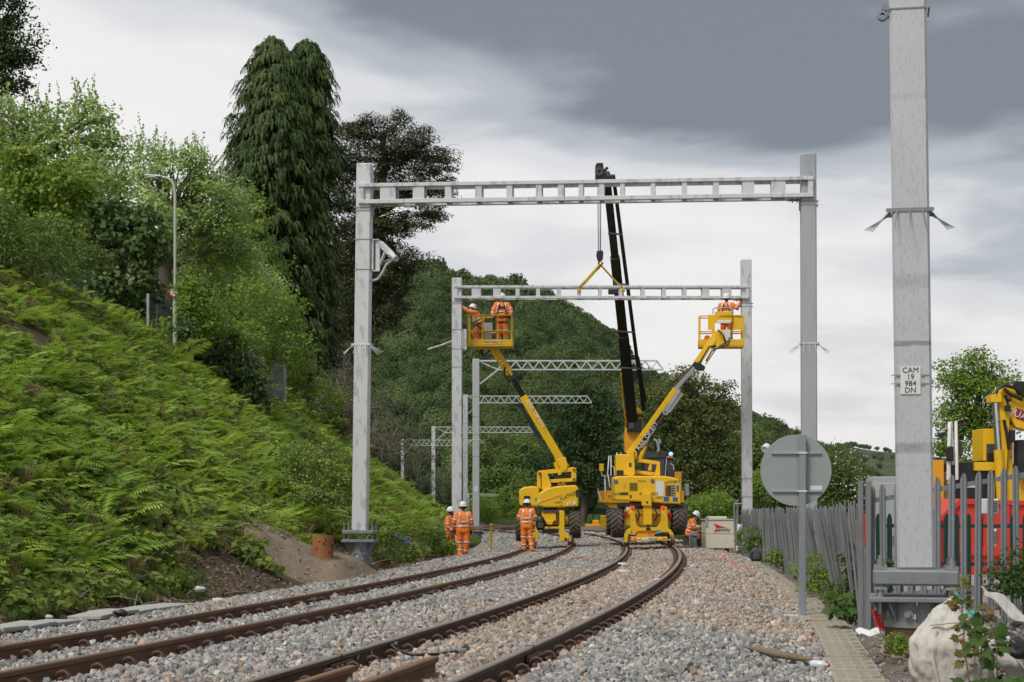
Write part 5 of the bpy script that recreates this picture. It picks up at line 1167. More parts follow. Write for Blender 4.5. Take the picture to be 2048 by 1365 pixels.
for (a, c_) in zip(fpx[:-1], fpx[1:]):
    A_ = P(*a) - fm.location; B_ = P(*c_) - fm.location; L_ = (B_ - A_); mb = MB(); ln = L_.xy.length; dz_ = L_.z
    mb.add([(0, -.004, -2.2), (ln, -.004, -2.2 + dz_), (ln, -.004, -.05 + dz_), (0, -.004, -.05), (0, .004, -2.2), (ln, .004, -2.2 + dz_), (ln, .004, -.05 + dz_), (0, .004, -.05)], [(0, 1, 2, 3), (7, 6, 5, 4)]); mb.build('mesh_panel', wm, fm, A_, (0, 0, math.atan2(L_.y, L_.x)))
lamp_m = M('lamp_post_paint', (.48, .54, .42), .5, .1, (.38, .43, .33), .5, 3); lamp_head_m = M('lamp_head', (.42, .44, .45), .4, .3); glass_w = M('lamp_glass', (.7, .7, .68), .2)
d = 61.0; b = P(350, 690, d); lp = thing('street_lamp', 'pale green street lamp with bent arm above the bank', 'street lamp', b)
Z_ = lambda py: P(0, py, d).z - b.z
mb = MB(); mb.tube([(0, 0, -1), (0, 0, Z_(600)), (0, 0, Z_(590))], [.075, .075, .05], 10); mb.tube([(0, 0, Z_(600)), (0, 0, Z_(390)), (-.03, 0, Z_(374)), (-.10, 0, Z_(363)), (-.24, 0, Z_(357)), (-.46, 0, Z_(354))], .048, 10); mb.build('pole', lamp_m, lp)
mb = MB(); mb.box((-.75, 0, Z_(352)), (.62, .2, .085), rot=Euler((0, .06, 0)), ch=.035, taper=(.9, .7)); hd = mb.build('lamp_head', lamp_head_m, lp)
mb = MB(); mb.box((-.8, 0, Z_(352) - .05), (.34, .16, .02)); mb.build('lamp_glass', glass_w, hd)
d20 = thing('speed_limit_sign', 'small round red-rimmed speed sign on the lamp post', 'sign', b + Vector((0, -.1, Z_(586))))
redm = M('sign_red', (.55, .03, .03), .5); mb = MB(); mb.lathe([(0, -.02), (.17, -.02), (.17, 0), (0, 0)], 24, (0, -.04, 0), axis=Y3); mb.build('rim', redm, d20)
mb = MB(); mb.lathe([(0, -.004), (.125, -.004), (.125, 0), (0, 0)], 24, (0, -.062, 0), axis=Y3); mb.build('face', white_plate, d20); text('20', .17, black_m, d20, (0, -.07, 0), FACE)
b = P(608, 735, 97); wp = thing('fence_panel', 'weathered pale wooden fence panel on the bank top', 'fence', b); woodm = M('weathered_wood', (.34, .29, .22), .9, 0, (.24, .20, .155), .5, 6, stretch=(1, 1, .2))
for i in range(11): mb = MB(); mb.box((-.62 + i * .125, rnd.uniform(-.005, .005), .2), (.115, .02, .95)); mb.build('board', woodm, wp)
for z_ in (.62,): mb = MB(); mb.box((0, -.025, z_), (1.4, .05, .06)); mb.build('rail', woodm, wp)
# ---- spoil heap, rusty pile, marker post
spoil = M('spoil', (.21, .165, .12), .97, 0, (.145, .11, .08), .55, 2.5, bump=1.0, bscale=16, spec=.1, col3=(.34, .30, .24), scale3=14, thr3=.62)
gxs, gys = np.meshgrid(np.linspace(-6.6, -2.0, 46), np.linspace(34.5, 42.5, 60))
Zh = np.zeros_like(gxs)
for i in range(gxs.shape[0]):
    for j in range(gxs.shape[1]):
        x, y = gxs[i, j], gys[i, j]; ii = np.argmin(np.hypot(_xa - x, _ya - y)); off = (x - _xa[ii]) * math.cos(_tha[ii]) - (y - _ya[ii]) * math.sin(_tha[ii]); s_ = float(_sa[ii])
        gnd = zc(s_) + (float(bank_dz(s_, off)) if off < -6.65 else bed_z(off)); edge = min(1, max(0, (-5.35 - off) / .9))
        prof = np.interp(off, [-9.2, -8.3, -7.4, -6.6, -6.0, -5.4], [1.05, .75, .34, .06, -.08, -.25]) ; fall = math.exp(-max(0, abs(y - 38.7 + .35 * noise.noise(Vector((x * 1.3, y, 8)))) - .9) ** 2 / 1.1)
        Zh[i, j] = gnd - .25 + (max(0, zc(s_) + prof - gnd) + .32) * edge * fall + .10 * noise.noise(Vector((x * 1.6, y * 1.6, 0))) + .045 * noise.noise(Vector((x * 4.5, y * 4.5, 3))) + .02 * noise.noise(Vector((x * 11, y * 11, 3)))
o = grid_mesh('spoil_heap', np.stack([gxs, gys, Zh], -1), spoil, kind=None); tag(o, 'heap of brown earth round the rusty pile and portal base', 'earth heap')
ci_ = nr.integers(0, Zh.size, 1500); cxx, cyy = gxs.ravel()[ci_] + nr.normal(0, .05, 1500), gys.ravel()[ci_] + nr.normal(0, .06, 1500); csz = .035 * np.exp(nr.normal(0, .5, 1500))
o = scatter('earth_clods', np.stack([cxx, cyy, Zh.ravel()[ci_] + csz * .1], 1), nr.uniform(0, 6.28, (1500, 3)), csz, nr.integers(0, 9, 1500), [x.copy() for x in stones], np.array([[.19, .15, .11], [.26, .21, .16], [.13, .10, .075], [.33, .30, .26]])[nr.integers(0, 4, 1500)]); tag(o, 'clods and stones on the earth heap', 'clods', kind='stuff')
b = P(646, 1095, 38.2); rp_ = thing('steel_pile', 'rusty orange steel tube pile sticking out of the earth heap', 'pile', b); mb = MB(); zt_ = P(0, 1072, 38.2).z - b.z; mb.lathe([(.225, -.9), (.225, zt_), (.205, zt_), (.205, -.9)], 32); mb.build('tube', rustpile, rp_)
for a, zz in ((4.9, .08), (4.2, -.02), (5.4, -.1), (4.5, .12)): mb = MB(); mb.cyl((math.cos(a) * .20, math.sin(a) * .20, zz), (math.cos(a) * .2265, math.sin(a) * .2265, zz), .02, 10); mb.build('bolt_hole', dark_gap, rp_)
yel_post = M('marker_yellow', (.62, .40, .02), .5, 0, (.52, .33, .03)); b = P(982.5, 1093, 64); b.z -= .1
mk = thing('marker_post', 'yellow plastic marker post standing in the ballast', 'marker post', b); mb = MB(); mb.box((0, 0, .45), (.075, .05, .9), ch=.008); mb.build('post', yel_post, mk); mb = MB(); mb.box((0.01, -.01, .87), (.11, .07, .10), ch=.01); mb.build('cap', yel_post, mk); mb = MB(); mb.box((0, -.026, .42), (.08, .01, .05), ch=.003); mb.build('clip_band', yel_post, mk)
# ================================================================ road-rail machines
yel = M('machine_yellow', (.82, .50, .008), .38, 0, (.70, .42, .012), .35, 1.5, col3=(.36, .21, .04), scale3=6, thr3=.69)
yel2 = M('machine_yellow_worn', (.77, .46, .015), .5, 0, (.54, .32, .03), .5, 3, col3=(.16, .10, .045), scale3=9, thr3=.66)
amber = M('machine_amber', (.78, .36, .015), .4, 0, (.6, .28, .02), .4, 2, col3=(.3, .15, .03), scale3=8, thr3=.72)
blk = M('machine_black', (.017, .017, .018), .35, 0, (.035, .034, .032), .45, 3)
blk2 = M('boom_black', (.012, .012, .0125), .3, .2, (.03, .029, .028), .4, 2.5, stretch=(1, 1, .2))
dkgrey = M('machine_grey', (.06, .06, .062), .5, 0, (.10, .095, .085), .5, 4)
tyre_m = M('tyre_rubber', (.085, .072, .06), .9, 0, (.17, .14, .105), .6, 5, bump=.4, bscale=30)
chrome = M('ram_chrome', (.62, .62, .62), .18, .9); white_m = M('white_paint', (.70, .70, .68), .45, 0, (.58, .57, .54), .4, 4); whsteel = M('wheel_steel', (.16, .09, .06), .6, .4, (.10, .06, .045)); brsteel = M('bright_steel', (.5, .5, .5), .35, .7)
red_l = M('red_lens', (.75, .02, .02), .3, emit=.6); red_p = M('red_paint', (.55, .025, .02), .45); blue_s = M('blue_sticker', (.02, .10, .45), .5); blue_l = M('blue_beacon', (.15, .4, .9), .3, emit=2.0); sticker = M('paper_sticker', (.72, .72, .68), .6, 0, (.55, .56, .56), .5, 25)
glass_d = M('cab_glass', (.02, .026, .026), .06, 0, (.035, .04, .04), spec=.7)
class Machine:
    def __init__(s, name, label, cat, s0, off, d0=None):
        r_ = tp(s0, off, railz(off)); s.t = thing(name, label, cat, r_, -th(s0)); s.r = r_; s.d0 = d0 or r_.y; s.M = Matrix.Rotation(th(s0), 3, 'Z')
    def q(s, px, py, y=0.0):
        """a photograph position y metres behind the machine's end, in machine coordinates"""
        return s.M @ (P(px, py, s.d0 + y) - s.r)
    def plate(s, pts, y0, y1, name, mat, parent=None, bevel=.012):
        """solid with the outline pts (photo pixels) from depth y0 to y1"""
        A_ = [s.q(a, b_, y0) for a, b_ in pts]; B_ = [v + s.M @ Vector((0, y1 - y0, 0)) for v in A_]; n = len(pts); mb = MB()
        mb.add(A_ + B_, [tuple(range(n)), tuple(range(2 * n - 1, n - 1, -1))] + [(i, i + n, (i + 1) % n + n, (i + 1) % n) for i in range(n)])
        return mb.build(name, mat, parent or s.t, bevel=bevel)
    def rect(s, x0, y0, x1, y1, d0, d1, name, mat, parent=None, bevel=.012): return s.plate([(x0, y0), (x0, y1), (x1, y1), (x1, y0)], d0, d1, name, mat, parent, bevel)
    def bar(s, a, b_, w_, name, mat, h=None, parent=None, ch=.01): mb = MB(); mb.bar(s.q(*a), s.q(*b_), w_, h or w_, up=Y3, ch=ch); return mb.build(name, mat, parent or s.t)
    def tube(s, pts, r_, name, mat, parent=None, n=8): mb = MB(); mb.tube([s.q(*p) for p in pts], r_, n); return mb.build(name, mat, parent or s.t)
    def part(s, name, parent=None): o = bpy.data.objects.new(name, None); C.objects.link(o); o.parent = parent or s.t; return o
    def wheel(s, px, py, y, r_, wd):
        c = s.q(px, py, y); w_ = s.part('wheel'); mb = MB(); h = wd / 2
        mb.lathe([(r_ * .52, -h * .8), (r_ * .60, -h), (r_ * .86, -h), (r_ * .93, -h * .9), (r_ * .955, -h * .5), (r_ * .96, 0), (r_ * .955, h * .5), (r_ * .93, h * .9), (r_ * .86, h), (r_ * .60, h), (r_ * .52, h * .8)], 36, c, X3)
        nl = 18
        for k in range(nl):
            for sd_ in (-1, 1):
                a0 = 2 * math.pi * (k + (.5 if sd_ > 0 else 0)) / nl; prev = None
                pts_ = []
                for f_ in (0, .5, 1.0): a = a0 + f_ * .30; pts_.append(c + Vector((sd_ * h * (.02 + .98 * f_), math.cos(a) * r_ * (.975 if f_ < 1 else .955), math.sin(a) * r_ * (.975 if f_ < 1 else .955))))
                for p_, q_ in zip(pts_[:-1], pts_[1:]): mb.bar(p_, q_, .062, .055, up=((p_ + q_) / 2 - c).normalized(), ext=.012)
        mb.build('tyre', tyre_m, w_)
        mb = MB(); mb.lathe([(0, -h * .55), (r_ * .30, -h * .55), (r_ * .34, -h * .35), (r_ * .52, -h * .45), (r_ * .54, -h * .85), (r_ * .57, -h * .85), (r_ * .57, h * .85), (r_ * .54, h * .85), (r_ * .52, h * .45), (0, h * .45)], 24, c, X3)
        mb.build('rim', yel, w_)
    def railwheel(s, off, y, r_=.19):
        mb = MB(); c = Vector((off, y, r_)); sg = 1 if off > 0 else -1
        mb.lathe([(0, -.06), (r_, -.06), (r_, .045), (r_ + .03, .05), (r_ + .03, .075), (0, .075)], 28, c, X3 * -sg); mb.build('rail_wheel', whsteel, s.t)
        mb = MB(); mb.lathe([(r_ * .62, -.075), (r_ * .66, -.062), (r_ * .3, -.062), (0, -.09)], 20, c, X3 * -sg); mb.cyl(c, c + X3 * -sg * .3, .05, 10); mb.build('axle_hub', brsteel, s.t)
def dirtext(mc, s_, size, mat, a, b_, parent=None, squash=1.0):
    u = (mc.q(*b_) - mc.q(*a)); y_ = mc.q(*a).y; c = (mc.q(*a) + mc.q(*b_)) / 2; u.y = 0; u.normalize(); v = Vector((-u.z, 0, u.x)); m = Matrix((u, v, Vector((0, -1, 0)))).transposed()
    return text(s_, size, mat, parent or mc.t, c, m, squash=squash)
def basket(mc, x0, x1, yt, yb, y0, y1, rear_panels=False):
    """work platform: toe-boarded tray with tubular guard rails"""
    b = mc.part('work_basket'); A_ = mc.q(x0, yb, y0); B_ = mc.q(x1, yb, y0); z0 = A_.z; w_ = B_.x - A_.x; dp = y1 - y0; yy = A_.y; xm = (A_.x + B_.x) / 2; H = mc.q(x0, yt, y0).z - z0
    mb = MB(); mb.box((xm, yy + dp / 2, z0 + .03), (w_, dp, .06), ch=.02)
    for (cx_, cy_, sx_, sy_) in ((xm, yy + .012, w_, .024), (xm, yy + dp - .012, w_, .024), (A_.x + .012, yy + dp / 2, .024, dp - .05), (B_.x - .012, yy + dp / 2, .024, dp - .05)): mb.box((cx_, cy_, z0 + .16), (sx_, sy_, .20), ch=.006)
    mb.build('tray', yel2, b)
    mb = MB(); r_ = .022; xs_ = [A_.x + .03, xm - w_ * .17, xm + w_ * .17, B_.x - .03]
    for x_ in xs_:
        for y_ in (yy + .03, yy + dp - .03): mb.tube([(x_, y_, z0 + .1), (x_, y_, z0 + H)], r_, 7)
    for (sx_, sg) in ((A_.x + .03, -1), (B_.x - .03, 1)): mb.tube([(sx_, yy + dp / 2, z0 + .1), (sx_ - sg * 0, yy + dp / 2, z0 + H)], r_, 7)
    mb.build('upright', yel, b)
    for f_ in (1.0, .5):
        mb = MB(); z_ = z0 + H * f_; mb.tube([(A_.x + .03, yy + .1, z_), (A_.x + .1, yy + .03, z_), (B_.x - .1, yy + .03, z_), (B_.x - .03, yy + .1, z_), (B_.x - .03, yy + dp - .1, z_), (B_.x - .1, yy + dp - .03, z_), (A_.x + .1, yy + dp - .03, z_), (A_.x + .03, yy + dp - .1, z_), (A_.x + .03, yy + .1, z_)], r_, 7); mb.build('guard_rail', yel if f_ == 1 else yel2, b)
    return b, z0, yy, dp
# ---------------- left platform machine
sL = s_at_y(62.3); m1 = Machine('platform_machine', 'yellow road-rail boom platform with its boom slanting up left, basket under the second portal', 'access platform', sL, LT, 62.3)
for (px, y) in ((1043, .55), (1150, .55), (1043, 2.75), (1150, 2.75)): m1.wheel(px, 1049 if px > 1100 else 1055, y, .47, .36)
for off in (-.75, .75):
    for y in (.05, 3.3): m1.railwheel(off, y)
m1.rect(1066, 1034, 1136, 1050, .5, 3.2, 'chassis', yel2); m1.rect(1052, 1044, 1146, 1054, .55, .85, 'axle', dkgrey); m1.rect(1052, 1044, 1146, 1054, 2.7, 3.0, 'axle', dkgrey)
m1.plate([(1071, 1047), (1076, 1050), (1083, 1054), (1116, 1054), (1121, 1049), (1129, 1040), (1129, 1062), (1120, 1062), (1117, 1058), (1084, 1058), (1078, 1063), (1071, 1063)], .05, .13, 'front_plate', yel2)
m1.rect(1084, 1059, 1117, 1067, .08, .4, 'cross_tube', blk)
m1.rect(1070, 1040, 1077, 1084, .0, .22, 'rail_gear_leg', yel2); m1.plate([(1119, 1022), (1129, 1022), (1129, 1083), (1119, 1083)], .0, .22, 'rail_gear_leg', yel)
m1.plate([(1128, 1066), (1134, 1067), (1139, 1071), (1142, 1078), (1142, 1085), (1136, 1085), (1135, 1078), (1128, 1076)], -.02, .12, 'wheel_guard', yel); m1.plate([(1071, 1066), (1065, 1067), (1060, 1071), (1057, 1078), (1057, 1085), (1063, 1085), (1064, 1078), (1071, 1076)], -.02, .12, 'wheel_guard', yel)
m1.rect(1136, 1083, 1143, 1089, -.03, .1, 'rail_guard', blk)
m1.rect(1084, 1024, 1112, 1042, .25, .9, 'hydraulic_tank', yel); m1.plate([(1090, 1041), (1108, 1041), (1104, 1050), (1095, 1050)], .2, .5, 'tow_eye', yel); m1.tube([(1099, 1049, .1), (1099, 1056, .05)], .03, 'tow_pin', blk)
m1.rect(1085, 1021, 1126, 1025, .2, 2.6, 'deck', dkgrey); m1.rect(1118, 1021, 1125, 1026, .12, .22, 'tail_lamp', red_l)
m1.plate([(1088, 1014), (1114, 1014), (1114, 1021), (1088, 1021)], .8, 2.2, 'slew_ring', blk)
m1.plate([(1076, 1012), (1076, 990), (1081, 985), (1096, 976), (1120, 972), (1150, 970.5), (1155, 973), (1157, 978), (1157, 1014), (1092, 1016)], .3, 2.4, 'engine_cover', yel, bevel=.05)
m1.plate([(1039, 1012), (1038, 985), (1041, 978), (1050, 974), (1070, 972.5), (1078, 975), (1078, 1014)], .5, 2.3, 'battery_cover', yel, bevel=.05)
m1.rect(1048, 992, 1060, 1011, .47, .52, 'vent', blk); m1.rect(1152, 980, 1156, 994, .27, .32, 'vent', blk)
m1.plate([(1079, 1003), (1117, 990), (1124, 988), (1124, 991), (1079, 1006)], .285, .3, 'swage', yel2, bevel=0)
for (x0, y0, x1, y1, mt) in ((1076, 1000, 1080, 1007, sticker), (1134, 1005, 1137, 1012, sticker), (1139, 1003, 1142, 1008, sticker), (1146, 1003, 1152, 1010, sticker), (1070, 996, 1074, 1002, M('green_sticker', (.05, .3, .15), .5))): m1.rect(x0, y0, x1, y1, .283, .299, 'sticker', mt, bevel=0)
dirtext(m1, 'PLATFORM', .16, blk, (1131, 995, .28), (1149, 987, .28), squash=.95); dirtext(m1, '912468-6', .07, blk, (1108, 1006, .285), (1126, 1004, .285))
# linkage tower
m1.plate([(1074, 975), (1074, 945), (1077, 943), (1083, 943), (1083, 975)], .9, 1.05, 'tower_plate', yel); m1.plate([(1084, 980), (1083, 944), (1094, 944), (1103, 972), (1092, 982)], .7, .8, 'tower_plate', yel); m1.plate([(1076, 978), (1076, 945), (1086, 945), (1100, 976)], 1.5, 1.6, 'tower_plate', yel)
m1.rect(1082, 947, 1086, 972, .85, 1.5, 'tower_web', blk)
m1.bar((1078, 946, 1.1), (1148, 939, 1.1), .15, 'upper_link', yel, .13); m1.bar((1098, 963, .95), (1146, 960, .95), .12, 'lower_link', yel2, .11); m1.bar((1096, 965, 1.3), (1140, 952, 1.3), .10, 'link_ram', dkgrey, .1)
m1.rect(1143, 936, 1152.5, 963, .85, 1.5, 'link_head', yel)
for (px, py) in ((1148, 940), (1148, 959), (1079, 947), (1092, 965), (1121, 966), (1090, 947)): mb = MB(); c = m1.q(px, py, .82); mb.cyl(c + Vector((0, -.02, 0)), c + Vector((0, .05, 0)), .045, 10); mb.build('pivot_pin', dkgrey, m1.t)
m1.plate([(1116, 966), (1120, 962), (1128, 962), (1132, 970), (1116, 970)], 1.0, 1.4, 'ram_mount', yel2)
bo_ = m1.bar((1131, 936, 1.15), (1046, 793, .95), .28, 'boom', yel, .24); m1.plate([(1124, 945), (1121, 938), (1112, 920), (1131, 914), (1135, 930), (1134, 938), (1130, 942)], .98, 1.32, 'boom_heel', yel)
m1.bar((1038, 806, .95), (1080, 877, 1.02), .12, 'cable_tray', blk, .17); m1.tube([(1104, 893, 1.1), (1117, 934, 1.1)], .05, 'lift_ram', amber); m1.tube([(1110, 925, 1.1), (1120, 950, 1.1)], .075, 'ram_cylinder', yel)
dirtext(m1, 'RAIL OP 011', .205, white_m, (1056.5, 805, .76), (1084.5, 850, .76), bo_)
m1.bar((1047.5, 795, 1), (1026, 757, .9), .19, 'inner_boom', blk2, .22); m1.plate([(1019, 757), (1027, 746), (1032, 757), (1029, 763), (1022, 759)], .8, 1.05, 'knuckle', blk)
for dx in (-3.5, 4.5): m1.bar((1019 + dx * 1.2, 751, .95), (986 + dx, 699, .8), .11, 'jib_bar', yel, .10)
m1.bar((1024, 740, .9), (996, 700, .75), .05, 'jib_ram', yel2, .06); m1.tube([(1010, 735, .8), (1008, 745, .85), (1014, 760, .85), (1019, 764, .9)], .035, 'hose', blk)
for k in range(3): m1.tube([(960 + 3 * k, 697, .6), (962 + 2 * k, 708 + 2 * k, .6), (970, 711 + k, .6), (978 + k, 700, .6)], .02, 'hose', blk)
m1.rect(956, 692, 990, 699, .55, .95, 'basket_bracket', yel2)
bk, bz0, by0, bdp = basket(m1, 935, 1025, 631, 694, .32, 1.15)
mb = MB(); c = m1.q(987, 685, .32); c.y = by0 - .004; mb.box(c + Vector((0, -.004, 0)), (.64, .006, .12)); mb.build('load_plate', M('pale_yellow_plate', (.75, .62, .2), .5), bk); text('MAX 400kg !!!!/', .098, blk, bk, c + Vector((0, -.014, 0)), FACE)
m1.rect(967, 646, 985, 664, .6, .75, 'control_box', sticker, bk); m1.rect(969, 666, 984, 678, .7, .8, 'step_plate', galvg, bk); m1.rect(944, 630, 950, 644, .4, .6, 'tool_box', sticker, bk)
# ---------------- right platform machine
sR = s_at_y(58.7); m2 = Machine('platform_machine', 'yellow road-rail boom platform in front of the crane, boom slanting up right', 'access platform', sR, 0, 58.7)
for (px, py, y) in ((1234, 1046, .6), (1357, 1040, .6), (1236, 1046, 2.9), (1352, 1040, 2.9)): m2.wheel(px, py, y, .48, .36)
for off in (-.75, .75):
    for y in (.1, 3.4): m2.railwheel(off, y)
m2.rect(1248, 1030, 1342, 1052, .5, 3.2, 'chassis', yel2); m2.rect(1240, 1040, 1350, 1050, .6, .95, 'axle', dkgrey); m2.rect(1240, 1040, 1350, 1050, 2.8, 3.1, 'axle', dkgrey)
m2.rect(1262, 1074, 1335, 1082, -.12, .02, 'buffer_beam', yel, bevel=.008)
for (x0, x1, mt) in ((1266.5, 1273, red_l), (1274.5, 1280, white_m), (1317, 1323, white_m), (1325, 1331, red_l)): m2.rect(x0, 1076, x1, 1079, -.135, -.12, 'reflector', mt, bevel=0)
m2.rect(1284, 1075.5, 1313, 1081, -.132, -.12, 'plate', white_m, bevel=0); dirtext(m2, 'SWL  500 KG', .085, blk, (1285, 1078.3, -.135), (1312, 1078, -.135))
m2.plate([(1263, 1056), (1263, 1064), (1258, 1068), (1255, 1076), (1255, 1086), (1249, 1086), (1249, 1070), (1254, 1060)], -.05, .12, 'wheel_guard', yel); m2.plate([(1334, 1056), (1334, 1064), (1339, 1068), (1341, 1076), (1341, 1083), (1348, 1083), (1347, 1068), (1342, 1060)], -.05, .12, 'wheel_guard', yel)
m2.rect(1248, 1085, 1256, 1091, -.06, .1, 'rail_guard', blk); m2.rect(1341, 1082, 1348, 1088, -.06, .1, 'rail_guard', blk)
m2.plate([(1260, 1024), (1269, 1024), (1273, 1050), (1280, 1056), (1314, 1055), (1321, 1046), (1324, 1022), (1333, 1022), (1336, 1040), (1337, 1064), (1325, 1066), (1320, 1062), (1275, 1063), (1270, 1068), (1262, 1068)], .0, .14, 'front_plate', yel2)
m2.rect(1272, 1060, 1322, 1074, .06, .4, 'lower_panel', amber); m2.tube([(1296, 1050, -.02), (1296, 1058, -.04)], .03, 'tow_pin', blk); m2.rect(1292, 1056, 1301, 1060, -.06, .0, 'tow_socket', blk)
m2.plate([(1307, 1072), (1312, 1066), (1322, 1063), (1334, 1067), (1334, 1072), (1322, 1075)], -.1, .0, 'cover_cloth', blk, bevel=.03); m2.plate([(1309, 1069), (1314, 1064), (1326, 1063), (1328, 1065), (1314, 1068)], -.11, -.02, 'cloth_fold', M('blue_cloth', (.10, .38, .55), .9), bevel=.01)
m2.rect(1287, 1010, 1304, 1050, .05, .35, 'mast_column', yel); m2.rect(1284, 987, 1303, 1012, -.02, .25, 'mast_head', yel); mb = MB(); c = m2.q(1294, 1005, -.02); mb.cyl(c + Vector((0, -.012, 0)), c, .035, 10); mb.build('bore', blk, m2.t)
for x0 in (1258, 1322): m2.rect(x0, 1014, x0 + 12, 1030, .05, .3, 'ram_block', yel2); m2.tube([(x0 + 6, 1014, .1), (x0 + 6, 1046, .05)], .045, 'ram_cylinder', yel)
for x0 in (1262, 1323): m2.rect(x0, 1012, x0 + 6, 1018, -.02, .06, 'tail_lamp', red_l)
for (a, b_) in ((1274, 1279), (1308, 1317)): m2.tube([(a, 1016, .1), ((a + b_) / 2 + 3, 1030, -.02), (a + 1, 1042, .05)], .025, 'hose', blk)
m2.rect(1245, 1006, 1350, 1014, .3, 3.0, 'deck', dkgrey); m2.rect(1264, 1000, 1330, 1008, .9, 2.4, 'slew_ring', blk)
m2.rect(1246, 1024, 1254, 1034, .45, .55, 'lamp_cluster', red_p); m2.rect(1337, 1026, 1343, 1036, .35, .5, 'lamp_cluster', red_p); m2.rect(1252, 1014, 1259, 1022, .3, .34, 'sticker', sticker)
m2.plate([(1230, 1001), (1229, 956), (1233, 953), (1258, 952), (1330, 952.5), (1350, 956), (1360, 961), (1362, 968), (1362, 1009), (1340, 1008), (1262, 1003)], .15, 2.1, 'counterweight_cover', yel, bevel=.05)
for k in range(6): m2.rect(1259, 966.5 + k * 2.7, 1275, 967.8 + k * 2.7, .138, .152, 'vent_slot', blk, bevel=0)
m2.rect(1331, 971, 1350.5, 992, .13, .16, 'control_panel', dkgrey, bevel=.004)
for k in range(16): px, py = 1333.5 + (k % 4) * 4.6, 974 + (k // 4) * 5.0; m2.rect(px, py, px + 2, py + 2, .115, .14, 'button', [red_p, sticker, yel, blk][k * 7 % 4], bevel=0)
for (x0, y0, x1, y1, mt) in ((1311.5, 963, 1328, 984, sticker), (1314, 984, 1327, 993, sticker), (1327.5, 994, 1338, 1003, blue_s), (1345.5, 995, 1355.5, 1003, blue_s), (1353.5, 971, 1357.5, 983, blue_s), (1241.5, 985, 1256.5, 990.5, dkgrey), (1354, 961, 1357, 970, sticker), (1247, 966, 1252, 976, amber)): m2.rect(x0, y0, x1, y1, .139, .152, 'sticker', mt, bevel=0)
for (px, py) in ((1305, 962.5), (1232, 963.5)): mb = MB(); c = m2.q(px, py, .14); mb.lathe([(0, -.012), (.065, -.012), (.07, 0)], 18, c, Y3); mb.build('globe_logo', M('logo_blue', (.08, .12, .30), .4), m2.t)
for (s_, sz, a, b_) in (('RAIL OP', .075, (1277, 962.5, .135), (1290, 962.5, .135)), ('RR14', .13, (1279, 988.5, .135), (1294, 988.5, .135)), ('WO 2', .13, (1302, 988.5, .135), (1313, 988.5, .135)), ('912469-3', .075, (1310, 996, .135), (1326, 996, .135)), ('100-400', .12, (1229, 988.5, .135), (1239, 988, .135)), ('PLATFORM', .135, (1333, 966, .135), (1352, 964, .135))): dirtext(m2, s_, sz, blk, a, b_, squash=.85)
m2.rect(1290.5, 990, 1295, 996, .13, .152, 'lock', blk); m2.rect(1260, 990, 1263, 997, .135, .152, 'latch', blk)
m2.rect(1232, 909, 1262, 951, .7, 1.5, 'counterweight_block', yel, bevel=.03); m2.rect(1233, 941, 1247, 951, .66, .74, 'notch', blk); m2.plate([(1258, 905), (1268, 900), (1270, 948), (1266, 952), (1256, 952)], .6, .72, 'tower_plate', yel); m2.rect(1258, 926, 1263, 934, .58, .62, 'sticker', dkgrey)
m2.plate([(1309, 952), (1315, 926), (1320, 924), (1320.5, 952)], .75, .85, 'tower_plate', yel); m2.plate([(1309, 952), (1315, 926), (1320, 924), (1320.5, 952)], 1.4, 1.5, 'tower_plate', yel)
m2.bar((1277, 921, 1.0), (1318, 927, 1.0), .12, 'upper_link', yel, .13); m2.bar((1268, 944, 1.0), (1312, 949, 1.0), .12, 'lower_link', yel2, .11); m2.plate([(1296, 941), (1299, 929), (1304, 929), (1303, 942)], .95, 1.1, 'link_plate', yel2)
bo_ = m2.bar((1262, 909, 1.1), (1354, 780, .75), .29, 'boom', yel, .24)
m2.bar((1272, 905.5, .95), (1341, 808.5, .685), .17, 'side_panel', blk, .02); dirtext(m2, 'RAIL OP 012', .20, white_m, (1280, 893, .74), (1309, 852.5, .74), bo_); m2.bar((1284, 895.5, .75), (1311, 857.5, .75), .018, 'underline', white_m, .012)
m2.plate([(1253, 905), (1258, 897), (1268, 897), (1274, 905), (1274, 918), (1262, 918)], .8, 1.2, 'boom_heel', yel); m2.tube([(1268, 905, .8), (1264, 918, .72), (1268, 930, .72), (1272, 940, .8)], .035, 'hose', blk); m2.tube([(1277, 925, 1.0), (1290, 893, 1.0)], .075, 'ram_cylinder', yel); m2.tube([(1286, 902, 1.0), (1297, 878, .95)], .04, 'ram_rod', chrome)
m2.bar((1352, 778, .78), (1397, 728, .55), .13, 'inner_boom', M('boom_grey', (.40, .41, .42), .4, .3), .17); m2.bar((1347, 776, .8), (1391, 726, .6), .1, 'inner_boom_side', M('boom_brown', (.10, .065, .05), .5), .06)
ch = m2.part('cable_chain'); mb = MB()
for k in range(19): f_ = k / 18; p = m2.q(1331 + (1358 - 1331) * f_, 822 + (780 - 822) * f_, .52); mb.box(p, (.13, .06, .035), rot=Euler((0, .7, 0)))
for k in range(15): f_ = k / 14; p = m2.q(1339 + (1364 - 1339) * f_, 823 + (788 - 823) * f_, .52); mb.box(p, (.10, .06, .035), rot=Euler((0, .7, 0)))
mb.tube([m2.q(1326, 820, .52), m2.q(1328, 829, .52), m2.q(1334, 829, .52), m2.q(1338, 823, .52)], .035, 6); mb.build('chain_link', galvg, ch)
m2.bar((1313, 853, .62), (1329, 829, .58), .04, 'cable_tray', dkgrey, .12)
m2.plate([(1386, 730), (1390, 724), (1402, 727), (1411, 734), (1409, 741), (1396, 741)], .4, .75, 'knuckle', blk)
for dx in (-3, 6): m2.bar((1393 + dx, 726, .6), (1432 + dx * .8, 668, .9), .12, 'jib_bar', yel, .10)
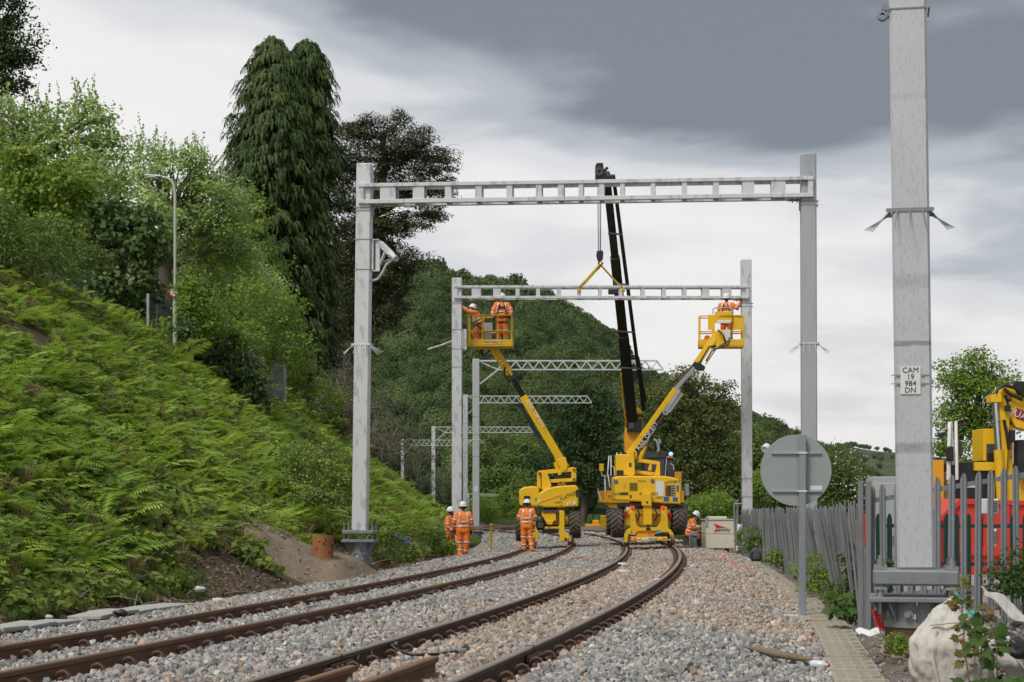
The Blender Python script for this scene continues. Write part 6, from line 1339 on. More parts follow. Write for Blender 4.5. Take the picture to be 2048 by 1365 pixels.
m2.bar((1411, 729, .55), (1437, 691, .8), .045, 'jib_ram', yel2, .06); m2.plate([(1424, 690), (1432, 662), (1446, 660), (1450, 685), (1436, 694)], .8, 1.1, 'jib_head', yel); m2.tube([(1412, 722, .5), (1424, 702, .6), (1440, 695, .6), (1456, 690, .6), (1459, 676, .7)], .03, 'hose', blk); m2.tube([(1398, 728, .5), (1405, 716, .5), (1418, 694, .55), (1432, 692, .6)], .03, 'hose', blk); m2.tube([(1436, 660, .7), (1447, 672, .65), (1452, 688, .7)], .025, 'hose', blk)
bk2, cz0, cy0, cdp = basket(m2, 1398, 1488, 632, 695, 1.2, 2.0)
m2.rect(1431, 623, 1464, 645, 1.05, 1.22, 'control_box', yel, bk2); m2.rect(1434, 641, 1462, 647, 1.03, 1.1, 'box_sill', sticker, bk2); m2.rect(1416, 630, 1430, 660, 1.17, 1.2, 'side_panel', yel, bk2, bevel=.004); m2.rect(1465, 630, 1487, 660, 1.17, 1.2, 'side_panel', yel, bk2, bevel=.004); m2.rect(1438, 660, 1461, 682, 1.1, 1.15, 'back_plate', sticker, bk2)
m2.tube([(1426, 628, 1.2), (1426, 618, 1.2), (1432, 616, 1.2), (1462, 616, 1.2), (1466, 620, 1.2), (1466, 628, 1.2)], .022, 'hoop', galvg, bk2); dirtext(m2, 'PLATFORM', .1, blk, (1439, 634, 1.04), (1458, 633, 1.04), bk2)
m2.plate([(1408, 680), (1411, 671), (1419, 671), (1421, 680)], 1.3, 1.6, 'orange_bag', M('orange_bag', (.75, .22, .02), .8), bk2, bevel=.03)
# ---------------- crane behind
sC = s_at_y(66.0); m3 = Machine('road_rail_crane', 'yellow crane with tall black telescopic jib lifting the portal beam', 'crane', sC, 0, 66.0)
for (px, py, y) in ((1224, 1043, .3), (1362, 1036, .3), (1226, 1040, 3.2), (1356, 1032, 3.2)): m3.wheel(px, py, y, .5, .4)
m3.rect(1225, 1018, 1358, 1045, .4, 4.2, 'undercarriage', amber); m3.rect(1206, 1032, 1214, 1056, 1.2, 3.2, 'side_frame', yel); m3.plate([(1206, 1000), (1232, 1004), (1236, 1020), (1222, 1018), (1208, 1006)], .3, .5, 'mudguard', yel)
m3.rect(1240, 1005, 1340, 1018, 1.0, 3.4, 'slew_ring', blk)
m3.rect(1208, 982, 1368, 1006, .2, 4.4, 'slew_deck', amber); m3.rect(1214, 955, 1236, 983, .4, 2.2, 'engine_box', dkgrey); m3.rect(1350, 944, 1363, 1006, .2, 2.6, 'side_cover', amber); m3.rect(1225, 963, 1232, 968, .38, .41, 'sticker', sticker); m3.rect(1216, 989, 1228, 994, .18, .21, 'plate', yel2)
dirtext(m3, '04 650', .08, blk, (1217, 991.5, .16), (1227, 991.5, .16))
for pts_ in ([(1212, 1005, .3), (1209, 950, .3), (1216, 950, .3), (1220, 975, .3)], [(1215, 952, .5), (1218, 912, .5), (1222, 912, .5), (1222, 952, .5)], [(1230, 950, .5), (1234, 906, .5), (1242, 906, .5), (1242, 950, .5)], [(1222, 932, .5), (1228, 934, .5), (1229, 952, .5)], [(1195, 975, .3), (1197, 988, .3), (1204, 1003, .3)], [(1202, 943, .2), (1204, 952, .2), (1212, 954, .3)]): m3.tube(pts_, .022, 'handrail', white_m)
m3.rect(1198.5, 928, 1207.5, 943, .15, .2, 'mirror', yel); m3.rect(1190, 968, 1198, 976, .2, .28, 'mirror', blk); m3.rect(1369, 968, 1378, 992, .5, .9, 'lamp_cluster', galvg)
cab = m3.part('cab')
m3.plate([(1284, 985), (1286, 914), (1330, 912), (1346, 918), (1352, 940), (1352, 985)], .6, 2.0, 'cab_shell', blk, cab, bevel=.04)
m3.plate([(1289, 950), (1290, 921), (1328, 919), (1329, 955)], .57, .6, 'windscreen', glass_d, cab, bevel=0); m3.plate([(1334, 978), (1334, 922), (1343, 922), (1349, 940), (1349, 975)], .57, .6, 'door_glass', glass_d, cab, bevel=0)
for k in range(6): m3.bar((1288, 905 + k * 1.6, .5 + k * .2), (1334, 904 + k * 1.6, .5 + k * .2), .025, 'roof_guard_bar', dkgrey, .025, cab)
m3.bar((1330, 958, .54), (1333, 918, .54), .03, 'grab_rail', white_m, .03, cab); m3.tube([(1348, 940, .5), (1346, 930, .5), (1341, 928, .5)], .02, 'grab_rail', white_m, cab)
m3.rect(1333, 913, 1346, 916.5, .5, .62, 'lamp_bar', M('orange_lens', (.8, .25, .05), .3), cab); mb = MB(); c = m3.q(1341.5, 908.5, .6); mb.lathe([(0, -.05), (.07, -.05), (.075, 0), (.06, .06), (0, .08)], 14, c); mb.build('beacon', blue_l, cab)
m3.tube([(1317, 903, .8), (1317, 893, .8), (1313, 882, .8), (1307, 879, .8)], .05, 'exhaust', galvg); m3.tube([(1316, 890, .9), (1321, 884, .9), (1317, 878, .9)], .05, 'exhaust', galvg)
# jib
sec = m3.part('jib'); jb = lambda f_: (1271 + (1212 - 1271) * f_, 905 + (345 - 905) * f_, 2.6 + (-3.4 - 2.6) * f_)
m3.plate([(1250, 905), (1249, 865), (1253, 862), (1284, 862), (1288, 870), (1288, 905)], 1.9, 2.4, 'jib_foot', amber, sec); m3.plate([(1250, 880), (1252, 820), (1256, 815), (1278, 816), (1284, 824), (1287, 880)], 1.95, 2.3, 'jib_base', yel, sec)
m3.rect(1254, 838, 1284, 864, 1.7, 1.95, 'valve_block', blk, sec); m3.rect(1250, 828, 1286, 834, 1.85, 1.95, 'strap', blk, sec); m3.rect(1258, 846, 1268, 858, 1.6, 1.72, 'pump', dkgrey, sec)
for (f0, f1, w0) in ((.02, .42, .40), (.40, .70, .34), (.68, 1.0, .27)): m3.bar(jb(f0), jb(f1), w0, 'jib_section', blk2, w0 * 1.1, sec, ch=.05)
sh = lambda f_, dx: (jb(f_)[0] + dx * (1 - .45 * f_), jb(f_)[1], jb(f_)[2] - .1)
m3.bar(sh(.15, 27), sh(.99, 25), .13, 'hose_beam', blk2, .14, sec)
for f_ in (.30, .43, .60, .78): a = sh(f_, -14); b_ = sh(f_, 30); m3.bar((a[0], a[1] - 1, a[2] - .3), (b_[0], b_[1] + 1, b_[2] - .3), .06, 'clamp', dkgrey, .08, sec)
m3.tube([sh(.28, -14), sh(.08, -14)], .03, 'hose', amber, sec); m3.tube([sh(.34, 30), sh(.18, 34)], .05, 'hose', blk, sec)
m3.rect(1217, 573, 1240, 588, -1.6, -1.35, 'jib_lamp', blk, sec)
hd_ = m3.part('jib_head', None); yh_ = -3.9
m3.plate([(1191, 330), (1194, 326), (1206, 326), (1208, 340), (1212, 350), (1228, 351), (1229, 362), (1210, 362), (1200, 360), (1191, 356)], yh_ - .12, yh_ + .2, 'head_plate', blk, hd_)
for k in (-.16, .24): mb = MB(); c = m3.q(1198.5, 343, yh_ + k); mb.lathe([(.05, -.03), (.15, -.03), (.13, 0), (.15, .03), (.05, .03)], 20, c, Y3); mb.build('sheave', dkgrey, hd_)
m3.tube([(1206, 345, yh_), (1211, 340, yh_), (1215, 335, yh_)], .05, 'limit_switch', blk, hd_); m3.rect(1213, 349, 1225, 354, yh_ - .16, yh_ - .1, 'head_lamp', dkgrey, hd_)
for px0, px1 in ((1195, 1196.5), (1197.5, 1198), (1200, 1200.5), (1202, 1201.5)): m3.tube([(px0, 346, yh_), (px1, 502, yh_)], .010, 'hoist_rope', dkgrey, None, 5)
m3.plate([(1194, 502), (1205, 501), (1207, 505), (1206, 518), (1202, 523), (1196, 521), (1193, 510)], yh_ - .13, yh_ + .13, 'hook_block', blk); m3.tube([(1200, 520, yh_), (1197, 527, yh_), (1200, 532, yh_), (1204, 529, yh_), (1205, 525, yh_)], .035, 'hook', M('hook_orange', (.40, .12, .04), .6))
slm = M('sling_yellow', (.62, .44, .06), .8, 0, (.45, .32, .05), .5, 6)
hp = P(1201, 530, 62.1); sl = thing('lifting_sling', 'yellow webbing sling looped under the portal beam from the crane hook', 'sling', hp)
for (px, py) in ((1157, 577), (1245, 576)):
    for y_ in (-.30, .30):
        e_ = P(px, py, 62 + y_) - hp; mb = MB(); pts_ = [Vector((0, 0, 0)), e_ * .3 + Vector((0, 0, -.01)), e_ * .7 + Vector((0, 0, -.03)), e_]
        for a, b_ in zip(pts_[:-1], pts_[1:]): mb.bar(a, b_, .13, .012, up=Vector((.8, .3, .6)), ext=.006)
        mb.build('strap', slm, sl)
    a = P(px, py, 61.7) - hp; b_ = P(px, py, 62.3) - hp; mb = MB(); mb.bar(a, a + Vector((.02, 0, -.11)), .013, .12, up=X3); mb.bar(b_, b_ + Vector((.02, 0, -.11)), .013, .12, up=X3); mb.box((a + b_) / 2 + Vector((.02, 0, -.11)), (.12, .62, .013)); mb.build('strap', slm, sl)
# ---------------- yard machine and skip behind the fences
m4 = Machine('excavator', 'yellow excavator parked behind the palisade fences at the yard edge', 'excavator', s_at_y(36), 9.0, 36.0); m4.t.rotation_euler = (0, 0, 0); m4.M = Matrix.Identity(3)
m4.r = Vector((P(1960, 0, 36).x, 36, -.55)); m4.t.location = m4.r
m4.rect(1866, 921, 1888, 1010, 0, 1.6, 'rear_cover', amber); m4.plate([(1869, 950), (1873, 945), (1900, 945), (1904, 950), (1904, 1120), (1869, 1120)], .2, 1.4, 'body_side', M('machine_tan', (.42, .28, .10), .6)); m4.rect(1895, 925, 1990, 1000, .3, 2.2, 'body', blk); m4.rect(1950, 925, 1990, 942, .15, .3, 'body_panel', yel); m4.rect(1967, 858, 1992, 922, .3, 1.2, 'cab_post', yel); m4.rect(1974, 888, 1990, 920, .25, .31, 'recess', dkgrey)
m4.rect(1975, 905, 1992, 930, .2, .3, 'valve', blk); m4.rect(1933, 968, 1958, 976, .28, .3, 'plate', sticker)
for pts_ in ([(1896, 960, 0), (1899, 845, 0), (1912, 842, 0), (1914, 960, 0)], [(1902, 845, .1), (1907, 930, .1)], [(1898, 926, 0), (1899, 968, 0)], [(1980, 965, .1), (1983, 952, .1), (1986, 965, .1), (1986, 1000, .1)]): m4.tube(pts_, .035, 'handrail', white_m)
m4.rect(1894, 893, 1908, 923, -.1, .0, 'mirror', blk, bevel=.03); m4.tube([(1880, 870, -.05), (1886, 860, -.05), (1898, 857, 0)], .02, 'mirror_arm', galvg); m4.plate([(1873, 874), (1877, 867), (1890, 864), (1892, 868), (1882, 875)], -.1, -.03, 'mirror', blk); m4.plate([(1915, 910), (1915, 890), (1919, 880), (1924, 890), (1924, 912)], .3, .6, 'exhaust', dkgrey)
m4.plate([(2002, 775), (2028, 768), (2060, 775), (2060, 862), (2032, 855), (2020, 835), (2012, 960), (2012, 1005), (2000, 1005), (2004, 900), (1998, 806)], .0, .5, 'boom', yel); m4.rect(2014, 850, 2026, 1005, .1, .5, 'dipper_plate', yel2); m4.rect(2030, 960, 2060, 1005, .2, .8, 'boom_foot', yel2); m4.rect(1983, 790, 2004, 805, -.1, .3, 'ram_eye', yel); m4.tube([(1990, 806, .0), (1997, 905, .0)], .07, 'ram_rod', chrome); m4.tube([(1997, 900, .0), (2003, 1000, .0)], .1, 'ram_cylinder', yel2)
for pts_ in ([(1992, 788, -.1), (1996, 777, -.1), (2010, 771, -.1), (2030, 776, -.1), (2052, 796, -.1)], [(2008, 778, -.05), (2022, 790, -.1), (2045, 800, -.1)], [(2008, 840, -.1), (2014, 870, -.1), (2018, 900, -.1)], [(2010, 790, -.1), (2014, 800, -.1), (2022, 800, -.1)]): m4.tube(pts_, .035, 'hose', blk)
m4.rect(2010, 811, 2022, 823, -.14, -.05, 'work_lamp', blk); m4.tube([(2016, 802, -.08), (2016, 812, -.08)], .02, 'lamp_stalk', blk); m4.plate([(2026, 768), (2030, 762), (2052, 764), (2052, 790), (2036, 790)], -.05, .3, 'hydraulic_motor', blk); m4.plate([(2021, 860), (2031, 860), (2031, 885), (2018, 885)], -.05, .2, 'ram_mount', blk); m4.rect(2036, 880, 2052, 950, -.05, .3, 'hydraulic_motor', blk)
lg = m4.plate([(2033, 816), (2090, 838), (2088, 858), (2032, 836)], -.02, .0, 'name_plate', M('maroon_plate', (.30, .02, .03), .5), bevel=.004); dirtext(m4, 'QUATTRO', .2, white_m, (2036, 829, -.035), (2080, 846, -.035), lg)
dS = 31.5; skb = P(1960, 1140, dS); sk = thing('skip', 'red steel skip behind the green fence', 'skip', skb); m5 = m4; kq = lambda a, b_, y=0: P(a, b_, dS + y) - skb
def skp(pts_, y0, y1, nm): 
    A_ = [kq(a, b_, y0) for a, b_ in pts_]; B_ = [v + Vector((0, y1 - y0, 0)) for v in A_]; n = len(pts_); mb = MB(); mb.add(A_ + B_, [tuple(range(n)), tuple(range(2 * n - 1, n - 1, -1))] + [(i, i + n, (i + 1) % n + n, (i + 1) % n) for i in range(n)]); mb.build(nm, skip_red, sk, bevel=.01)
skip_red = M('skip_red', (.62, .045, .03), .5, 0, (.45, .04, .025), .4, 1.5, col3=(.25, .06, .04), scale3=6, thr3=.72)
skp([(1922, 1004), (2110, 1010), (2110, 1150), (1925, 1150), (1882, 1040)], 0, 1.7, 'skip_body'); skp([(1918, 998), (2112, 1003), (2112, 1013), (1922, 1009), (1884, 1044), (1876, 1036)], -.05, 1.75, 'rim'); skp([(1900, 1094), (2110, 1096), (2110, 1114), (1906, 1112)], -.06, .0, 'rib')
for x_ in (1955, 2010, 2060): skp([(x_, 1012), (x_ + 10, 1012), (x_ + 10, 1094), (x_, 1094)], -.05, .0, 'stiffener')
# ================================================================ people
hivis = M('hi_vis_orange', (.95, .235, .03), .75, 0, (.82, .18, .022), .4, 6, bump=.25, bscale=14); hivis2 = M('hi_vis_trousers', (.93, .225, .028), .75, 0, (.75, .16, .022), .5, 6, bump=.3, bscale=12, col3=(.40, .11, .03), scale3=7, thr3=.68)
refl = M('reflective_tape', (.56, .58, .58), .4, .2); skin = M('skin', (.50, .27, .18), .5, 0, (.44, .22, .15)); boot_m = M('boot_leather', (.05, .042, .034), .7, 0, (.09, .075, .06)); glove_m = M('glove', (.03, .03, .03), .8); helmet_m = M('helmet_white', (.76, .76, .74), .3); hair_m = M('hair_dark', (.035, .022, .015), .8)
def capsule(mb, p, q, r1, r2, n=10):
    p, q = Vector(p), Vector(q); d = q - p; L_ = d.length
    if L_ < 1e-5: d = Z3.copy(); L_ = 0
    d.normalize(); prof = [(max(.0005, r1 * math.sin(a)), -r1 * math.cos(a)) for a in np.linspace(0, math.pi / 2, 4)] + [(max(.0005, r2 * math.cos(a)), L_ + r2 * math.sin(a)) for a in np.linspace(0, math.pi / 2, 4)]
    mb.lathe(prof, n, p, d, smooth=False)
def grown(name, mb, mat, parent, vox, wr=0.0):
    o = mb.build(name, mat, parent); r_ = o.modifiers.new('skin', 'REMESH'); r_.mode = 'VOXEL'; r_.voxel_size = vox; r_.use_smooth_shade = True
    sm = o.modifiers.new('smooth', 'SMOOTH'); sm.factor = .6; sm.iterations = 3
    if wr:
        tx = bpy.data.textures.get('cloth_folds') or bpy.data.textures.new('cloth_folds', 'CLOUDS'); tx.noise_scale = .09; tx.noise_depth = 2
        dp = o.modifiers.new('folds', 'DISPLACE'); dp.texture = tx; dp.strength = wr; dp.mid_level = .5; dp.texture_coords = 'LOCAL'
    return o
def ring(mb, c, ax, a, b_, h, n=20):
    """flat elliptical band round axis ax; a, b_ = half widths"""
    c = Vector(c); ax = Vector(ax).normalized(); u = X3 - ax * X3.dot(ax); u.normalize(); v = ax.cross(u); vs = []
    for k in (-.5, .5):
        for off in (0, -.01):
            for j in range(n): t_ = 2 * math.pi * j / n; vs.append(c + ax * h * k + u * (a + off) * math.cos(t_) + v * (b_ + off) * math.sin(t_))
    fs = []
    for j in range(n):
        j2 = (j + 1) % n; fs += [(j, j2, 2 * n + j2, 2 * n + j), (n + j2, n + j, 3 * n + j, 3 * n + j2), (2 * n + j, 2 * n + j2, 3 * n + j2, 3 * n + j), (j2, j, n + j, n + j2)]
    mb.add(vs, fs, True)
J0 = dict(pel=(0, 0, .95), che=(0, 0, 1.31), nec=(0, 0, 1.48), hea=(0, .02, 1.63), sl=(-.19, 0, 1.42), sr=(.19, 0, 1.42), el=(-.27, -.03, 1.15), er=(.27, -.03, 1.15), wl=(-.27, .08, .92), wr=(.27, .08, .92), hl=(-.10, 0, .92), hr=(.10, 0, .92), kl=(-.12, .03, .50), kr=(.12, .03, .50), al=(-.13, 0, .09), ar=(.13, 0, .09))
def person(label, loc, rz, pose=None, harness=False, gaze=0.0, tilt=0.0, scale=1.0, beard=False, logo=False, gloves=True, group=None, defenders=True, seated=False):
    J = {k: Vector(v) for k, v in {**J0, **(pose or {})}.items()}
    t = thing('person', label, 'person', loc, rz, group); t.scale = (scale,) * 3
    hd = J['hea']; nk = J['nec']; Rg = Matrix.Rotation(gaze, 3, 'Z') @ Matrix.Rotation(tilt, 3, 'X')
    H = lambda x, y, z: hd + Rg @ Vector((x, y, z))
    mb = MB()                                               # ---- the body, one skin
    capsule(mb, nk - Vector((0, 0, .08)), nk.lerp(hd, .5), .058, .055); capsule(mb, H(0, -.015, .03), H(0, .0, .0), .098, .085); capsule(mb, H(0, .02, -.05), H(0, .045, -.085), .066, .042); capsule(mb, H(0, .085, .0), H(0, .108, -.025), .013, .018, 8)
    capsule(mb, H(-.02, .092, -.062), H(.02, .092, -.062), .012, .012, 8)
    for sg in (-1, 1): capsule(mb, H(sg * .088, -.005, .015), H(sg * .09, -.01, -.03), .016, .012, 8); capsule(mb, H(sg * .034, .083, .02), H(sg * .036, .083, .02), .013, .013, 8)
    capsule(mb, J['pel'], J['che'], .12, .13); capsule(mb, J['che'], nk - Vector((0, 0, .06)), .12, .07); capsule(mb, J['sl'], J['sr'], .06, .06)
    for sd_ in 'lr':
        capsule(mb, J['s' + sd_], J['e' + sd_], .052, .042); capsule(mb, J['e' + sd_], J['w' + sd_], .042, .029); capsule(mb, J['h' + sd_], J['k' + sd_], .08, .055); capsule(mb, J['k' + sd_], J['a' + sd_], .055, .038); capsule(mb, J['a' + sd_], J['a' + sd_] + Vector((0, .14, -.04)), .04, .035)
    gl = MB()
    for sd_ in 'lr':
        w_ = J['w' + sd_]; fd = (w_ - J['e' + sd_]).normalized(); sdv = fd.cross(Y3 if abs(fd.y) < .8 else X3).normalized(); nn = fd.cross(sdv); sg = -1 if sd_ == 'l' else 1
        for M_, gr in ((mb, 0), (gl, .005)):
            for k in (-1.2, -.4, .4, 1.2):
                base = w_ + fd * .02 + sdv * k * .012; kn = w_ + fd * .095 + sdv * k * .019; ln = (.055, .068, .062, .045)[int((k + 1.2) / .8 + .5)]
                capsule(M_, base, kn, .014 + gr, .012 + gr, 8); mid = kn + (fd * .8 + nn * .45).normalized() * ln * .55; capsule(M_, kn, mid, .0105 + gr, .0095 + gr, 8); capsule(M_, mid, mid + (fd * .35 + nn * .9).normalized() * ln * .5, .0095 + gr, .0085 + gr, 8)
            tb = w_ + fd * .035 - sdv * sg * .028; tk = tb + (fd * .6 - sdv * sg * .75).normalized() * .045; capsule(M_, tb, tk, .014 + gr, .011 + gr, 8); capsule(M_, tk, tk + (fd * .9 - sdv * sg * .1).normalized() * .035, .011 + gr, .009 + gr, 8)
    grown('body', mb, skin, t, .0095)
    if gloves: grown('gloves', gl, glove_m, t, .0085)
    jk = MB(); ch, pe = J['che'], J['pel']                  # ---- jacket
    up_ = (ch - pe).normalized(); sx_ = (J['sr'] - J['sl']).normalized(); hipx = (J['hr'] - J['hl']).normalized()
    for k in (-1, 0, 1): capsule(jk, pe + hipx * .085 * k - up_ * (.02 if seated else .05), ch + sx_ * .095 * k, .142, .138)
    capsule(jk, ch, nk - Vector((0, 0, .045)), .135, .075); capsule(jk, J['sl'] * .9 + ch * .1, J['sr'] * .9 + ch * .1, .088, .088)
    for sd_ in 'lr': capsule(jk, J['s' + sd_], J['e' + sd_], .086, .072); capsule(jk, J['e' + sd_], J['e' + sd_].lerp(J['w' + sd_], .92), .070, .052)
    grown('jacket', jk, hivis, t, .02, .03)
    tr_ = MB(); capsule(tr_, J['hl'], J['hr'], .13, .13)    # ---- trousers
    for sd_ in 'lr': capsule(tr_, J['h' + sd_], J['k' + sd_], .118, .092); capsule(tr_, J['k' + sd_], J['k' + sd_].lerp(J['a' + sd_], .93), .094, .082)
    grown('trousers', tr_, hivis2, t, .02, .03)
    for sd_ in 'lr':
        a_ = J['a' + sd_]; b_ = MB(); fw = Vector((0, 1, 0)); sh_ = (J['a' + sd_] - J['k' + sd_]).normalized()
        capsule(b_, a_ - sh_ * .05, a_ + sh_ * .03, .058, .055); capsule(b_, a_ + Vector((0, -.03, -.045)), a_ + Vector((0, .15, -.05)), .045, .042); grown('boot', b_, boot_m, t, .016)
    rb = MB()                                               # ---- reflective bands
    for f_ in (.22, .58): c = pe.lerp(ch, f_); ring(rb, c, up_, .243, .155, .048)
    for sd_ in 'lr':
        for (a_, b_, f_, r_) in (('s', 'e', .72, .090), ('e', 'w', .45, .078)): p, q = J[a_ + sd_], J[b_ + sd_]; ring(rb, p.lerp(q, f_), q - p, r_, r_, .045, 14)
        p, q = J['k' + sd_], J['a' + sd_]
        for f_ in (-.10, .55): ring(rb, p + (q - p) * f_ if f_ > 0 else p.lerp(J['h' + sd_], .08), (q - p) if f_ > 0 else (p - J['h' + sd_]), .105 if f_ < 0 else .097, .105 if f_ < 0 else .097, .045, 14)
    for sg in (-1, 1):
        for fb in (-1, 1): fdv = up_.cross(sx_) * -1; y_ = fdv * fb * .148; mb_a = pe.lerp(ch, .6) + sx_ * sg * .125 + y_; mb_b = ch + sx_ * sg * .125 + up_ * .06 + y_ * .97; mb_c = ch + sx_ * sg * .115 + up_ * .165 + y_ * .45; rb.bar(mb_a, mb_b, .048, .012, up=fdv); rb.bar(mb_b, mb_c, .048, .012, up=(fdv * fb + up_))
    rb.build('reflective_tape', refl, t)
    if harness:
        hb = MB(); fdv = up_.cross(sx_) * -1
        for fb in (-1, 1):
            y_ = fdv * fb * .165
            for sg in (-1, 1): hb.bar(pe.lerp(ch, .3) + sx_ * sg * .16 + y_ * .9, ch + sx_ * sg * .07 + up_ * .12 + y_ * .85, .04, .02, up=fdv)
            hb.bar(ch - sx_ * .12 + y_ * 1.02, ch + sx_ * .12 + y_ * 1.02, .045, .03, up=fdv)
        ring(hb, pe.lerp(ch, .08), up_, .25, .165, .05); 
        for sd_ in 'lr': ring(hb, J['h' + sd_].lerp(J['k' + sd_], .3), J['k' + sd_] - J['h' + sd_], .128, .128, .045, 14)
        hb.build('harness', blk, t)
    hm = MB(); hc = H(0, -.005, .045); up2 = Rg @ Z3         # ---- helmet with brim and ear defenders
    hm.lathe([(.128, -.015), (.127, .02), (.118, .065), (.092, .105), (.05, .128), (.001, .135)], 20, hc, up2); hm.lathe([(.12, -.012), (.142, -.022), (.146, -.017), (.126, -.002)], 20, hc, up2); hm.box(H(0, .145, .03), (.15, .06, .012), rot=Rg.to_4x4(), ch=.005); hm.tube([H(0, .1, .14), H(0, 0, .185), H(0, -.1, .145)], .012, 6)
    hl_ = hm.build('helmet', helmet_m, t)
    if defenders:
        dm = MB()
        for sg in (-1, 1): dm.lathe([(.0, .0), (.04, .0), (.044, .015), (.035, .04), (0, .045)], 12, H(sg * .095, -.01, -.01), Rg @ (X3 * sg)); dm.tube([H(sg * .12, -.01, .0), H(sg * .128, -.005, .06)], .01, 5)
        dm.tube([H(-.11, -.02, .03), H(-.09, -.115, .01), H(0, -.135, 0), H(.09, -.115, .01), H(.11, -.02, .03)], .01, 5); dm.build('ear_defenders', blk, t)
    if beard:
        bm_ = MB(); capsule(bm_, H(-.045, .04, -.07), H(.045, .04, -.07), .045, .045); capsule(bm_, H(0, .05, -.085), H(0, .085, -.09), .045, .03); grown('beard', bm_, hair_m, t, .012)
        gm = MB(); gm.tube([H(-.09, .03, .02), H(-.065, .09, .02), H(0, .108, .022), H(.065, .09, .02), H(.09, .03, .02)], .016, 6); gm.build('sunglasses', blk, t)
    else:
        bm_ = MB(); capsule(bm_, H(0, -.05, -.01), H(0, -.06, -.05), .075, .055); grown('hair', bm_, hair_m, t, .014)
    if logo:
        lg_ = MB(); fdv = up_.cross(sx_) * -1; c = ch + sx_ * .055 + up_ * .015 - fdv * .152; lg_.cyl(c, c - fdv * .012, .018, 12); lg_.build('jacket_badge', blk, t); lg2 = MB(); lg2.bar(c - sx_ * .17, c - sx_ * .035, .012, .022, up=Z3); lg2.build('jacket_print', red_p, t)
    return t
def stand_z(x, y, dz=0):
    ii = np.argmin(np.hypot(_xa - x, _ya - y)); off = (x - _xa[ii]) * math.cos(_tha[ii]) - (y - _ya[ii]) * math.sin(_tha[ii]); return zc(float(_sa[ii])) + (bed_z(off) if off > -6.65 else float(bank_dz(float(_sa[ii]), off))) + dz
p = P(900, 1118, 59.6); p.z = P(0, 1121, 59.6).z
person('worker in orange with dark beard and sunglasses, hands together, facing a colleague', p, R(-112), dict(el=(-.27, .05, 1.13), wl=(-.10, .26, 1.06), er=(.27, .05, 1.13), wr=(.16, .24, .93), kl=(-.12, .08, .5), al=(-.13, .12, .09), ar=(.13, -.1, .09)), beard=True, gaze=R(15), scale=.985)
p = P(926, 1118, 58.6); p.z = P(0, 1119, 58.6).z
person('worker in orange seen from behind beside the bearded colleague', p, R(10), dict(kl=(-.11, .05, .5), al=(-.10, -.05, .09), kr=(.12, .0, .5), ar=(.08, .12, .09), el=(-.29, -.02, 1.15), wl=(-.27, .1, .93)), logo=True, gaze=R(12), scale=1.045)
p = P(1054, 1107, 58.4); p.z = stand_z(p.x, p.y, .01)
person('lone worker in orange standing on the ballast with back to us by the left machine', p, R(-4), dict(el=(-.28, .04, 1.15), wl=(-.16, .24, 1.05), er=(.28, .04, 1.15), wr=(.16, .24, 1.05), al=(-.10, .02, .09), ar=(.17, -.05, .09)), logo=True, tilt=R(-12), scale=.97)
zb_ = m1.r.z + bz0 + .07
p = P(955, 690, 63.2); p.z = zb_
person('worker in a raised basket reaching up to bolt the left end of the beam', p, R(97), dict(pel=(0, -.10, .80), hl=(-.1, -.1, .78), hr=(.1, -.1, .78), che=(0, .06, 1.10), nec=(0, .15, 1.24), hea=(0, .19, 1.36), sl=(-.19, .10, 1.2), sr=(.19, .10, 1.2), el=(-.22, .36, 1.24), wl=(-.17, .54, 1.40), er=(.22, .34, 1.27), wr=(.12, .52, 1.42), kl=(-.12, .14, .46), al=(-.13, -.02, .09), kr=(.12, .05, .44), ar=(.14, -.2, .09)), harness=True, tilt=R(18), scale=.97)
p = P(1004, 690, 63.1); p.z = zb_
person('worker standing in the left basket facing us with harness, head behind the beam', p, R(176), dict(el=(-.32, .03, 1.18), wl=(-.30, .24, 1.02), er=(.32, .02, 1.17), wr=(.28, .18, .98)), harness=True, scale=1.03)
zb2 = m2.r.z + cz0 + .07; p = P(1453, 690, 60.3); p.z = zb2
person('worker in the right basket raising an arm to the right end of the beam', p, R(-18), dict(er=(.36, .06, 1.28), wr=(.42, .22, 1.52), el=(-.28, .12, 1.25), wl=(-.05, .34, 1.36)), harness=True, tilt=R(12), scale=.985)
p = P(1381, 1088, 63.5); p.z = stand_z(p.x, p.y)
person('seated worker in orange writing on a pad beside the generator', p, R(-100), dict(pel=(0, -.05, .50), che=(0, .05, .83), nec=(0, .12, .99), hea=(0, .18, 1.12), sl=(-.19, .06, .94), sr=(.19, .06, .94), el=(-.25, .14, .70), wl=(-.12, .36, .72), er=(.25, .14, .70), wr=(.10, .36, .74), hl=(-.1, -.03, .48), hr=(.1, -.03, .48), kl=(-.14, .38, .50), kr=(.14, .36, .50), al=(-.14, .42, .09), ar=(.14, .30, .09)), tilt=R(-28), seated=True)
pd = thing('clipboard', 'white pad held by the seated worker', 'clipboard', p + Vector((.40, -.10, .78))); mb = MB(); mb.box((0, 0, 0), (.30, .21, .012), rot=Euler((0, -.35, .2))); mb.build('board', white_plate, pd); mb = MB(); mb.box((-.1, -.02, .035), (.03, .1, .015), rot=Euler((0, -.35, .2))); mb.build('clip', dkgrey, pd)
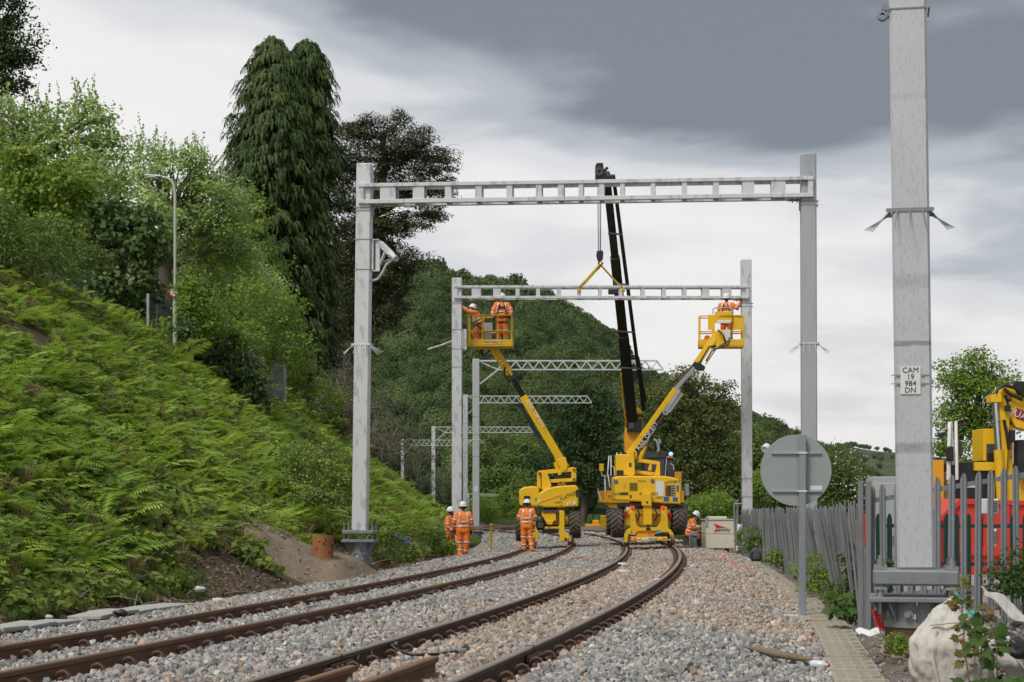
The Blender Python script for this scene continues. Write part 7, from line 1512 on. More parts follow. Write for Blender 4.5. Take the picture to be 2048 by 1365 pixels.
# ================================================================ lineside clutter
# ---- tank, generator, seat crate, bags
cream = M('tank_cream', (.68, .63, .50), .5, 0, (.55, .50, .38), .4, 2.5, col3=(.36, .28, .17), scale3=5, thr3=.72)
dT = 60.5; b = P(1437, 1105, dT); b.z = stand_z(b.x, b.y, 0.0); tk = thing('fuel_tank', 'cream site fuel tank with red arrow and blue name on a low pallet', 'tank', b, R(4))
mb = MB(); mb.prism([(-.50, .13), (.52, .13), (.535, .60), (-.515, .60)], -.45, .45); mb.build('tank_body', cream, tk, bevel=.02)
mb = MB(); mb.prism([(-.515, .612), (.535, .612), (.52, 1.06), (-.50, 1.06)], -.45, .45); mb.build('tank_body_upper', cream, tk, bevel=.02)
mb = MB(); mb.box((.0, 0, 1.085), (1.06, .94, .05), ch=.012); mb.build('lid', M('tank_lid', (.42, .40, .34), .6, 0, (.30, .29, .25)), tk)
mb = MB(); mb.box((-.48, -.44, 1.02), (.10, .06, .32)); mb.box((.5, -.44, .95), (.10, .06, .34)); mb.build('corner_lug', galvg, tk)
mb = MB(); mb.box((-.05, .05, 1.15), (.62, .5, .09), ch=.02); mb.build('hatch', cream, tk)
for x_ in (-.36, .0, .36): mb = MB(); mb.box((x_, 0, .065), (.16, .86, .125)); mb.build('pallet_block', M('pallet_wood', (.30, .20, .10), .9), tk)
ar = MB(); ar.prism([(-.24, .66), (.22, .80), (-.25, .97), (-.16, .81)], -.456, -.4515); ar.build('arrow_logo', red_p, tk); ar = MB(); ar.prism([(-.14, .745), (.32, .72), (.32, .79), (-.14, .82)], -.460, -.4565); ar.build('logo_ground', cream, tk)
text('Speedy', .15, M('navy_print', (.02, .025, .12), .5), tk, (.085, -.468, .77), (R(90), R(3), 0))
b = P(1432, 1036, 63); b.z = P(0, 1100, 63).z; wb = thing('storage_box', 'pale grey box standing behind the fuel tank', 'box', b); mb = MB(); mb.box((0, 0, .55), (.52, .4, 1.1), ch=.02); mb.build('box_body', white_m, wb); mb = MB(); mb.box((0, 0, 1.13), (.55, .43, .06), ch=.015); mb.build('lid', white_m, wb)
b = P(1392, 1083, 62.5); b.z = stand_z(b.x, b.y); gn = thing('generator', 'grey framed generator with a blue top beside the seated worker', 'generator', b); mb = MB()
for x_ in (-.2, .2):
    for y_ in (-.2, .2): mb.tube([(x_, y_, 0), (x_, y_, .46)], .016, 6)
for z_ in (.02, .46): mb.tube([(-.2, -.2, z_), (.2, -.2, z_), (.2, .2, z_), (-.2, .2, z_), (-.2, -.2, z_)], .016, 6)
mb.build('frame', galv, gn); mb = MB(); mb.box((0, 0, .20), (.34, .34, .34), ch=.03); mb.build('engine', galvg, gn); mb = MB(); mb.lathe([(.17, .38), (.17, .46), (.13, .54), (.05, .57), (0, .575)], 16, (.0, 0, 0)); mb.build('fuel_tank', M('generator_blue', (.02, .22, .38), .4), gn)
for x_ in (-.06, .07): mb = MB(); mb.cyl((x_, -.17, .44), (x_, -.20, .44), .03, 8); mb.build('socket', red_p, gn)
b = P(1381, 1088, 63.6); b.z = stand_z(b.x, b.y); cr = thing('crate', 'low grey plastic crate used as a seat by the worker', 'crate', b + Vector((-.04, .02, 0))); mb = MB(); mb.box((0, 0, .19), (.42, .36, .38), ch=.015); mb.build('crate_body', dkgrey, cr); mb = MB(); mb.box((0, 0, .385), (.46, .40, .04), ch=.01); mb.build('crate_rim', dkgrey, cr)
def sack(name, label, cat, base, r_, mat, seed, n=28, m_=20, lump=.14, folds=9, pinch=.0):
    """a slumped cloth shape: sphere-like skin with creases"""
    vs = []; fs = []
    for i in range(m_ + 1):
        v_ = math.pi * i / m_
        for j in range(n):
            u = 2 * math.pi * j / n; d = Vector((math.sin(v_) * math.cos(u), math.sin(v_) * math.sin(u), math.cos(v_)))
            k = 1 + lump * noise.noise(d * 1.7 + Vector((seed, 0, 0))) + .05 * noise.noise(d * 5 + Vector((0, seed, 0))) + .035 * math.sin(folds * u + 3 * math.sin(v_ * 2)) * math.sin(v_) - pinch * max(0, d.z) ** 3
            q = Vector((d.x * r_[0], d.y * r_[1], d.z * r_[2])) * k; q.z = max(q.z, -r_[2] * .82); vs.append(q + Vector((0, 0, r_[2] * .82)))
    for i in range(m_):
        for j in range(n): fs.append((i * n + j, (i + 1) * n + j, (i + 1) * n + (j + 1) % n, i * n + (j + 1) % n))
    t = thing(name, label, cat, base); mb = MB(); mb.add(vs, fs, True); mb.build('body', mat, t); return t
b = P(1510, 1122, 50); b.z = tp(s_at_y(50), 2.75, -.26).z
bp_ = sack('backpack', 'dark grey backpack lying on the trough walkway by the fence', 'backpack', b, (.18, .14, .19), M('bag_grey', (.055, .055, .06), .8, 0, (.09, .09, .095)), 3); mb = MB(); mb.tube([(-.1, -.12, .08), (-.13, -.15, .2), (-.06, -.1, .3)], .014, 6); mb.build('strap', blk, bp_); mb = MB(); mb.box((.02, -.14, .12), (.2, .05, .14), ch=.02); mb.build('pocket', M('bag_grey2', (.07, .07, .075), .8), bp_)
p = P(1081, 1052, 61.6); bb = sack('rucksack', 'black rucksack hung on the front of the left platform machine', 'rucksack', p + Vector((0, -.12, -.15)), (.17, .12, .27), blk, 8); mb = MB(); mb.tube([(-.06, -.02, .42), (0, -.02, .5), (.06, -.02, .42)], .012, 6); mb.build('strap', blk, bb); mb = MB(); mb.box((0, -.11, .16), (.2, .05, .18), ch=.02); mb.build('pocket', dkgrey, bb)
p = P(1400, 1062, 61.8); p.z = stand_z(p.x, p.y) ; ob = sack('rucksack', 'orange and black rucksack against the left side of the tank', 'rucksack', p, (.11, .12, .34), M('bag_black2', (.02, .02, .02), .8), 5); mb = MB(); mb.box((-.06, -.09, .42), (.10, .07, .2), ch=.03); mb.build('pocket', hivis, ob)
for i, (px, py, r_, lab) in enumerate(((1478, 1062, (.16, .2, .2), 'crumpled white bag behind the tank, upper one'), (1474, 1098, (.13, .16, .13), 'crumpled white bag on the ground behind the tank'))):
    p = P(px, py + 8, 63 - i); sack('plastic_bag', lab, 'bag', p, r_, M('white_plastic%d' % i, (.62, .62, .62), .4, 0, (.5, .5, .5)), 12 + i, lump=.35)
b = P(1468, 1110, 60); b.z = stand_z(b.x, b.y); rk = thing('pipe_stand', 'grey bent pipe stand between tank and palisade', 'pipe stand', b); k = 60 / F
mb = MB(); mb.tube([(.05, 0, 0), (.02, 0, 1.0), (0, 0, 1.66), (.03, 0, 1.7), (.3, 0, 1.7)], .025, 7); mb.tube([(.0, 0, .05), (-.05, -.1, .0), (.25, -.1, .0)], .025, 7); mb.build('pipe', steel_dk, rk)
# work lamp and pipes lying over the fence
wl_ = thing('work_lamp', 'white clip-on floodlight beside the round sign', 'lamp', P(1535, 893, 30)); mb = MB(); mb.lathe([(.0, .0), (.06, 0), (.075, .10), (.07, .11), (0, .1)], 14, (0, 0, 0), axis=(-.5, -.6, -.5)); mb.build('lamp_head', white_m, wl_); mb = MB(); mb.tube([(.03, .03, .03), (.12, .05, .1), (.3, .08, .13)], .02, 6); mb.build('arm', blk, wl_)
# ---- red conduits on the ballast
redh = M('red_conduit', (.70, .09, .06), .5)
def conduit(label, pts_, r_=.018):
    P0 = P(*pts_[0]); t = thing('conduit', label, 'conduit', P0, group=None); mb = MB(); q = []
    for px, py, dz_ in pts_:
        # drop the point on the ballast along its line of sight
        d = 20.0
        while d < 90:
            v = P(px, py, d)
            if v.z <= stand_z(v.x, v.y) + .04: break
            d += .25
        v = P(px, py, d); v.z = stand_z(v.x, v.y) + .03 + dz_; q.append(v - P0)
    mb.tube(q, r_, 7); mb.build('tube', redh, t); return t
conduit('red conduit on buff ballast near the trough walkway', [(1425, 1118, 0), (1440, 1119, .02), (1462, 1127, .02), (1480, 1135, .02), (1497, 1142, 0)], .03)
conduit('red conduit arching on grey ballast between the two tracks', [(1126, 1122, -.02), (1145, 1119, .02), (1165, 1118, .03), (1185, 1121, .02), (1210, 1128, -.02)])
conduit('thin red conduit crossing inside the right-hand track', [(1284, 1129, -.01), (1310, 1128, .02), (1330, 1126, .02), (1354, 1121, -.02)], .012)
conduit('red conduit on the shoulder left of the rusty rail below the workers', [(852, 1134, -.01), (870, 1129, .02), (890, 1129, .02), (909, 1133, -.01)])
conduit('red conduit bent in a V at the foot of the near portal post', [(747, 1121, .0), (724, 1124, .02), (750, 1127, .02), (775, 1132, .0)])
# ---- loose rails and bonding cable in the near four-foot
for i, (o_, s0, s1, lab) in enumerate(((-.28, -3.2, 1.05, 'loose rusty rail length lying in the near track, the one beside the cable'), (.18, -3.2, 1.75, 'loose rusty rail length lying in the near track, next to the right rail'))):
    root = tp(s0, o_, -.05); t = thing('loose_rail', lab, 'rail', root, 0); mb = MB(); n = len(RP); vs = []
    for s_ in (s0, (s0 + s1) / 2, s1):
        for a, c_ in RP: vs.append(tp(s_, o_ + a, c_ + railz(o_) + .012) - root)
    mb.add(vs, [(i2 * n + j, i2 * n + (j + 1) % n, (i2 + 1) * n + (j + 1) % n, (i2 + 1) * n + j) for i2 in range(2) for j in range(n)] + [tuple(range(2 * n, 3 * n))]); mb.build('rail_section', rust_warm, t)
    mb = MB(); 
    for j, (a, c_) in enumerate(RP): pass
    e_ = tp(s1, o_, railz(o_) - .04) - root; mb.box(e_ + Vector((0, .001, 0)), (.02, .012, .02)); mb.build('sawn_mark', weld_m, t)
t = thing('bond_cable', 'black bonding cable with silver ends bolted to the near left rail', 'cable', tp(3.6, -.62, -.12)); q = lambda s_, o_, z_: tp(s_, o_, z_) - t.location
mb = MB(); mb.tube([q(4.15, -.72, -.075), q(3.9, -.69, -.075), q(3.75, -.6, -.10), q(3.62, -.42, -.13), q(3.8, -.25, -.135), q(4.1, -.12, -.13)], .014, 8); mb.build('cable_sheath', blk, t); mb = MB(); mb.cyl(q(4.12, -.72, -.075), q(4.25, -.73, -.075), .02, 8); mb.cyl(q(4.08, -.13, -.13), q(4.22, -.08, -.13), .02, 8); mb.build('terminal', brsteel, t)
# ---- litter
bag_m0 = M('grubby_white', (.5, .49, .46), .7, 0, (.35, .34, .31))
def bottle(label, px, py, d, L_, r_, mat, rz, cap=None):
    p = P(px, py, d); p.z = stand_z(p.x, p.y) + r_ * .8 + .03; t = thing('plastic_bottle', label, 'bottle', p, rz); mb = MB(); mb.lathe([(0, 0), (r_ * .9, 0), (r_, .02), (r_, L_ * .6), (r_ * .85, L_ * .72), (r_ * .35, L_ * .88), (r_ * .35, L_ * .96), (0, L_ * .96)], 14, (-L_ / 2, 0, 0), X3); mb.build('bottle_body', mat, t); mb = MB(); mb.cyl((L_ * .45, 0, 0), (L_ * .52, 0, 0), r_ * .42, 10); mb.build('cap', cap or white_m, t)
clear = M('clear_plastic', (.62, .66, .70), .15, 0, (.5, .55, .6)); 
bottle('clear plastic bottle on the ballast right of the track', 1319, 1206, 30.5, .2, .05, clear, .4); bottle('orange-capped bottle lying inside the right-hand track', 1246, 1131, 42, .24, .045, white_m, .1, hivis); bottle('milky plastic bottle lying inside the right-hand track', 1249, 1151, 37, .22, .04, M('milky', (.6, .58, .5), .5), -.2); bottle('clear bottle with red cap beside the near trough lids', 1640, 1342, 16.3, .17, .04, clear, -.5, red_p)
bottle('white bottle at the toe of the fern bank', 439, 1204, 28.0, .22, .045, M('dirty_white', (.6, .58, .56), .6), .2)
for i, (px, py, d, sz, mt, lab) in enumerate(((399, 1180, 29.5, .09, bag_m0, 'scrap of white sheet on the fern bank'), (242, 1228, 23.5, .09, blk, 'scrap of black plastic at the bank toe'), (98, 1235, 21.5, .05, bag_m0, 'torn white wrapper on the bank near the trough'))):
    p = P(px, py, d); sack('litter', lab, 'litter', p + Vector((0, 0, -sz * .4)), (sz, sz * .6, sz * .55), mt, 30 + i, 14, 10, .5)
blue_t = M('blue_netting', (.02, .05, .22), .7); 
for i, (px, py, d, sz) in enumerate(((800, 1080, 47, .25),)):
    p = P(px, py, d); t = thing('tarpaulin', 'strip of blue netting in the grass behind the near post', 'tarpaulin', p); mb = MB(); vs = []
    for j in range(9):
        for k in range(4): vs.append(Vector((-.35 + j * .09, k * .06, .16 - j * .045 + .04 * math.sin(j * 2.1 + k) + k * .03)))
    mb.add(vs, [(j * 4 + k, j * 4 + k + 1, j * 4 + k + 5, j * 4 + k + 4) for j in range(8) for k in range(3)], True); o = mb.build('sheet', blue_t, t); sd_ = o.modifiers.new('thick', 'SOLIDIFY'); sd_.thickness = .006
# ---- rough ground with rubble at the foot of the tall mast
gxs, gys = np.meshgrid(np.linspace(2.3, 7.5, 60), np.linspace(11.2, 24, 80)); Zr = np.zeros_like(gxs)
for i in range(gxs.shape[0]):
    for j in range(gxs.shape[1]):
        x, y = gxs[i, j], gys[i, j]; ii = np.argmin(np.hypot(_xa - x, _ya - y)); off = (x - _xa[ii]) * math.cos(_tha[ii]) - (y - _ya[ii]) * math.sin(_tha[ii]); s_ = float(_sa[ii]); e_ = off - trough_off(s_) - .22
        Zr[i, j] = zc(s_) - .30 + np.interp(e_, [-.3, 0, .15, .5, 1.2, 3], [-.25, -.05, .02, .13, .20, .12]) * np.interp(y, [11, 18, 22, 24], [1, 1, .5, .2]) + .05 * noise.noise(Vector((x * 2.5, y * 2.5, 1)))
rub = M('rubble_soil', (.16, .14, .12), .95, 0, (.09, .08, .065), .5, 4, bump=.7, bscale=25, spec=.1); grid_mesh('rubble_ground', np.stack([gxs, gys, Zr], -1), rub)
def rz_(x, y):
    i = int(np.clip((y - 11.2) / (24 - 11.2) * 79, 0, 79)); j = int(np.clip((x - 2.3) / 5.2 * 59, 0, 59)); return float(Zr[i, j])
n = 5200; xx = nr.uniform(2.5, 7.2, n); yy = nr.uniform(11.8, 23.5, n); keep = []
for x, y in zip(xx, yy):
    ii = np.argmin(np.hypot(_xa - x, _ya - y)); off = (x - _xa[ii]) * math.cos(_tha[ii]) - (y - _ya[ii]) * math.sin(_tha[ii]); keep.append(off > trough_off(float(_sa[ii])) + .24 and x < y * .30 and (noise.noise(Vector((x * .9, y * .9, 7))) > -.25))
keep = np.array(keep); xx, yy = xx[keep], yy[keep]; n = len(xx); sz = .05 * np.exp(nr.normal(0, .45, n)); zz = np.array([rz_(a, c_) for a, c_ in zip(xx, yy)]) + sz * .15
ti = np.where((nr.random(n) < .6)[:, None], GREY[nr.integers(0, 6, n)] * .8, TAN[nr.integers(0, 7, n)] * .8); dk = nr.random(n) < .15; ti[dk] = (.10, .085, .07)
o = scatter('rubble', np.stack([xx, yy, zz], 1), nr.uniform(0, 6.28, (n, 3)) * np.array([1, .3, 1]), sz, nr.integers(0, 9, n), [x.copy() for x in stones], ti); tag(o, 'loose stones and broken rubble round the tall mast base', 'rubble', kind='stuff')
mb = MB()
for k in range(26):
    x, y = rnd.uniform(2.9, 4.0), rnd.uniform(12.5, 18); ii = np.argmin(np.hypot(_xa - x, _ya - y)); off = (x - _xa[ii]) * math.cos(_tha[ii]) - (y - _ya[ii]) * math.sin(_tha[ii])
    if off < trough_off(float(_sa[ii])) + .25: x += .35
    a = rnd.uniform(0, 6.28); L_ = rnd.uniform(.15, .5); z_ = rz_(x, y) + .03; mb.tube([(x, y, z_), (x + math.cos(a) * L_ * .5, y + math.sin(a) * L_ * .5, z_ + .05), (x + math.cos(a) * L_, y + math.sin(a) * L_, z_ + .02)], [.008, .006, .003], 4, caps=False)
tag(mb.build('dead_stems', bark_pale), 'dry stems and sticks strewn over the rubble', 'twigs', kind='stuff')
dw = M('dead_wood', (.20, .15, .10), .9, 0, (.10, .075, .05), .5, 6, bump=.6)
br_ = thing('dead_branch', 'dead broken branch on the ballast beside the trough lids', 'branch', tp(5.2, 2.75, -.24)); mb = MB(); mb.tube([(-.28, .6, .05), (-.22, .25, .06), (-.08, 0, .04), (.12, -.22, .02), (.2, -.3, .02)], [.012, .03, .04, .03, .01], 7); mb.tube([(-.22, .25, .06), (-.15, .5, .1)], [.015, .006], 5); mb.build('stem', dw, br_)
rc = thing('rail_offcut', 'rusty steel offcut lying among the rubble', 'steel offcut', Vector((3.05, 15.0, rz_(3.05, 15) + .03)), .5); mb = MB(); mb.box((0, 0, .05), (.22, .05, .015), rot=Euler((.3, .5, 0))); mb.box((.02, 0, .03), (.05, .05, .13), rot=Euler((.3, .5, 0))); mb.build('steel', rust_warm, rc)
# ---- bulk bag of rubble and torn sacks
bag_m = M('woven_sack', (.54, .52, .475), .85, 0, (.38, .35, .30), .5, 6, bump=1.0, bscale=9, stretch=(2.6, 2.6, .5), col3=(.40, .35, .27), scale3=4, thr3=.68)
def folds(o, seed, amt=.05):
    tx = bpy.data.textures.new('sack_folds', 'CLOUDS'); tx.noise_scale = .085; tx.noise_depth = 4; s_ = o.modifiers.new('sub', 'SUBSURF'); s_.levels = 1; s_.render_levels = 1; dp = o.modifiers.new('folds', 'DISPLACE'); dp.texture = tx; dp.strength = amt; dp.mid_level = .5
bgx, bgy = 3.27, 13.35
bg_ = thing('bulk_bag', 'bulging dirty white woven rubble sack below the tall mast', 'sack', Vector((bgx, bgy, rz_(bgx, bgy) - .06))); bg_.scale = (1.22, 1.15, 1.08)
vs = []; fs = []; n_, m_ = 56, 30
for i in range(m_ + 1):
    v_ = i / m_
    for j in range(n_):
        u = 2 * math.pi * j / n_; prof = .26 * math.sin(math.pi * min(1, .18 + v_ * .82)) ** .55 * (1 - .28 * max(0, v_ - .6) / .4)
        cr_ = .010 * math.sin(u * 15 + v_ * 9) * (1 - abs(2 * v_ - 1)) + .018 * noise.noise(Vector((math.cos(u) * 2.2, math.sin(u) * 2.2, v_ * 5))) - .03 * math.exp(-((u - 4.35 + .5 * (v_ - .5)) / .10) ** 2) + .02 * math.exp(-((u - 4.55 + .5 * (v_ - .5)) / .08) ** 2)
        r0 = prof + cr_; lean = -.06 * v_ + .20 * max(0, v_ - .55); vs.append(Vector((math.cos(u) * r0 * 1.0 + lean * .6 + .02, math.sin(u) * r0 * .9, .70 * v_ - .12 * max(0, math.cos(u)) * v_ ** 2)))
for i in range(m_):
    for j in range(n_): fs.append((i * n_ + j, i * n_ + (j + 1) % n_, (i + 1) * n_ + (j + 1) % n_, (i + 1) * n_ + j))
mb = MB(); mb.add(vs, fs, True); o = mb.build('sack_body', bag_m, bg_); folds(o, 1, .04); sd_ = o.modifiers.new('thick', 'SOLIDIFY'); sd_.thickness = .004
mb = MB(); mb.tube([(-.16, -.13, .50), (-.06, -.20, .52), (.06, -.22, .53), (.16, -.18, .55)], .008, 6); mb.tube([(-.13, -.16, .46), (-.16, -.19, .3), (-.13, -.20, .12), (-.08, -.2, .0)], .012, 6); mb.build('seam', bag_m, bg_)
mb = MB(); vs = []
for i in range(13):
    for j in range(7): f_ = i / 12; g_ = j / 6; vs.append(Vector((.14 + f_ * .30 + .03 * math.sin(g_ * 5), -.17 + .05 * math.sin(f_ * 7 + g_ * 3) - .06 * f_, .55 - f_ * .46 - g_ * .11 + .02 * math.sin(f_ * 11))))
mb.add(vs, [(i * 7 + j, i * 7 + j + 1, (i + 1) * 7 + j + 1, (i + 1) * 7 + j) for i in range(12) for j in range(6)], True); o = mb.build('flap', bag_m, bg_); sd_ = o.modifiers.new('thick', 'SOLIDIFY'); sd_.thickness = .006; folds(o, 2, .03)
def sheet(name, label, cat, base, fn, mat, nu=14, nv=9, amt=.02, extra=None):
    t = thing(name, label, cat, base); mb = MB(); mb.add([Vector(fn(i / (nu - 1), j / (nv - 1))) for i in range(nu) for j in range(nv)], [(i * nv + j, (i + 1) * nv + j, (i + 1) * nv + j + 1, i * nv + j + 1) for i in range(nu - 1) for j in range(nv - 1)], True); o = mb.build('sheet', mat, t); sd_ = o.modifiers.new('thick', 'SOLIDIFY'); sd_.thickness = .005; folds(o, 3, amt); return t
b = P(2010, 1235, 13.9); sheet('torn_sack', 'torn white woven sheet draped over rubble at the yard fence', 'sack', b, lambda u, v: (-.16 + .42 * u, .1 * v, .16 - .28 * u + .10 * v + .03 * math.sin(u * 9 + v * 4)), bag_m)
b = P(1943, 1228, 13.6); sheet('plastic_sack', 'teal plastic sack stuffed in the open rubble sack', 'plastic bag', b, lambda u, v: (-.12 + .22 * u, .06 * v, .05 - .17 * u + .12 * v + .03 * math.sin(u * 13 + v * 7)), M('teal_plastic', (.03, .33, .30), .35, 0, (.02, .22, .2)), amt=.04)
b = P(2030, 1285, 13.2); ps_ = sack('plastic_sack', 'black and red printed plastic sack half buried beside the bulk bag', 'plastic bag', b + Vector((0, 0, -.12)), (.12, .12, .09), blk, 60, lump=.3); mb = MB(); mb.box((-.105, -.085, .10), (.06, .05, .16), rot=Euler((.2, .2, .3)), ch=.015); mb.build('white_end', white_m, ps_); mb = MB(); mb.box((.07, -.10, .09), (.05, .05, .12), rot=Euler((.2, .3, -.3)), ch=.015); mb.build('red_band', red_p, ps_)
b = P(1735, 1265, 17.0); sheet('plastic_sack', 'flattened white and blue plastic sack by the trough lids', 'plastic bag', b + Vector((0, 0, -.02)), lambda u, v: (-.10 + .22 * u, -.06 + .14 * v, .015 * math.sin(u * 9 + v * 6) + .05 * v), white_m, amt=.03); b = P(1765, 1235, 17.3); sheet('plastic_sack', 'red and white crisp packet propped against the mast base', 'plastic bag', b + Vector((0, 0, -.10)), lambda u, v: (-.06 + .11 * u - .04 * v, .04 * v, .17 * v - .03 * u + .012 * math.sin(u * 9)), M('red_white_print', (.60, .03, .03), .4, 0, (.66, .62, .6), .5, 9), amt=.03)
# ---- plants by the walkway: five-lobed leaves on stems
def maple_leaf():
    pts_ = [(0, 0), (.16, -.12), (.46, -.06), (.36, .10), (.62, .26), (.40, .34), (.42, .60), (.20, .56), (0, 1.0), (-.20, .56), (-.42, .60), (-.40, .34), (-.62, .26), (-.36, .10), (-.46, -.06), (-.16, -.12)]
    return [(x, y, -.18 * x * x - .10 * y * y) for x, y in pts_]
ML = maple_leaf()
def leafy(name, label, base, stems, mat, n_leaf, size, cat='plant', pale=None):
    """stems: list of point lists; leaves hang along the upper part of each"""
    t = thing(name, label, cat, base); sm_ = MB(); lf = MB()
    for st in stems:
        st = [Vector(p) for p in st]; sm_.tube(st, [.007 * (1 - .6 * i / (len(st) - 1)) for i in range(len(st))], 5, caps=False); L_ = len(st) - 1
        for k in range(n_leaf):
            f_ = rnd.uniform(.25, 1.0) * L_; i = min(L_ - 1, int(f_)); p = st[i].lerp(st[i + 1], f_ - i); az = rnd.uniform(0, 6.28); out = Vector((math.cos(az), math.sin(az), rnd.uniform(-.3, .3))); q = p + out * size * rnd.uniform(.3, .9); nrm = (Vector((rnd.gauss(0, .5), -.55 + rnd.gauss(0, .4), .8))).normalized()
            u = (out - nrm * out.dot(nrm)).normalized(); v = nrm.cross(u); s_ = size * rnd.uniform(.55, 1.15); k0 = len(lf.v); lf.add([q + v * x * s_ + u * y * s_ + nrm * z * s_ for x, y, z in ML], [(0, 1, 2, 3), (0, 3, 4, 5), (0, 5, 6, 7), (0, 7, 8, 9), (0, 9, 10, 11), (0, 11, 12, 13), (0, 13, 14, 15)]); sm_.tube([p, q], [.0025, .0015], 4, caps=False)
    sm_.build('stem', dw, t); lf.build('leaves', mat, t); return t
Lmap = LEAF('maple_seedling_leaf', [(.035, .085, .016), (.06, .125, .022), (.09, .16, .028)], .3, 3); Lbrown = LEAF('withered_leaf', [(.10, .11, .02), (.16, .13, .035), (.20, .13, .06)], .25, 4)
leafy('sycamore_seedling', 'sycamore seedling with green leaves growing through the rubble in the corner', P(1975, 1400, 12.2), [[(0, 0, -.1), (-.04, 0, .2), (-.08, 0, .42), (-.10, 0, .58)], [(.05, 0, -.1), (.08, .05, .15), (.06, 0, .38), (.02, 0, .52)], [(-.05, 0, -.1), (-.1, -.05, .05), (-.14, -.1, .12)], [(.1, 0, -.1), (.14, .05, .05), (.2, .0, .12)], [(0, 0, -.1), (0, -.08, .06), (.03, -.1, .10)]], Lmap, 15, .10)
leafy('withered_seedling', 'tall seedling with curled brownish leaves in front of the mast base', P(1930, 1390, 12.6), [[(.06, 0, -.1), (.0, 0, .3), (-.02, 0, .6), (-.04, 0, .82)], [(.1, 0, 0), (.12, 0, .4), (.13, 0, .62)]], Lbrown, 46, .07)
leafy('sycamore_seedling', 'large-leaved seedling at the foot of the leaning fence beside the lids', P(1702, 1250, 21.3), [[(0, 0, 0), (-.05, 0, .2), (-.12, -.05, .36)], [(.05, 0, 0), (.10, .05, .22), (.12, 0, .42)], [(0, 0, 0), (-.14, 0, .12), (-.26, -.05, .2)], [(.05, 0, 0), (.15, -.05, .1), (.22, -.05, .16)], [(0, 0, 0), (.02, -.1, .15), (.04, -.12, .26)]], Lmap, 16, .13)
def wb_(name, label, px, py, rx, ry, d, mat, n, ls, cr=.13, **k):
    b = P(px, py + ry, d); tree(name, label, b, [bl(px, py, rx, ry, d, b, rx * d / F * .7), bl(px + rx * .3, py + ry * .4, rx * .8, ry * .6, d, b, rx * d / F * .6)], n, 24, ls, mat, [], .03, cr, cat='plant', nbranch=0, **k)
wb_('buddleia_plant', 'bushy yellow-green plant against the leaning fence left of the sign post', 1628, 1150, 34, 38, 29.0, Lyel, 60, .06, flower=None)
wb_('weed_clump', 'leafy weed growing out of the fence near the pipe stand', 1500, 1082, 22, 28, 51, Lmid, 40, .09); wb_('weed_clump', 'low weeds along the fence foot behind the backpack', 1556, 1118, 24, 18, 43, Lmid, 44, .08); wb_('weed_clump', 'ivy growing up the post at the end of the leaning fence', 1712, 1150, 14, 60, 22.5, Livy, 34, .07, cr=.09); wb_('weed_clump', 'green stems beside the rubble under the mast base', 1797, 1290, 24, 20, 16.6, Lbright, 26, .035, cr=.05); wb_('bramble', 'bramble leaves threading the galvanised fence at the right edge', 2025, 1150, 40, 50, 20.0, Lmap, 50, .06, cr=.12); wb_('weed_clump', 'low green plants between the fence foot and the lids behind the sign', 1672, 1190, 24, 22, 24.8, Lmid, 40, .06, cr=.09); wb_('weed_clump', 'green leaves behind the galvanised fence near the cabinet', 1760, 1140, 24, 40, 22.5, Lmap, 40, .06, cr=.1)
for (px, py, rx, ry, d, mt, lab) in ((770, 1075, 40, 26, 46, Lgrass, 'fresh green grass clump behind the near portal base'), (860, 1075, 34, 28, 56, Lgrass, 'tall grass beside the two talking workers'), (810, 1105, 40, 14, 47, Lmid, 'low weeds along the shoulder right of the portal base'), (890, 1098, 20, 16, 57, Lyel, 'weeds at the feet of the bearded worker')):
    wb_('weed_clump', lab, px, py, rx, ry, d, mt, 46, .09, cr=.15)
# white-louvred sensor boxes on a pole in the yard
b = P(1980, 1200, 24); sbx = thing('monitoring_post', 'white louvred instrument boxes on a pole behind the fence', 'instrument post', b); k = 24 / F; mb = MB(); mb.tube([(0, 0, -.3), (0, 0, 1.35)], .028, 8); mb.build('pole', galvg, sbx)
for (px, py, w_, h_) in ((1977, 1013, 34, 30), (1984, 1075, 14, 34)):
    c = P(px, py, 24) - b; mb = MB(); mb.box(c, (w_ * k, .16, h_ * k), ch=.01); mb.build('housing', white_m, sbx)
    for q_ in range(6): mb = MB(); mb.box(c + Vector((.03, -.085, (q_ - 2.5) * h_ * k * .13)), (w_ * k * .6, .012, .012)); mb.build('louvre', dkgrey, sbx)
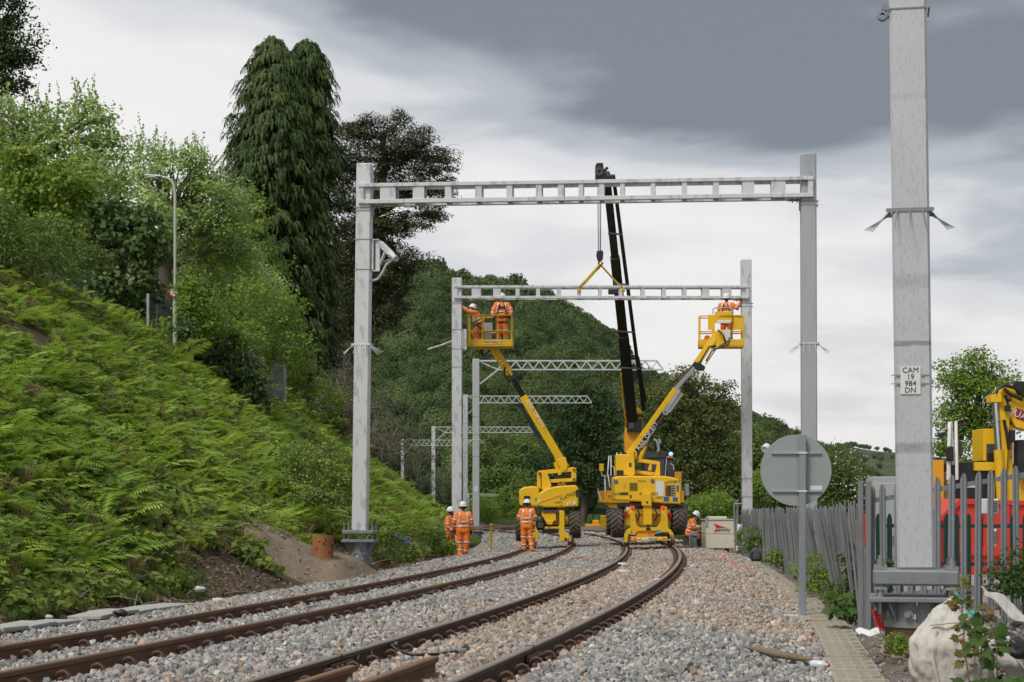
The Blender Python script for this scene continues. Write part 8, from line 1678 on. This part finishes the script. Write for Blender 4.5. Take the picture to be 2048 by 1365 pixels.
# site office clutter seen through the leaning fence
for (px, py, w_, h_, d, mt, nm, lab) in ((1672, 1075, 12, 40, 40, red_p, 'gas_bottle', 'red cylinder glimpsed through the leaning fence pales'), (1738, 1060, 10, 60, 34, red_p, 'safety_barrier', 'red plastic barrier behind the fence corner'), (1744, 1110, 10, 26, 33, yel, 'safety_barrier', 'yellow plastic barrier behind the fence corner')):
    b = P(px, py + h_ / 2, d); t = thing(nm, lab, nm.replace('_', ' '), b); k = d / F; mb = MB(); mb.lathe([(0, 0), (w_ * k * .5, 0), (w_ * k * .5, h_ * k * .8), (w_ * k * .25, h_ * k * .95), (w_ * k * .15, h_ * k)], 14) if nm == 'gas_bottle' else mb.box((0, 0, h_ * k / 2), (w_ * k * 3, .08, h_ * k), ch=.02); mb.build('body', mt, t); mb = MB(); mb.box((0, 0, h_ * k + .02), (w_ * k * .5, .06, .05)); mb.build('top', mt, t)
# track panel and cone beside the far line
sp_ = thing('sleeper_stack', 'pale timber stack with yellow trolley beyond the left machine', 'timber stack', P(1190, 1062, 92)); mb = MB()
for q_ in range(3): mb = MB(); mb.box((0, q_ * .3, .12), (2.2, .26, .16)); mb.build('timber', M('old_timber%d' % q_, (.33, .29, .24), .9), sp_)
yt = thing('rail_trolley', 'small yellow rail trolley on the timber stack', 'trolley', P(1188, 1053, 93)); mb = MB(); mb.box((0, 0, .05), (.9, .5, .14), ch=.02); mb.build('frame', amber, yt); mb = MB(); mb.box((.1, 0, .22), (.35, .3, .22), ch=.03); mb.build('motor', amber, yt); mb = MB(); mb.tube([(.0, 0, .3), (-.05, 0, .5), (.05, 0, .62)], .04, 6); mb.build('handle', blk, yt)

# ---- the damp air of the valley: far things pale a little
hz_m = bpy.data.materials.new('valley_air'); hz_m.use_nodes = True; hn = hz_m.node_tree; hn.nodes.clear(); ho = hn.nodes.new('ShaderNodeOutputMaterial'); hv = hn.nodes.new('ShaderNodeVolumePrincipled'); hv.inputs['Density'].default_value = 0.000022; hv.inputs['Color'].default_value = (.86, .90, .95, 1); hv.inputs['Anisotropy'].default_value = .2; hn.links.new(hv.outputs[0], ho.inputs['Volume'])
mb = MB(); mb.box((0, 3400, 85), (10400, 7200, 190)); hz = mb.build('haze', hz_m); hz['kind'] = 'stuff'
